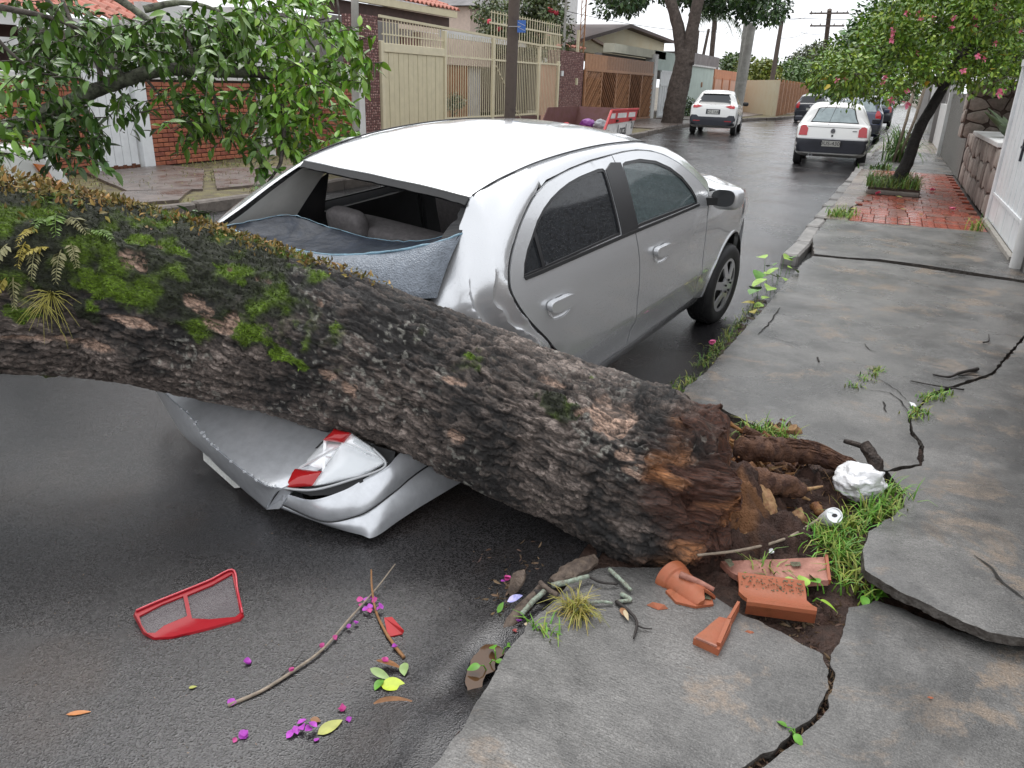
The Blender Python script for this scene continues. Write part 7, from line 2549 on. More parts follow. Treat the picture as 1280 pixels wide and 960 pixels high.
# long grille fence
gf = thing('grille_fence', 'long cream grille fence with upright bars between the granite pillars', 'fence', (LX, 23.5, .1))
nbar = 60
for i in range(nbar):
    y = 19.72 + (27.90 - 19.72) * (i + .5) / nbar
    MB().box((LX, y, 1.72 if y < 26.3 else 1.95), (.017, .017, 2.2 if y < 26.3 else 2.66)).obj('bar', M_BEIGE2, gf)
MB().bar((LX + .012, 16.5, 2.99), (LX + .012, 26.3, 2.83), .05, .06).obj('top_rail', M_BEIGE, gf)
for z, y0, y1 in ((2.26, 19.6, 25.9), (.66, 19.6, 25.9), (2.28, 25.9, 27.9), (3.26, 22.2, 27.9), (2.86, 26.2, 27.9)):
    MB().box((LX + .014, (y0 + y1) / 2, z), (.035, y1 - y0, .05)).obj('rail', M_BEIGE2, gf)
for y, z1 in ((22.45, 2.80), (25.95, 2.74), (27.72, 2.35)):
    MB().box((LX + .02, y, z1 / 2 + .1), (.08, .12, z1 - .1), bevel=.01).obj('post', M_BEIGE2, gf)
MB().box((LX - .04, 26.85, 1.2), (.02, 1.6, 2.1)).obj('gate_sheet', M_PINKR, gf)
for i in range(28):
    y = 22.3 + 5.6 * (i + .5) / 28
    MB().box((LX - .03, y, 3.18), (.018, .018, .86)).obj('upper_bar', M_BEIGE2, gf)
MB().box((LX - .03, 25.1, 3.55), (.02, 5.6, .02)).obj('upper_rail', M_BEIGE2, gf)
quadwall('plinth', 19.65, 26.2, .1, .60, M_GRAN, gf, th=.14, x=LX + .05)
MB().bar((LX + .05, 22.6, 2.1), (LX + .25, 24.4, .3), .02).obj('brace', M_BEIGE2, gf)

# the house behind the grille
h2 = thing('grille_house', 'house with a long clay tile eave over a dark beam behind the beige gate', 'house', (-14, 20, .1))
MB().box((-16.5, 21.5, 1.6), (4.4, 12.4, 3.0)).obj('wall', M_WPLAST, h2)
MB().box((-14.22, 20.7, 1.3), (.08, 1.5, 2.3)).obj('door_panel', mat('pale_grey_door', (.48, .48, .50), .6, var=.1), h2)
MB().box((-14.2, 22.9, 1.5), (.14, 1.5, 2.8)).obj('stone_panel', M_GRAN2[0], h2)
MB().box((-14.2, 25.2, 1.5), (.14, 2.4, 2.8)).obj('wood_panel', M_BROWNL, h2)
MB().box((-13.0, 19.8, 3.56), (.14, 7.2, .18)).obj('fascia', M_BEIGE, h2)
MB().box((-13.25, 19.6, 3.30), (.16, 7.4, .34)).obj('beam', M_BEAM, h2)
tile_roof('roof', -12.9, -17.5, 16.2, 23.5, 3.70, 5.2, M_RTILE, h2, .24, 12)
MB().box((-12.8, 18.1, 2.5), (.12, 3.2, 1.1)).obj('inner_wall', M_GREYW, h2)
MB().box((-12.7, 25.0, 2.95), (.10, 6.2, .20)).obj('white_lintel', M_WPLAST, h2)
MB().box((-14.3, 25.5, 2.6), (.5, 5.0, .9)).obj('upper_wall', mat('peach_render', (.62, .50, .42), .75, var=.1), h2)
h3 = thing('grey_roof_house', 'house with a grey hipped roof and white wall behind the tile eave', 'house', (-24, 42, .1))
MB().box((-23, 42, 2.6), (6, 9, 5.0)).obj('wall', mat('peach_render', (.62, .50, .42), .75, var=.1), h3)
V = np.array([(-19.6, 37, 5.1), (-19.6, 47, 5.1), (-26.4, 47, 5.1), (-26.4, 37, 5.1), (-23, 40.5, 6.5), (-23, 43.5, 6.5)])
obj('roof', V, [(0, 1, 5, 4), (1, 2, 5), (2, 3, 4, 5), (3, 0, 4)], M_GREYR, h3)
MB().box((-25, 55, 4), (5, 8, 8.5)).obj('white_block', M_WPLAST, h3)
MB().box((-22.45, 54, 6.4), (.1, 1.2, 1.4)).obj('shutter', M_WMETAL, h3)
for i in range(7):
    MB().box((-22.38, 54, 5.85 + i * .18), (.05, 1.1, .12)).obj('slat', M_WMETAL, h3)

# brown gate with diagonal slats
bg2 = thing('brown_gate', 'brown metal gate with slats set in zigzag diagonals', 'gate', (LX, 35.4, .1))
y0, y1 = 30.5, 40.3
for i in range(26):
    w = (y1 - y0) / 26
    MB().box((LX, y0 + w * (i + .5), 2.50 - .0 * i), (.035, w - .015, .56), bevel=.004).obj('board', M_BROWNL if i < 7 else M_BROWNM, bg2)
MB().box((LX + .02, (y0 + y1) / 2, 2.20), (.08, y1 - y0, .10)).obj('rail', M_BROWNL, bg2)
MB().box((LX + .02, (y0 + y1) / 2, .2), (.08, y1 - y0, .10)).obj('rail', M_BROWNM, bg2)
MB().box((LX - .06, (y0 + y1) / 2, 1.2), (.02, y1 - y0, 2.0)).obj('backing', mat('dark_backing', (.06, .04, .03), .8), bg2)
npan = 5
pw = (y1 - y0) / npan
for p in range(npan):
    a0 = y0 + p * pw
    MB().box((LX + .03, a0, 1.2), (.07, .10, 2.0)).obj('post', M_BROWNL, bg2)
    sg = 1 if p % 2 == 0 else -1
    for k in range(-11, 20):
        # slats of a 60-degree diagonal, clipped to the panel
        b0 = k * pw / 7
        pts = []
        for q in np.linspace(0, 1, 41):
            yy = b0 + sg * q * pw * 1.25
            if 0.02 < yy < pw - .02:
                pts.append((yy, .25 + q * 1.9))
        if len(pts) > 2:
            MB().bar((LX + .005, a0 + pts[0][0], pts[0][1]), (LX + .005, a0 + pts[-1][0], pts[-1][1]), .03, .10, up=(1, 0, 0)).obj('slat', M_BROWNL if (k + p) % 3 else M_BROWNM, bg2)
# house with a gable behind the brown gate
h4 = thing('gable_house', 'house with a dark edged gable behind the olive fascia', 'house', (-13, 40, .1))
MB().box((LX - .35, 38.6, 3.15), (.5, 8.6, .36)).obj('fascia', M_OLIVER, h4)
MB().box((LX - .8, 38.2, 2.5), (.3, 8.0, .9)).obj('set_back_wall', M_GREYW, h4)  # plain grey wall set back below the fascia
MB().box((LX - .2, 40.7, 1.6), (.5, .55, 3.1)).obj('pier', M_WPLAST, h4)
MB().box((LX - .3, 43.0, 2.9), (.4, 4.4, .9)).obj('mint_wall', M_MINT, h4)
gx = -14.0
V = np.array([(gx, 35.0, 3.1), (gx, 52.5, 3.1), (gx, 52.5, 4.25), (gx, 43.6, 4.55), (gx, 35.0, 3.35)])
obj('gable_wall', *thicken(V, [(0, 1, 2, 3, 4)], np.array([-6, 0, 0])), M_CREAM, h4, recalc=True)
for a, b in (((gx + .5, 34.4, 3.35), (gx + .5, 43.6, 4.72)), ((gx + .5, 43.6, 4.72), (gx + .5, 53, 4.42))):
    V = np.array([a, b, np.array(b) + [-7, 0, 0], np.array(a) + [-7, 0, 0]])
    obj('roof_slope', *thicken(V, [(0, 1, 2, 3)], np.array([0, 0, -.16])), M_BEAM, h4, recalc=True)
MB().bar((gx + .1, 38.6, 3.75), (gx + .1, 41.2, 3.45), .12).obj('pipe', M_BROWNM, h4)
tile_roof('porch_roof', -13.2, -16.5, 31.5, 36.0, 3.15, 4.1, M_RTILE, h4, .28, 8)
wg2 = thing('white_panel_gate', 'white panelled gate between the olive fascia and the street tree', 'gate', (LX, 43.5, .1))
MB().box((LX, 43.5, 1.3), (.04, 3.4, 2.3)).obj('gate_leaf', M_WMETAL, wg2)
for i in range(8):
    MB().box((LX + .03, 41.9 + i * .46, 1.0), (.03, .10, 1.6), bevel=.005).obj('stile', M_WMETAL, wg2)
for z in (.25, 1.75, 2.4):
    MB().box((LX + .035, 43.5, z), (.04, 3.4, .09)).obj('rail', M_WMETAL, wg2)
gw = thing('mint_wall', 'pale green garden wall with a small plaque behind the white sport utility car', 'wall', (LX, 50.5, .1))
quadwall('wall', 45.6, 55.1, .05, 2.85, M_MINT, gw)
MB().box((LX - .08, 50.4, 2.90), (.34, 9.6, .10)).obj('coping', M_WPLAST, gw)
MB().lathe([(.16, 0), (.16, .05), (.001, .05)], n=14, axis=0).obj('plaque', M_BROWNM, gw, local=True).location = (.0, 1.2, 1.75)
MB().box((LX + .02, 51.6, 1.05), (.05, .22, .2)).obj('letter_box', M_BEAM, gw)
ow = thing('salmon_wall', 'salmon and orange garden wall with panels left of the concrete poles', 'wall', (LX, 60, .1))
quadwall('wall', 55.3, 66.4, .0, 2.25, M_PINKR, ow)
quadwall('top_band', 55.3, 66.4, 2.25, 2.85, M_ORNR, ow, x=LX + .02)
for y in (55.5, 58.2, 61.0, 63.8, 66.2):
    MB().box((LX + .03, y, 1.2), (.08, .22, 2.3)).obj('pilaster', M_ORNR, ow)
MB().box((-15.5, 58, 3.0), (6, 10, 1.6)).obj('shed_roof', M_GREYR, ow)
cw = thing('cream_wall', 'plain cream garden wall right of the concrete poles', 'wall', (-8.4, 57, .1))
MB().bar((-9.9, 60.6, 1.12), (-6.88, 53.75, 1.12), .25, 2.3).obj('wall', M_CREAM, cw)
bf = thing('brown_fence', 'long rust brown metal fence beyond the cream wall', 'fence', (-7, 92, .1))
for i in range(11):
    y = 54 + i * 2.4
    x = -6.85 - .05 * i
    MB().box((x, y, 1.17), (.16, .22, 2.3)).obj('post', M_BROWNL, bf)
    if i < 10:
        MB().box((x + .0, y + 1.2, 1.12), (.04, 2.15, 2.1)).obj('panel', M_BROWNM, bf)
        for k in range(4):
            MB().box((x + .05, y + .45 + k * .5, 1.12), (.05, .10, 2.1)).obj('slat', M_BROWNL, bf)

# rubbish skip
sk = thing('rubbish_skip', 'red and white steel rubbish skip with rust inside, beyond the car roof', 'skip', (-8.4, 24.5, .14))
SK_T = {'a': (-9.45, 22.6, 1.30), 'b': (-7.45, 22.6, 1.30), 'c': (-7.45, 27.0, 1.36), 'd': (-9.45, 27.0, 1.36)}
M_SKR = mat('skip_red', (0.52, 0.045, 0.05), 0.5, var=.2, vscale=5)
M_SKW = mat('skip_white', (0.66, 0.64, 0.62), 0.55, var=.15, vscale=5)
M_SKI = mat('skip_rust', (0.15, 0.065, 0.05), 0.75, var=.4, vscale=4, col2=(.10, .045, .05))


def sheet(name, P, m, parent, off):
    return obj(name, *thicken(np.array(P, float), [tuple(range(len(P)))], np.array(off)), m, parent, recalc=True)


zb = .30
yr0, yr1, yf0, yf1 = 23.1, 27.0, 24.6, 25.8
side = lambda x: [(x, 24.9, zb), (x, 26.2, zb), (x, 26.65, 1.15), (x, 23.55, 1.15)]
E0, E1 = 23.6, 26.75
for x, nm, dx in ((-7.42, 'side_plate', -.03), (-9.42, 'side_plate', .03)):
    sheet(nm, [(x, 22.04, .2), (x, 24.85, .2), (x, 25.3, .98), (x, 22.63, .98), (x, 22.04, .40)], M_SKW if x > -8 else M_SKI, sk, (dx, 0, 0))
x = -7.405
sheet('red_band', [(x, 22.30, .60), (x, 25.12, .64), (x, 25.3, .97), (x, 22.66, .97)], M_SKR, sk, (-.006, 0, 0))
for (a, b, z0, z1) in ((22.56, 22.98, .75, .89), (23.2, 24.1, .75, .89), (24.3, 25.0, .75, .89)):
    sheet('white_panel', [(x + .006, a, z0), (x + .006, b, z0), (x + .006, b + .02, z1), (x + .006, a + .06, z1)], M_SKW, sk, (-.004, 0, 0))
MB().bar((x, 22.04, .40), (x, 22.63, .97), .06, .06).obj('rim', M_SKR, sk)
MB().bar((x, 22.63, .98), (x, 25.32, .98), .06, .05).obj('rim', M_SKR, sk)
MB().bar((x, 22.04, .40), (x - 2.0, 22.04, .40), .06, .06).obj('rim', M_SKR, sk)
sheet('front_plate', [(-7.42, 22.05, .2), (-9.42, 22.05, .2), (-9.42, 22.05, .40), (-7.42, 22.05, .40)], M_SKR, sk, (0, .03, 0))
sheet('back_plate', [(-7.42, 24.85, .2), (-9.42, 24.85, .2), (-9.42, 25.3, .98), (-7.42, 25.3, .98)], M_SKI, sk, (0, -.03, 0))
sheet('skip_floor', [(-7.42, 22.05, .22), (-7.42, 24.85, .22), (-9.42, 24.85, .22), (-9.42, 22.05, .22)], M_SKI, sk, (0, 0, -.02))
for y in (23.15, 24.5):
    MB().box((x + .03, y, .68), (.06, .12, .06)).obj('lifting_lug', M_BEAM, sk)
text_mesh('lettering', 'Local', .42, M_INK, sk, Matrix(((0, 0, 1, -7.400 + 8.4), (1, 0, 0, 23.75 - 24.5), (0, 1, 0, .40 - .14), (0, 0, 0, 1))), .002)
text_mesh('lettering', '21', .30, M_INK, sk, Matrix(((0, 0, 1, -7.400 + 8.4), (1, 0, 0, 24.78 - 24.5), (0, 1, 0, .50 - .14), (0, 0, 0, 1))), .002)
for (c, r_, m, lab, s_) in (((-8.9, 22.9, .44), .15, mat('red_sack', (.6, .04, .06), .5), 'red rubbish sack in the skip', 3), ((-8.4, 23.4, .50), .22, mat('purple_sack', (.22, .05, .26), .4), 'purple rubbish sack in the skip', 4), ((-7.95, 23.3, .52), .2, mat('grey_sack', (.36, .37, .39), .5), 'grey rubbish sack in the skip', 5), ((-9.25, 22.7, .45), .12, M_BLACK, 'black rubbish bag in the skip', 6)):
    V, F = crumpled(c, r_, s_, 30, 20)
    tag(obj('rubbish_sack', V, F, m, smooth=True, recalc=True), lab, 'sack')

# ------------------------------------------------------------------ poles, wires
def pole(label, cat, p0, p1, r0, r1, m, name='utility_pole', n=14):
    t = thing(name, label, cat, tuple(p0))
    P = [np.array(p0) + (np.array(p1) - np.array(p0)) * s_ for s_ in np.linspace(0, 1, n)]
    V, F = tube(P, np.linspace(r0, r1, n), 14)
    V[:, :2] += .01 * fbm(V * np.array([6, 6, .7]), 2, 3)[:, None]
    obj('shaft', V, F, m, t, smooth=True, sharp=60)
    return t


t = pole('weathered wooden pole with a small blue plate in front of the grille fence', 'pole', plane_point(636, 175, 1, 17.3) * [1, 1, 0] + [0, 0, .1], plane_point(646, -90, 1, 17.3), .135, .115, M_WOODP)
pb = plane_point(652, 33, 1, 17.16)
o = MB().box(pb, (.19, .012, .25), rz=.2).obj('blue_plate', mat('blue_enamel', (.04, .13, .42), .4), t)
for z in (.05, -.05):
    MB().bar(pb + [-.08, -.012, z + .035], pb + [.08, .02, z - .035], .006, .035, up=(0, 1, 0)).obj('plate_stripe', M_WPLAST, o)
MB().bar(plane_point(636, 33, 1, 17.14), plane_point(651, 33, 1, 17.14), .012).obj('plate_wire', M_RIM, t)
pole('thin grey post standing in front of the tall granite pillar', 'pole', (-9.6, 13.2, .1), plane_point(443, -60, 1, 13.2), .075, .07, M_CONCP, 'post')
a = plane_point(728, 60, 0, -11.4)
lm_ = thing('lattice_mast', 'thin rust red lattice mast rising behind the broad granite pillar', 'mast', (a[0], a[1], 2.6))
for (dx, dy) in ((-.09, -.09), (.09, -.09), (0, .1)):
    MB().bar((a[0] + dx, a[1] + dy, 2.5), (a[0] + dx, a[1] + dy, 6.0), .03).obj('leg', M_BROWNL, lm_)
for i in range(14):
    z = 2.6 + i * .24
    MB().bar((a[0] - .09, a[1] - .09, z), (a[0] + .09, a[1] - .09, z + .24), .016).obj('brace', M_BROWNL, lm_)
a = plane_point(704, 62, 0, -11.35)
lm2 = pole('slim grey lamp post rising above the broad granite pillar', 'lamp post', (a[0], a[1], 2.4), (a[0], a[1] + .1, 6), .05, .04, M_CONCP, 'lamp_post')
a = plane_point(722, 60, 0, -11.3)
MB().box((a[0], a[1], 3.1), (.08, .12, .9)).obj('yellow_post', M_BEIGE, p2)


def hydro(label, px0, px1, X, r0, r1, m, arm=None):
    a = plane_point(*px0, 0, X)
    b = plane_point(*px1, 0, X)
    b[1] = a[1] + (b[1] - a[1])
    t = pole(label, 'utility pole', (a[0], a[1], .1), b + (b - np.array([a[0], a[1], .1])) * .12 * 0, r0, r1, m)
    if arm:
        for (z, w) in arm:
            MB().box((b[0], b[1], b[2] - z), (w, .12, .14)).obj('crossarm', M_WOODP, t)
            for q in (-.45, -.2, .2, .45):
                MB().lathe([(.05, 0), (.05, .12), (.001, .16)], n=8).obj('insulator', M_BEAM, t, local=True).location = Vector((b[0] + q * w, b[1], b[2] - z + .07)) - t.location
    return t, b


_, c1 = hydro('thick leaning concrete utility pole beside the cream wall', (920, 145), (940, 30), -7.75, .28, .22, M_CONCP)
c1b = c1 + np.array([.3, 1.0, 2.5])
pole('thinner concrete pole paired behind the thick one', 'utility pole', plane_point(918, 140, 0, -8.6) * [1, 1, 0] + [0, 0, .1], plane_point(933, 26, 0, -8.6), .17, .14, M_CONCP)
_, c2 = hydro('dark wooden utility pole above the far trees', (964, 100), (978, 22), -7.6, .17, .13, M_WOODP, None)
_, c3 = hydro('far utility pole with two crossarms above the street', (1026, 120), (1037, 12), -7.0, .24, .2, M_WOODP, ((.3, 3.4), (1.35, 3.0)))
a = far_point(1043, 62, 70)
b = far_point(1071, 40, 70)
sl_ = thing('street_lamp', 'thin curved street lamp arm behind the flowering tree', 'street lamp', (a[0], a[1], 0))
arm_ = spline([(a[0], a[1], 0), a + [0, 0, -.5], a, a * .45 + b * .55 + [0, 0, .5], b], 24)
obj('lamp_arm', *tube(arm_, .06, 6), M_CONCP, sl_, smooth=True)
MB().box(b, (.55, .25, .12), bevel=.04).obj('lamp_head', M_CONCP, sl_)
wires = [((-9.0, 30, 8.4), c1b), (c1b, c2 + [0, 0, -.1]), (c2 + [.0, 0, -1.2], c3 + [-1, 0, -1.4]), (c2, c3 + [-1.2, 0, -.2]), (c3 + [1.2, 0, -.2], (6, 130, 8)), ((-9.2, 30, 7.6), c1b + [0, 0, -.8]), (c2 + [0, 0, .0], (9, 95, 9.2)),
         (far_point(700, 12, 40), far_point(905, 40, 62)), (far_point(1000, 40, 60), far_point(1045, 38, 90))]
for i, (a, b) in enumerate(wires):
    a, b = np.array(a, float), np.array(b, float)
    P = [a + (b - a) * s_ + np.array([0, 0, -.5 * 4 * s_ * (1 - s_) * .6]) for s_ in np.linspace(0, 1, 14)]
    labs = ['wire from the near left side to the thick concrete pole', 'wire between the thick concrete pole and the dark wooden pole', 'lower wire between the dark wooden pole and the crossarm pole', 'upper wire between the dark wooden pole and the crossarm pole', 'wire leaving the crossarm pole to the right', 'second wire from the near left side to the thick concrete pole', 'wire from the dark wooden pole over the street', 'wire above the gable house', 'wire beside the crossarm pole']
    tag(obj('wire', *tube(P, .016, 4, False), M_BLACK), labs[i], 'wire', 'overhead wires')

# ------------------------------------------------------------------ right side of the street
RX = 1.40
M_STONE = [mat('wall_stone_a', (0.25, 0.21, 0.185), 0.75, var=.25, vscale=9, bump=.6, bscale=30, bdist=.02), mat('wall_stone_b', (0.33, 0.285, 0.25), 0.75, var=.25, vscale=9, bump=.6, bscale=30, bdist=.02), mat('wall_stone_c', (0.19, 0.155, 0.135), 0.75, var=.25, vscale=9, bump=.6, bscale=30, bdist=.02)]
M_STJ = mat('stone_joint', (0.09, 0.065, 0.055), 0.9, var=.3)
M_ROUGH = mat('roughcast', (0.21, 0.20, 0.185), 0.9, var=.4, vscale=7, col2=(0.12, 0.115, 0.105), bump=1.0, bscale=45, bdist=.03)
rgt = thing('white_metal_gate', 'tall white ribbed metal gate on the right with a latch', 'gate', (RX, 10.6, .1))
for i in range(16):
    y = 9.25 + i * .178
    MB().box((RX + .006 * (i % 2), y + .089, 1.22), (.03, .174, 1.62), bevel=.006).obj('rib', M_WMETAL, rgt)
for i in range(4):
    MB().box((RX + .004, 9.25 + .72 * (i + .5), .30), (.03, .68, .34), bevel=.01).obj('lower_panel', M_WMETAL, rgt)
MB().box((RX - .012, 10.67, .47), (.03, 2.86, .035)).obj('rail', M_WMETAL, rgt)
MB().bar((RX - .05, 9.2, .12), (RX - .05, 12.15, .12), .05, .05).obj('floor_rail', mat('old_rail', (.30, .28, .25), .6, var=.3, vscale=20), rgt)
MB().box((RX - .02, 10.55, 1.12), (.03, .05, .26)).obj('latch', M_BPLAST, rgt)
MB().box((RX - .025, 10.55, 1.14), (.03, .16, .025)).obj('latch_bar', M_BPLAST, rgt)
MB().box((RX + .0, 12.17, 1.05), (.09, .10, 1.96), bevel=.01).obj('gate_post', M_WMETAL, rgt)
MB().box((RX - .01, 10.7, 2.06), (.10, 3.0, .08)).obj('top_rail', M_WMETAL, rgt)
MB().box((RX + .05, 9.08, 1.2), (.18, .30, 2.3)).obj('gate_jamb', M_GREYW, rgt)
tag(MB().tube([(RX - .06, 8.83, .1), (RX - .06, 8.83, 2.4)], .05, 14).obj('drain_pipe', M_WPLAST, smooth=True, sharp=50), 'white drain pipe beside the grey gate jamb', 'pipe')
rw_ = thing('plastered_wall', 'rough plastered wall at the right edge next to the drain pipe', 'wall', (RX + .2, 6, .1))
MB().box((RX + .12, 5.6, 1.1), (.24, 6.3, 2.2)).obj('wall', M_GREYW, rw_)


def stone_wall(label, y0, y1, z0, z1, x, cell, seed, name='stone_wall', th=.3, face_end=True, nmax=300):
    t = thing(name, label, 'wall', (x, (y0 + y1) / 2, z0))
    MB().box((x + th / 2 + .02, (y0 + y1) / 2, (z0 + z1) / 2), (th, y1 - y0, z1 - z0)).obj('mortar', M_STJ, t)
    g = np.random.default_rng(seed)

    def face(o3, ua, va, na, W_, H_):
        nu, nv = max(1, int(W_ / cell)), max(1, int(H_ / (cell * .8)))
        gx_ = np.array([[(i + (0 if 0 == i or i == nu else g.uniform(-.28, .28))) / nu for i in range(nu + 1)] for j in range(nv + 1)])
        gy_ = np.array([[(j + (0 if 0 == j or j == nv else g.uniform(-.28, .28))) / nv for i in range(nu + 1)] for j in range(nv + 1)])
        for j in range(nv):
            for i in range(nu):
                q = np.array([(gx_[j + a][i + b] * W_, gy_[j + a][i + b] * H_) for a, b in ((0, 0), (0, 1), (1, 1), (1, 0))])
                c = q.mean(0)
                # clipped corners
                P = []
                for k in range(4):
                    e0, e1 = q[k] - q[(k - 1) % 4], q[(k + 1) % 4] - q[k]
                    P += [q[k] - e0 * g.uniform(.12, .25), q[k] + e1 * g.uniform(.12, .25)]
                P = c + (np.array(P) - c) * .91
                Pi = c + (P - c) * .82
                d = g.uniform(.02, .05)
                to3 = lambda p, h: o3 + ua * p[0] + va * p[1] + na * h
                V = [to3(p, -.02) for p in P] + [to3(p, d * .7) for p in P] + [to3(p, d) for p in Pi]
                F = [(k, (k + 1) % 8, 8 + (k + 1) % 8, 8 + k) for k in range(8)] + [(8 + k, 8 + (k + 1) % 8, 16 + (k + 1) % 8, 16 + k) for k in range(8)] + [tuple(16 + k for k in range(8))]
                obj('stone', V, F, M_STONE[g.integers(0, 3)], t, recalc=True, smooth=True, sharp=50)
    face(np.array([x + .02, y0, z0]), np.array([0, 1.0, 0]), np.array([0, 0, 1.0]), np.array([-1.0, 0, 0]), y1 - y0, z1 - z0)
    if face_end:
        face(np.array([x + .02, y0, z0]), np.array([1.0, 0, 0]), np.array([0, 0, 1.0]), np.array([0, -1.0, 0]), th, z1 - z0)
    return t


stone_wall('low stone wall under the planter beside the white gate', 12.35, 17.7, .1, 1.02, RX - .02, .32, 5, th=1.0, face_end=False)
MB().box((RX + .52, 12.33, .56), (.98, .06, .92)).obj('end_face', M_ROUGH, [o for o in COL.objects if o.name == 'stone_wall'][0])
stone_wall('upper wall of pale fieldstone above the planter', 17.8, 18.4, .9, 1.94, RX - .16, .27, 6, th=.95)
pl_ = thing('planter', 'white concrete planter box on the low stone wall', 'planter', (RX + .4, 14.3, 1.02))
MB().box((RX + .40, 14.4, 1.06), (.95, 3.9, .07), bevel=.01).obj('planter_slab', M_WPLAST, pl_)
MB().box((RX + .75, 15.5, 1.3), (.25, .16, .5), bevel=.01).obj('planter_wall', M_GREYW, pl_)
MB().box((RX + 1.0, 12.6, .85), (.2, 6.6, 1.5)).obj('rear_wall', M_GREYW, pl_)
# agave-like plant
ag = thing('agave', 'grey green fleshy leaved plant in the planter beside the white gate', 'plant', (RX + .22, 14.0, 1.08))
M_AGV = mat('agave_leaf', (0.085, 0.12, 0.06), 0.5, var=.3, vscale=10)
for i in range(9):
    a = i * 2.4
    V, F = leaf_mesh(1, .34, .10 if i % 2 else -.05, .35, 7)
    V, F, k = bulk((V, F), np.array([[RX + .22, 14.0, 1.10]]), rotmats(np.array([a]), np.array([R(50 - 3 * i)]), np.array([0.2])), np.array([.62 - .02 * i]))
    obj('leaf', *thicken(V, F, np.array([0, 0, -.015])), M_AGV, ag, smooth=True)
rc_ = thing('roughcast_wall', 'grey roughcast garden wall beyond the stone wall', 'wall', (RX, 20, .1))
MB().box((RX + .12, 22.0, .9), (.25, 7.4, 1.62)).obj('wall', M_ROUGH, rc_)
MB().box((RX + .02, 25.9, 1.25), (.22, .36, 2.4)).obj('white_pier', M_WPLAST, rc_)
bh = thing('right_house', 'pale house front with a dark gate beyond the roughcast wall', 'house', (RX + 2, 30, .1))
MB().box((RX + .12, 29.2, .75), (.2, 5.9, 1.3)).obj('low_wall', M_WPLAST, bh)
MB().box((RX + .18, 29.2, 1.9), (.08, 5.6, 1.2)).obj('grille_panel', M_GREYW, bh)
MB().box((RX + .02, 32.3, 1.4), (.24, .4, 2.6)).obj('pier', M_GREYW, bh)
MB().box((RX + 2.3, 23, 1.8), (2.6, 14, 3.4)).obj('house_wall', M_WPLAST, bh)
MB().box((RX + .3, 40, 1.2), (.3, 14, 2.2)).obj('far_wall', M_WPLAST, bh)
MB().box((RX + .25, 56, 1.2), (.3, 16, 2.3)).obj('far_wall', M_GREYW, bh)

# planter bed at the flowering tree, strappy plants
bd = thing('tree_bed', 'small raised bed with grass at the foot of the flowering tree', 'flower bed', (.2, 15.1, .1))
MB().box((.22, 14.42, .125), (.80, .10, .08), bevel=.02).obj('bed_kerb', M_KERB2, bd)
MB().box((.22, 15.78, .125), (.80, .10, .08), bevel=.02).obj('bed_kerb', M_KERB2, bd)
MB().box((.22, 15.1, .15), (.78, 1.26, .10)).obj('bed_soil', M_SOIL, bd)
g = np.random.default_rng(71)
P = np.c_[g.uniform(-.2, .62, 700), g.uniform(14.45, 15.75, 700), np.full(700, .2)]
V, F, k = blades(P, g.uniform(.12, .34, 700), g.uniform(0, 6.28, 700), np.abs(g.normal(0, .5, 700)), .007, .9)
obj('bed_grass', V, F, M_GRASS, bd, cols=varied((.075, .17, .025), 700, k, .45, .15, (.2, .2, .05), 5), kind='stuff')
for q, (cx_, cy_, n_, h_, lab) in enumerate(((.30, 22.3, 130, 1.0, 'strappy green plant clump on the kerb behind the flowering tree'), (.35, 25.5, 110, 1.2, 'second strappy plant clump further along the kerb'), (.0, 19.6, 60, .22, 'low grass in the kerb bed behind the flowering tree'))):
    P = np.c_[g.normal(cx_, .15, n_), g.normal(cy_, .2, n_), np.full(n_, .1)]
    V, F, k = blades(P, g.uniform(.5, 1.0, n_) * h_, g.uniform(0, 6.28, n_), np.abs(g.normal(.1, .4, n_)), .022, 1.0, 5)
    tag(obj('strappy_plant', V, F, M_GRASS, cols=varied((.06, .15, .03), n_, k, .45, .12, (.15, .2, .04), q)), lab, 'plant')
st_ = thing('sapling', 'thin pale stems of a sapling beside the strappy plant', 'sapling', (.25, 21.8, .1))
for (a, b) in (((.2, 21.8, .1), (.35, 21.9, 2.2)), ((.3, 21.9, .1), (.6, 22, 2.3))):
    obj('stem', *tube([a, ((a[0] + b[0]) / 2 + .03, 21.8, 1.1), b], .035, 7), M_TWIG, st_, smooth=True)
# ------------------------------------------------------------------ trees
M_TRUNK = mat('tree_bark_dark', (0.055, 0.042, 0.036), 0.85, col2=(0.12, 0.095, 0.08), vscale=9, bump=1.0, bscale=25, bdist=.03)
M_BRANCH = mat('branch_bark', (0.040, 0.033, 0.028), 0.8, col2=(0.12, 0.10, 0.085), vscale=16, bump=.8, bscale=60, bdist=.01)
M_BRLICH = mat('lichened_branch', (0.045, 0.042, 0.034), 0.85, col2=(0.20, 0.21, 0.15), vscale=14, bump=.8, bscale=60, bdist=.01)
M_FOL = mat('foliage', (0.06, 0.12, 0.03), 0.42, attr='Col', spec=0.5)


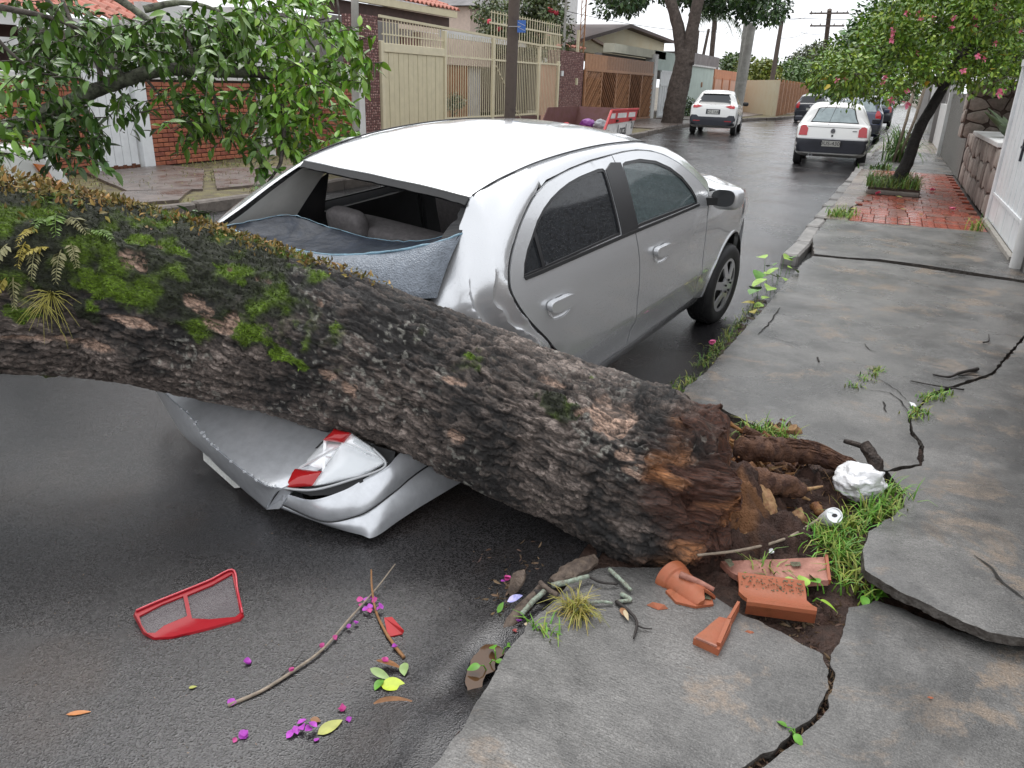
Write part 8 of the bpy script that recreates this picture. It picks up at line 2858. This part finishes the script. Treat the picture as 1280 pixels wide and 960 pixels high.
def clumps(centres, radii, n, size, base, seed, droop=.25, flat=1.0, leaf=None, mix=(0.13, 0.21, 0.03), dv=.5, shell=.35):
    """Leaves spread through the volume of many clumps."""
    g = np.random.default_rng(seed)
    C_ = np.asarray(centres, float)
    Rr = np.asarray(radii, float)
    p = Rr ** 2 / (Rr ** 2).sum()
    idx = g.choice(len(C_), n, p=p)
    d = g.normal(size=(n, 3))
    d /= np.linalg.norm(d, axis=1)[:, None]
    rad = g.uniform(shell, 1.0, n) ** .6
    P = C_[idx] + d * (Rr[idx] * rad)[:, None] * np.array([1, 1, flat])
    dd = d + .8 * g.normal(size=(n, 3)) + np.array([0, 0, -droop])
    dd /= np.linalg.norm(dd, axis=1)[:, None]
    M = rotmats(np.arctan2(dd[:, 1], dd[:, 0]), np.arcsin(np.clip(dd[:, 2], -1, 1)), g.uniform(-.9, .9, n))
    lf = leaf or leaf_mesh(1, .55, .2, .2, 2)
    V, F, k = bulk(lf, P, M, size * g.uniform(.6, 1.25, n))
    ct = g.uniform(.7, 1.3, len(C_))[idx][:, None]
    cc = np.array(base)[None] * (1 + dv * g.uniform(-1, 1, (n, 1))) * ct
    t = (g.uniform(0, 1, (n, 1)) ** 3)
    cc = cc * (1 - t) + np.array(mix)[None] * t
    return V, F, np.repeat(np.clip(cc, .003, 1), k, 0)


def blob_tree(name, label, base, crown_c, crown_r, nclump, nleaf, size, col, seed, trunk_r=.15, flat=.8, mix=(0.13, 0.21, 0.03), bark=None, group=None, cl=.34):
    g = np.random.default_rng(seed)
    t = thing(name, label, 'tree', tuple(base), group=group)
    cc, cr = np.array(crown_c, float), np.array(crown_r, float)
    d = g.normal(size=(nclump, 3))
    d /= np.linalg.norm(d, axis=1)[:, None]
    rad = g.uniform(.25, 1, nclump) ** .5
    C_ = cc + d * cr * rad[:, None]
    Rr = cr.mean() * cl * g.uniform(.6, 1.2, nclump)
    V, F, k = clumps(C_, Rr, nleaf, size, col, seed, flat=flat, mix=mix)
    obj('crown', V, F, M_FOL, t, cols=k)
    mid = (np.array(base) * .45 + cc * .55) + np.array([.1, .1, 0])
    obj('trunk', *noisy_tube([base, mid, cc], trunk_r, trunk_r * .5, 20, 9, .15, seed, 4), bark or M_TRUNK, t, smooth=True)
    for i in range(min(7, nclump)):
        q = C_[i]
        obj('limb', *noisy_tube([mid + (cc - mid) * g.uniform(.1, .8), (mid + q) / 2 + [0, 0, .1], q], trunk_r * .42, trunk_r * .12, 10, 6, .1, seed + i, 4), bark or M_TRUNK, t, smooth=True)
    return t


# flowering tree on the right pavement
hb = thing('flowering_tree', 'leaning tree full of pink blossoms on the right pavement', 'tree', (.25, 15.2, .2))
b0 = np.array([.25, 15.2, .15])
P1 = plane_point(1150, 160, 1, 15.4)
P2 = plane_point(1180, 108, 1, 15.6)
P3 = plane_point(1200, 70, 1, 15.7)
obj('trunk', *noisy_tube([b0, b0 * .55 + P1 * .45 + [.02, 0, 0], P1, P2, P3], .115, .065, 44, 14, .14, 5, 7), mat('dark_wet_bark', (0.010, 0.009, 0.0085), .85, col2=(.026, .022, .02), vscale=9, bump=1.0, bscale=25, bdist=.03), hb, smooth=True)
g = np.random.default_rng(19)
C_, Rr = [], []
outl = [(1012, 96), (1030, 70), (1062, 52), (1088, 30), (1120, 8), (1160, -25), (1230, -45), (1330, -30), (1340, 60), (1300, 95), (1250, 104), (1200, 96), (1150, 104), (1125, 116), (1095, 116), (1060, 112), (1030, 108)]
op = np.array(outl, float)
while len(C_) < 210:
    u, v = g.uniform(1005, 1345), g.uniform(-50, 130)
    if inside(np.array([[u, v]]), op)[0]:
        dep = 12.7 + g.normal(0, .75)
        C_.append(far_point(u, v, dep))
        Rr.append(g.uniform(.16, .33))
for (a, b) in ((P2, (1100, 90)), (P2, (1140, 50)), (P3, (1240, 50)), (P3, (1200, 10)), (P3, (1290, 80)), (P2, (1080, 60))):
    e = far_point(*b, 13.2 + g.normal(0, .4))
    obj('limb', *noisy_tube([a, (np.array(a) + e) / 2 + [0, 0, .12], e], .055, .015, 20, 7, .12, int(b[0]), 8), M_BRANCH, hb, smooth=True)
V, F, k = clumps(C_, Rr, 30000, .082, (0.095, 0.19, 0.022), 33, mix=(0.27, 0.36, 0.03), dv=.6, shell=.15)
obj('leaves', V, F, M_FOL, hb, cols=k, kind='stuff')
tw = MB()
for i in range(130):
    c = C_[g.integers(0, len(C_))]
    d = g.normal(size=3) * .3
    tw.tube([c, c + d * .5 + [0, 0, .05], c + d], [.007, .005, .002], 4, False)
tw.obj('twigs', M_BRANCH, hb, kind='stuff')
M_FLP = mat('pink_blossom', (.80, .22, .34), .5, var=.25, vscale=20)
M_FLY = mat('yellow_tree_leaf', (.52, .40, .04), .5, var=.2, vscale=20)
fl_px = [(1148, 16), (1151, 24), (1166, 22), (1189, 35), (1245, 5), (1245, 10), (1253, 20), (1252, 25), (1275, 38), (1244, 54), (1146, 66), (1223, 70), (1230, 74), (1117, 36), (1116, 42), (1107, 97), (1104, 104), (1134, 113), (1114, 125), (1133, 130), (1251, 116), (1204, 88), (1046, 100), (1056, 99), (1220, 21), (1219, 33), (1134, 16), (1115, 50), (1192, 22)]
pet = leaf_mesh(1, .85, .25, .25, 3)
for i, (u, v) in enumerate(fl_px):
    c = far_point(u, v, 11.55 if v < 110 else 11.9)
    sz_ = .056 if i not in (18, 19, 20) else .09
    toc = (CC - c) / np.linalg.norm(CC - c)
    az0 = g.uniform(0, 6.28)
    mbb = MB()
    a1 = np.cross(toc, [0, 0, 1.0])
    a1 /= np.linalg.norm(a1)
    a2 = np.cross(toc, a1)
    for q in range(5):
        an = az0 + q * 2 * PI / 5
        dd = a1 * math.cos(an) + a2 * math.sin(an) + toc * .45
        dd /= np.linalg.norm(dd)
        V, F, k = bulk(pet, np.array([c]), rotmats(np.array([math.atan2(dd[1], dd[0])]), np.array([math.asin(dd[2])]), np.array([g.uniform(-1, 1)])), np.array([sz_]))
        mbb.add(V, F)
    mbb.obj('blossom', M_FLP, hb)
for i in range(26):
    u, v = g.uniform(1030, 1280), g.uniform(10, 118)
    if inside(np.array([[u, v]]), op)[0]:
        c = far_point(u, v, 11.7)
        oval_leaf('yellow_leaf', None, c, .13, .07, g.uniform(0, 6.28), M_FLY, g.uniform(-1, .3), g.uniform(-1, 1), parent=hb)
for i, (u, v, lab) in enumerate(((1165, 238, 'pink blossom fallen on the wet red paving'), (1097, 243, 'pink blossom fallen beside the tree bed'), (1190, 262, 'pink blossom fallen by the right wall'))):
    petal(lab, u, v, .10, M_FLP, .115, i, 4, cat='blossom')
lx = [(1085, 250), (1070, 262), (1100, 258), (1125, 262), (1150, 268), (1180, 270), (1092, 240), (1190, 247), (1150, 224), (1120, 246), (1210, 240), (1140, 280)]
for i, (u, v) in enumerate(lx):
    tag(oval_leaf('leaf', None, ground_point(u, v, .112), .10, .05, g.uniform(0, 6), M_OLIVE if i % 2 else M_BRNL, 0, g.uniform(-.3, .3)), 'small fallen leaf lying on the wet red paving', 'leaf', 'fallen leaves on the red paving')

# big street tree on the left: the crown hangs into the top of the picture
stt = thing('street_tree', 'dark forked street tree beyond the skip with its crown overhead', 'tree', (-8.9, 36, .1))
tb = np.array([-9.0, 36.2, .05])
fk = plane_point(858, 62, 1, 36.2)
lt = plane_point(836, -5, 1, 36.2)
rt = plane_point(874, -5, 1, 36.2)
obj('trunk', *noisy_tube([tb, tb * .66 + fk * .34, tb * .3 + fk * .7, fk], .50, .40, 50, 18, .12, 9, 2.2), M_TRUNK, stt, smooth=True)
obj('limb', *noisy_tube([fk - [.1, 0, .6], fk * .6 + lt * .4 + [-.05, 0, 0], lt, lt + (lt - fk) * .5], .30, .2, 26, 12, .12, 10, 3), M_TRUNK, stt, smooth=True)
obj('limb', *noisy_tube([fk - [-.1, 0, .6], fk * .6 + rt * .4 + [.05, 0, 0], rt, rt + (rt - fk) * .5], .30, .2, 26, 12, .12, 11, 3), M_TRUNK, stt, smooth=True)
C_, Rr = [], []
lower = lambda u: np.interp(u, [725, 745, 765, 790, 820, 850, 880, 920, 950, 968, 980], [-12, 6, 16, 8, 2, -4, 22, 8, 26, 18, -10])
for i in range(130):
    u = g.uniform(728, 972)
    v = lower(u) - 6 - abs(g.normal(0, 28))
    C_.append(far_point(u, v, g.uniform(33, 41)))
    Rr.append(g.uniform(.35, .8))
V, F, k = clumps(C_, Rr, 15000, .24, (0.026, 0.060, 0.020), 55, mix=(0.07, 0.13, 0.02), dv=.5)
obj('leaves', V, F, M_FOL, stt, cols=k, kind='stuff')

# palm behind the mint wall
pm = thing('palm_tree', 'slender palm behind the mint wall with a drooping head', 'palm', (-16.5, 66, .1))
pb_, pt_ = plane_point(888, 85, 1, 66), plane_point(894, 20, 1, 66)
obj('trunk', *noisy_tube([pb_ * [1, 1, 0], pb_, pt_], .24, .18, 20, 9, .08, 3, 3), M_TRUNK, pm, smooth=True)
for i in range(13):
    a = i * 2 * PI / 13 + .2
    L = g.uniform(1.8, 2.6)
    P = [pt_ + np.array([math.cos(a) * L * s_, math.sin(a) * L * s_, .9 * s_ - 2.0 * s_ * s_]) for s_ in np.linspace(0, 1, 10)]
    fr_ = MB().tube(P, np.linspace(.03, .008, 10), 4)
    for s_ in range(1, 10):
        for sg in (-1, 1):
            dr = np.array([-math.sin(a) * sg * .5, math.cos(a) * sg * .5, -.35])
            V, F, k = bulk(leaf_mesh(1, .1, .3, .1, 2), np.array([P[s_]]), rotmats(np.array([math.atan2(dr[1], dr[0])]), np.array([-.6]), np.array([0.])), np.array([.6]))
            fr_.add(V, F)
    fr_.obj('frond', mat('palm_frond', (.06, .09, .04), .5, var=.3), pm)
for (px0, px1, lab) in (((868, 82), (873, 38), 'bare leaning palm stem beside the street tree trunk'), ((877, 82), (886, 36), 'second bare leaning palm stem left of the palm')):
    a, b = plane_point(*px0, 1, 62), plane_point(*px1, 1, 62)
    t = thing('bare_palm', lab, 'palm', (a[0], a[1], .1))
    obj('trunk', *noisy_tube([a * [1, 1, 0], a, b], .14, .10, 16, 8, .08, 5, 3), M_TRUNK, t, smooth=True)

# shrubs and far trees
def px_tree(name, label, outline, dep, dj, ncl, rcl, nleaf, size, col, seed, mix=(0.13, 0.21, 0.03), trunkpx=None, flat=.9):
    g = np.random.default_rng(seed)
    op = np.array(outline, float)
    C_, Rr = [], []
    while len(C_) < ncl:
        u, v = g.uniform(op[:, 0].min(), op[:, 0].max()), g.uniform(op[:, 1].min(), op[:, 1].max())
        if inside(np.array([[u, v]]), op)[0]:
            C_.append(far_point(u, v, dep + g.normal(0, dj)))
            Rr.append(rcl * g.uniform(.6, 1.25))
    C_ = np.array(C_)
    base = C_.mean(0)
    t = thing(name, label, 'tree' if 'tree' in name else 'shrub', (base[0], base[1], .1))
    V, F, k = clumps(C_, Rr, nleaf, size, col, seed, mix=mix, flat=flat)
    obj('crown', V, F, M_FOL, t, cols=k)
    obj('trunk', *noisy_tube([(base[0], base[1], 0), base * .6 + np.array([base[0], base[1], 0]) * .4, base + [0, 0, .1]], rcl * .35, rcl * .12, 12, 8, .1, seed, 2), M_TRUNK, t, smooth=True)
    return t


px_tree('garden_tree', 'garden tree with red blooms behind the upper grille', [(598, 12), (618, 2), (650, -20), (700, -20), (706, 30), (704, 58), (660, 62), (622, 52), (604, 30)], 29.5, .8, 60, .5, 9500, .16, (0.055, 0.085, 0.03), 61, mix=(.16, .17, .06))
for i, (u, v) in enumerate(((690, 14), (686, 12), (695, 16), (612, 27), (624, 36), (698, 58))):
    V, F = crumpled(far_point(u, v, 28.3), .10, 60 + i, 12, 8)
    obj('bloom', V, F, mat('red_bloom', (.55, .05, .08), .6), [o for o in COL.objects if o.name.startswith('garden_tree')][0])
px_tree('hedge_shrub', 'clipped green shrub between the street tree and the white sport utility car', [(853, 128), (868, 126), (880, 128), (882, 150), (855, 152)], 44, .4, 26, .35, 2400, .13, (0.045, 0.085, 0.025), 62)
px_tree('potted_shrub', 'grey green shrub inside the grille fence', [(558, 122), (568, 116), (576, 122), (575, 142), (558, 144)], 25.5, .2, 14, .18, 900, .08, (0.06, 0.085, 0.05), 63)
px_tree('mango_tree', 'yellow green tree above the cream wall', [(922, 84), (935, 74), (955, 80), (972, 88), (980, 98), (960, 100), (930, 98)], 84, 2, 40, 1.0, 3600, .45, (0.09, 0.13, 0.02), 64, mix=(.28, .28, .04))
px_tree('leafy_tree', 'dark green trees above the brown fence', [(906, 72), (916, 69), (926, 76), (924, 86), (908, 84)], 96, 2, 16, .9, 1200, .5, (0.05, 0.08, 0.03), 65)
px_tree('leafy_tree', 'bright green tree over the far end of the brown fence', [(968, 96), (980, 84), (1000, 82), (1012, 92), (1016, 110), (1010, 126), (1000, 110), (980, 104)], 110, 3, 50, 1.6, 4200, .55, (0.055, 0.115, 0.025), 66)
px_tree('willow_tree', 'grey green drooping tree far down the street', [(988, 78), (1000, 66), (1016, 62), (1032, 64), (1036, 84), (1010, 92), (994, 88)], 125, 3, 50, 1.7, 4200, .55, (0.085, 0.105, 0.06), 67, mix=(.15, .16, .09))
px_tree('leafy_tree', 'mid green tree behind the flowering tree on the right', [(1048, 66), (1060, 48), (1080, 40), (1085, 20), (1120, 0), (1140, 10), (1130, 60), (1090, 90), (1050, 110), (1020, 118), (1030, 90)], 34, 1.5, 70, .75, 7000, .26, (0.045, 0.105, 0.025), 68, mix=(.10, .20, .04))
px_tree('leafy_tree', 'far tree closing the end of the street', [(1010, 100), (1040, 96), (1075, 100), (1120, 104), (1160, 100), (1165, 124), (1120, 130), (1030, 124), (1010, 120)], 120, 4, 60, 1.6, 4500, .55, (0.05, 0.10, 0.03), 69)
px_tree('leafy_tree', 'dense tree over the right wall behind the flowering tree', [(1190, -20), (1300, -40), (1340, 60), (1300, 96), (1230, 92), (1190, 60)], 21, 1.0, 70, .55, 7000, .20, (0.04, 0.09, 0.022), 70)

# ------------------------------------------------------------------ the crown of the fallen tree
crown_limb = [AX[0] + [-.1, -.05, .05], (-5.4, 1.95, 1.30), (-6.35, 3.0, 1.55), far_point(-35, 165, 5.9), far_point(60, 140, 6.0), far_point(130, 108, 6.05), far_point(205, 88, 6.1), far_point(262, 90, 6.15), far_point(318, 92, 6.25)]
obj('limb', *noisy_tube(crown_limb[2:], .075, .036, 130, 12, .22, 301, 14), M_BRLICH, tree, smooth=True)
obj('limb', *noisy_tube([AX[0], (-4.9, 1.85, 1.2), (-5.7, 2.25, 1.42), crown_limb[2]], .36, .085, 60, 20, .14, 302, 8), M_BRLICH, tree, smooth=True)
br = [
    ([far_point(158, 100, 6.05), far_point(120, 65, 6.0), (far_point(85, 30, 5.9)), far_point(52, -8, 5.8)], .034, .018, M_BRLICH),
    ([far_point(126, 108, 6.05), far_point(122, 80, 6.1), far_point(100, 50, 6.2), far_point(75, -6, 6.3)], .022, .016, M_BRANCH),
    ([far_point(-20, 5, 5.6), far_point(35, 16, 5.7), far_point(72, 25, 5.8), far_point(110, 42, 5.9)], .026, .010, M_BRANCH),
    ([far_point(-10, 42, 5.3), far_point(20, 72, 5.4), far_point(48, 90, 5.5), far_point(78, 95, 5.6)], .014, .004, M_BRANCH),
    ([far_point(140, -8, 6.2), far_point(165, 10, 6.2), far_point(195, 32, 6.2), far_point(215, 45, 6.2)], .040, .014, M_BRLICH),
    ([far_point(180, 12, 6.25), far_point(215, 4, 6.3), far_point(245, 5, 6.3), far_point(275, 14, 6.3)], .030, .012, M_BRLICH),
    ([far_point(225, 30, 6.3), far_point(238, 60, 6.3), far_point(242, 85, 6.2)], .020, .012, M_BRANCH),
    ([far_point(318, 92, 6.25), far_point(350, 100, 6.3), far_point(390, 118, 6.4), far_point(430, 120, 6.5)], .030, .006, M_BRANCH),
    ([far_point(300, 92, 6.25), far_point(335, 60, 6.3), far_point(370, 35, 6.4), far_point(410, 22, 6.5)], .026, .006, M_BRANCH),
    ([far_point(345, 98, 6.3), far_point(355, 150, 6.2), far_point(352, 195, 6.1), far_point(346, 212, 6.05), far_point(322, 246, 6.0)], .020, .010, M_BRANCH),
    ([far_point(180, 96, 6.1), far_point(205, 125, 6.0), far_point(225, 150, 5.9)], .012, .004, M_BRANCH),
    ([far_point(262, 92, 6.1), far_point(272, 140, 6.0), far_point(280, 180, 5.9)], .014, .004, M_BRANCH),
    ([far_point(60, 140, 6.0), far_point(85, 165, 5.9), far_point(110, 190, 5.8)], .014, .004, M_BRANCH),
    ([far_point(420, -10, 6.8), far_point(424, 20, 6.75), far_point(422, 40, 6.7)], .010, .006, M_BRANCH),
    ([far_point(10, 150, 5.5), far_point(40, 170, 5.5), far_point(75, 175, 5.5)], .022, .008, M_BRLICH),
]
bpts = []
for i, (p, r0, r1, m) in enumerate(br):
    obj('branch', *noisy_tube(p, r0, r1, 30, 8, .14, 320 + i, 25), m, tree, smooth=True)
# leaf sprays: (pixel, depth, spread in pixels, leaves, brightness)
sprays = []
g = np.random.default_rng(5)


def spray_zone(poly, n, d0, dj, nl, bright, dens_r=17):
    op = np.array(poly, float)
    k = 0
    while k < n:
        u, v = g.uniform(op[:, 0].min(), op[:, 0].max()), g.uniform(op[:, 1].min(), op[:, 1].max())
        if inside(np.array([[u, v]]), op)[0]:
            sprays.append((u, v, d0 + g.normal(0, dj), dens_r, nl, bright))
            k += 1


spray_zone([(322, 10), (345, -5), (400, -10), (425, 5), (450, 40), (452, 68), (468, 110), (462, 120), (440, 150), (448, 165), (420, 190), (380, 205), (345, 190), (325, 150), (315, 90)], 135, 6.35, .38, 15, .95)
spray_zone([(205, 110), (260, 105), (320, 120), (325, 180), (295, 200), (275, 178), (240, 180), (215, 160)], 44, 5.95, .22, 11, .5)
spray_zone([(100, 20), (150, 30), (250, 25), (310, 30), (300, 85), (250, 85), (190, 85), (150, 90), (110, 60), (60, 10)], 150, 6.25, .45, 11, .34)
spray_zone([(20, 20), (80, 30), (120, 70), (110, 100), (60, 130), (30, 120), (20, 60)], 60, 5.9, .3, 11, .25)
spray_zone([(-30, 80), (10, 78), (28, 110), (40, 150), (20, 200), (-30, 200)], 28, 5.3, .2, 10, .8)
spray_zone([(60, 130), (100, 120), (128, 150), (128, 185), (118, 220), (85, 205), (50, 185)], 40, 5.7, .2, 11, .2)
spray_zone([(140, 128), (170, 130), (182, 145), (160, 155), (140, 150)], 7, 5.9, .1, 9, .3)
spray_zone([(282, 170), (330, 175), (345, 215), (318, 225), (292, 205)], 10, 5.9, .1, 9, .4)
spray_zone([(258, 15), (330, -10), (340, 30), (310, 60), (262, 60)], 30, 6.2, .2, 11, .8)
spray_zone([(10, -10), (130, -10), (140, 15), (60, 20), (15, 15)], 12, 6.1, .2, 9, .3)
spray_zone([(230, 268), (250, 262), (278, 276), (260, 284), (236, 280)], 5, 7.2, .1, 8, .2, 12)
PL, ML, SL, CL = [], [], [], []
twm = MB()
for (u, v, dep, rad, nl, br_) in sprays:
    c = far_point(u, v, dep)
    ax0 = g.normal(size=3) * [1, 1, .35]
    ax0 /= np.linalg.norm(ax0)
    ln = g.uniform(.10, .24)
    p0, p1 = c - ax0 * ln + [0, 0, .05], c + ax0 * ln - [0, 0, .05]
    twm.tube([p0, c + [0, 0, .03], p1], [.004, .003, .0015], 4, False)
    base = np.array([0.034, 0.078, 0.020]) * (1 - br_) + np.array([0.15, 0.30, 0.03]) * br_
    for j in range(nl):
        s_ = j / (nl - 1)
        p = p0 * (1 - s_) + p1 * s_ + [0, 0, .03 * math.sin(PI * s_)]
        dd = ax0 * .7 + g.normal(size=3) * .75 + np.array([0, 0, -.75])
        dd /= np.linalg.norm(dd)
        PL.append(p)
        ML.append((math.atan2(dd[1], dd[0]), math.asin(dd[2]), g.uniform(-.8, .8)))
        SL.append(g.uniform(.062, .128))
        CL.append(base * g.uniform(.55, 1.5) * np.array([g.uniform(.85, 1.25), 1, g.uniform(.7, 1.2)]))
twm.obj('twigs', M_BRANCH, tree, kind='stuff')
PL, SL, CL = np.array(PL), np.array(SL), np.array(CL)
MLm = rotmats(*[np.array([m[i] for m in ML]) for i in range(3)])
depL = (PL - CC) @ CF
order = np.argsort(depL / SL)
big, small = order[:290], order[290:]
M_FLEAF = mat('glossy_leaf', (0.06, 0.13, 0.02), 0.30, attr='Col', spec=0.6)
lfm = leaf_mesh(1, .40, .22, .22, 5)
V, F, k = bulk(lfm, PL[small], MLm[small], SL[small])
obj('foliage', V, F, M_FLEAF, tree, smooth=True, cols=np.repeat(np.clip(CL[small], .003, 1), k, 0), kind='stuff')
# the largest leaves stand for themselves: six meshes shared between them
shared = []
for q in range(6):
    o = obj('leaf', lfm[0], lfm[1], M_FLEAF, tree, local=True, smooth=True, cols=np.tile(np.quantile(CL[big], (q + .5) / 6, axis=0), (len(lfm[0]), 1)))
    shared.append(o)
brt = np.argsort(np.argsort(CL[big][:, 1]))
inv_ = wm(tree).inverted()
for n_, i in enumerate(big):
    q = min(5, int(brt[n_] / len(big) * 6))
    if n_ < 6:
        o = shared[n_]
    else:
        o = bpy.data.objects.new('leaf', shared[q].data)
        COL.objects.link(o)
        o.parent = tree
    Mx = Matrix([list(r_) for r_ in MLm[i]]).to_4x4()
    o.matrix_basis = inv_ @ Matrix.Translation(PL[i]) @ Mx @ Matrix.Scale(float(SL[i]), 4)
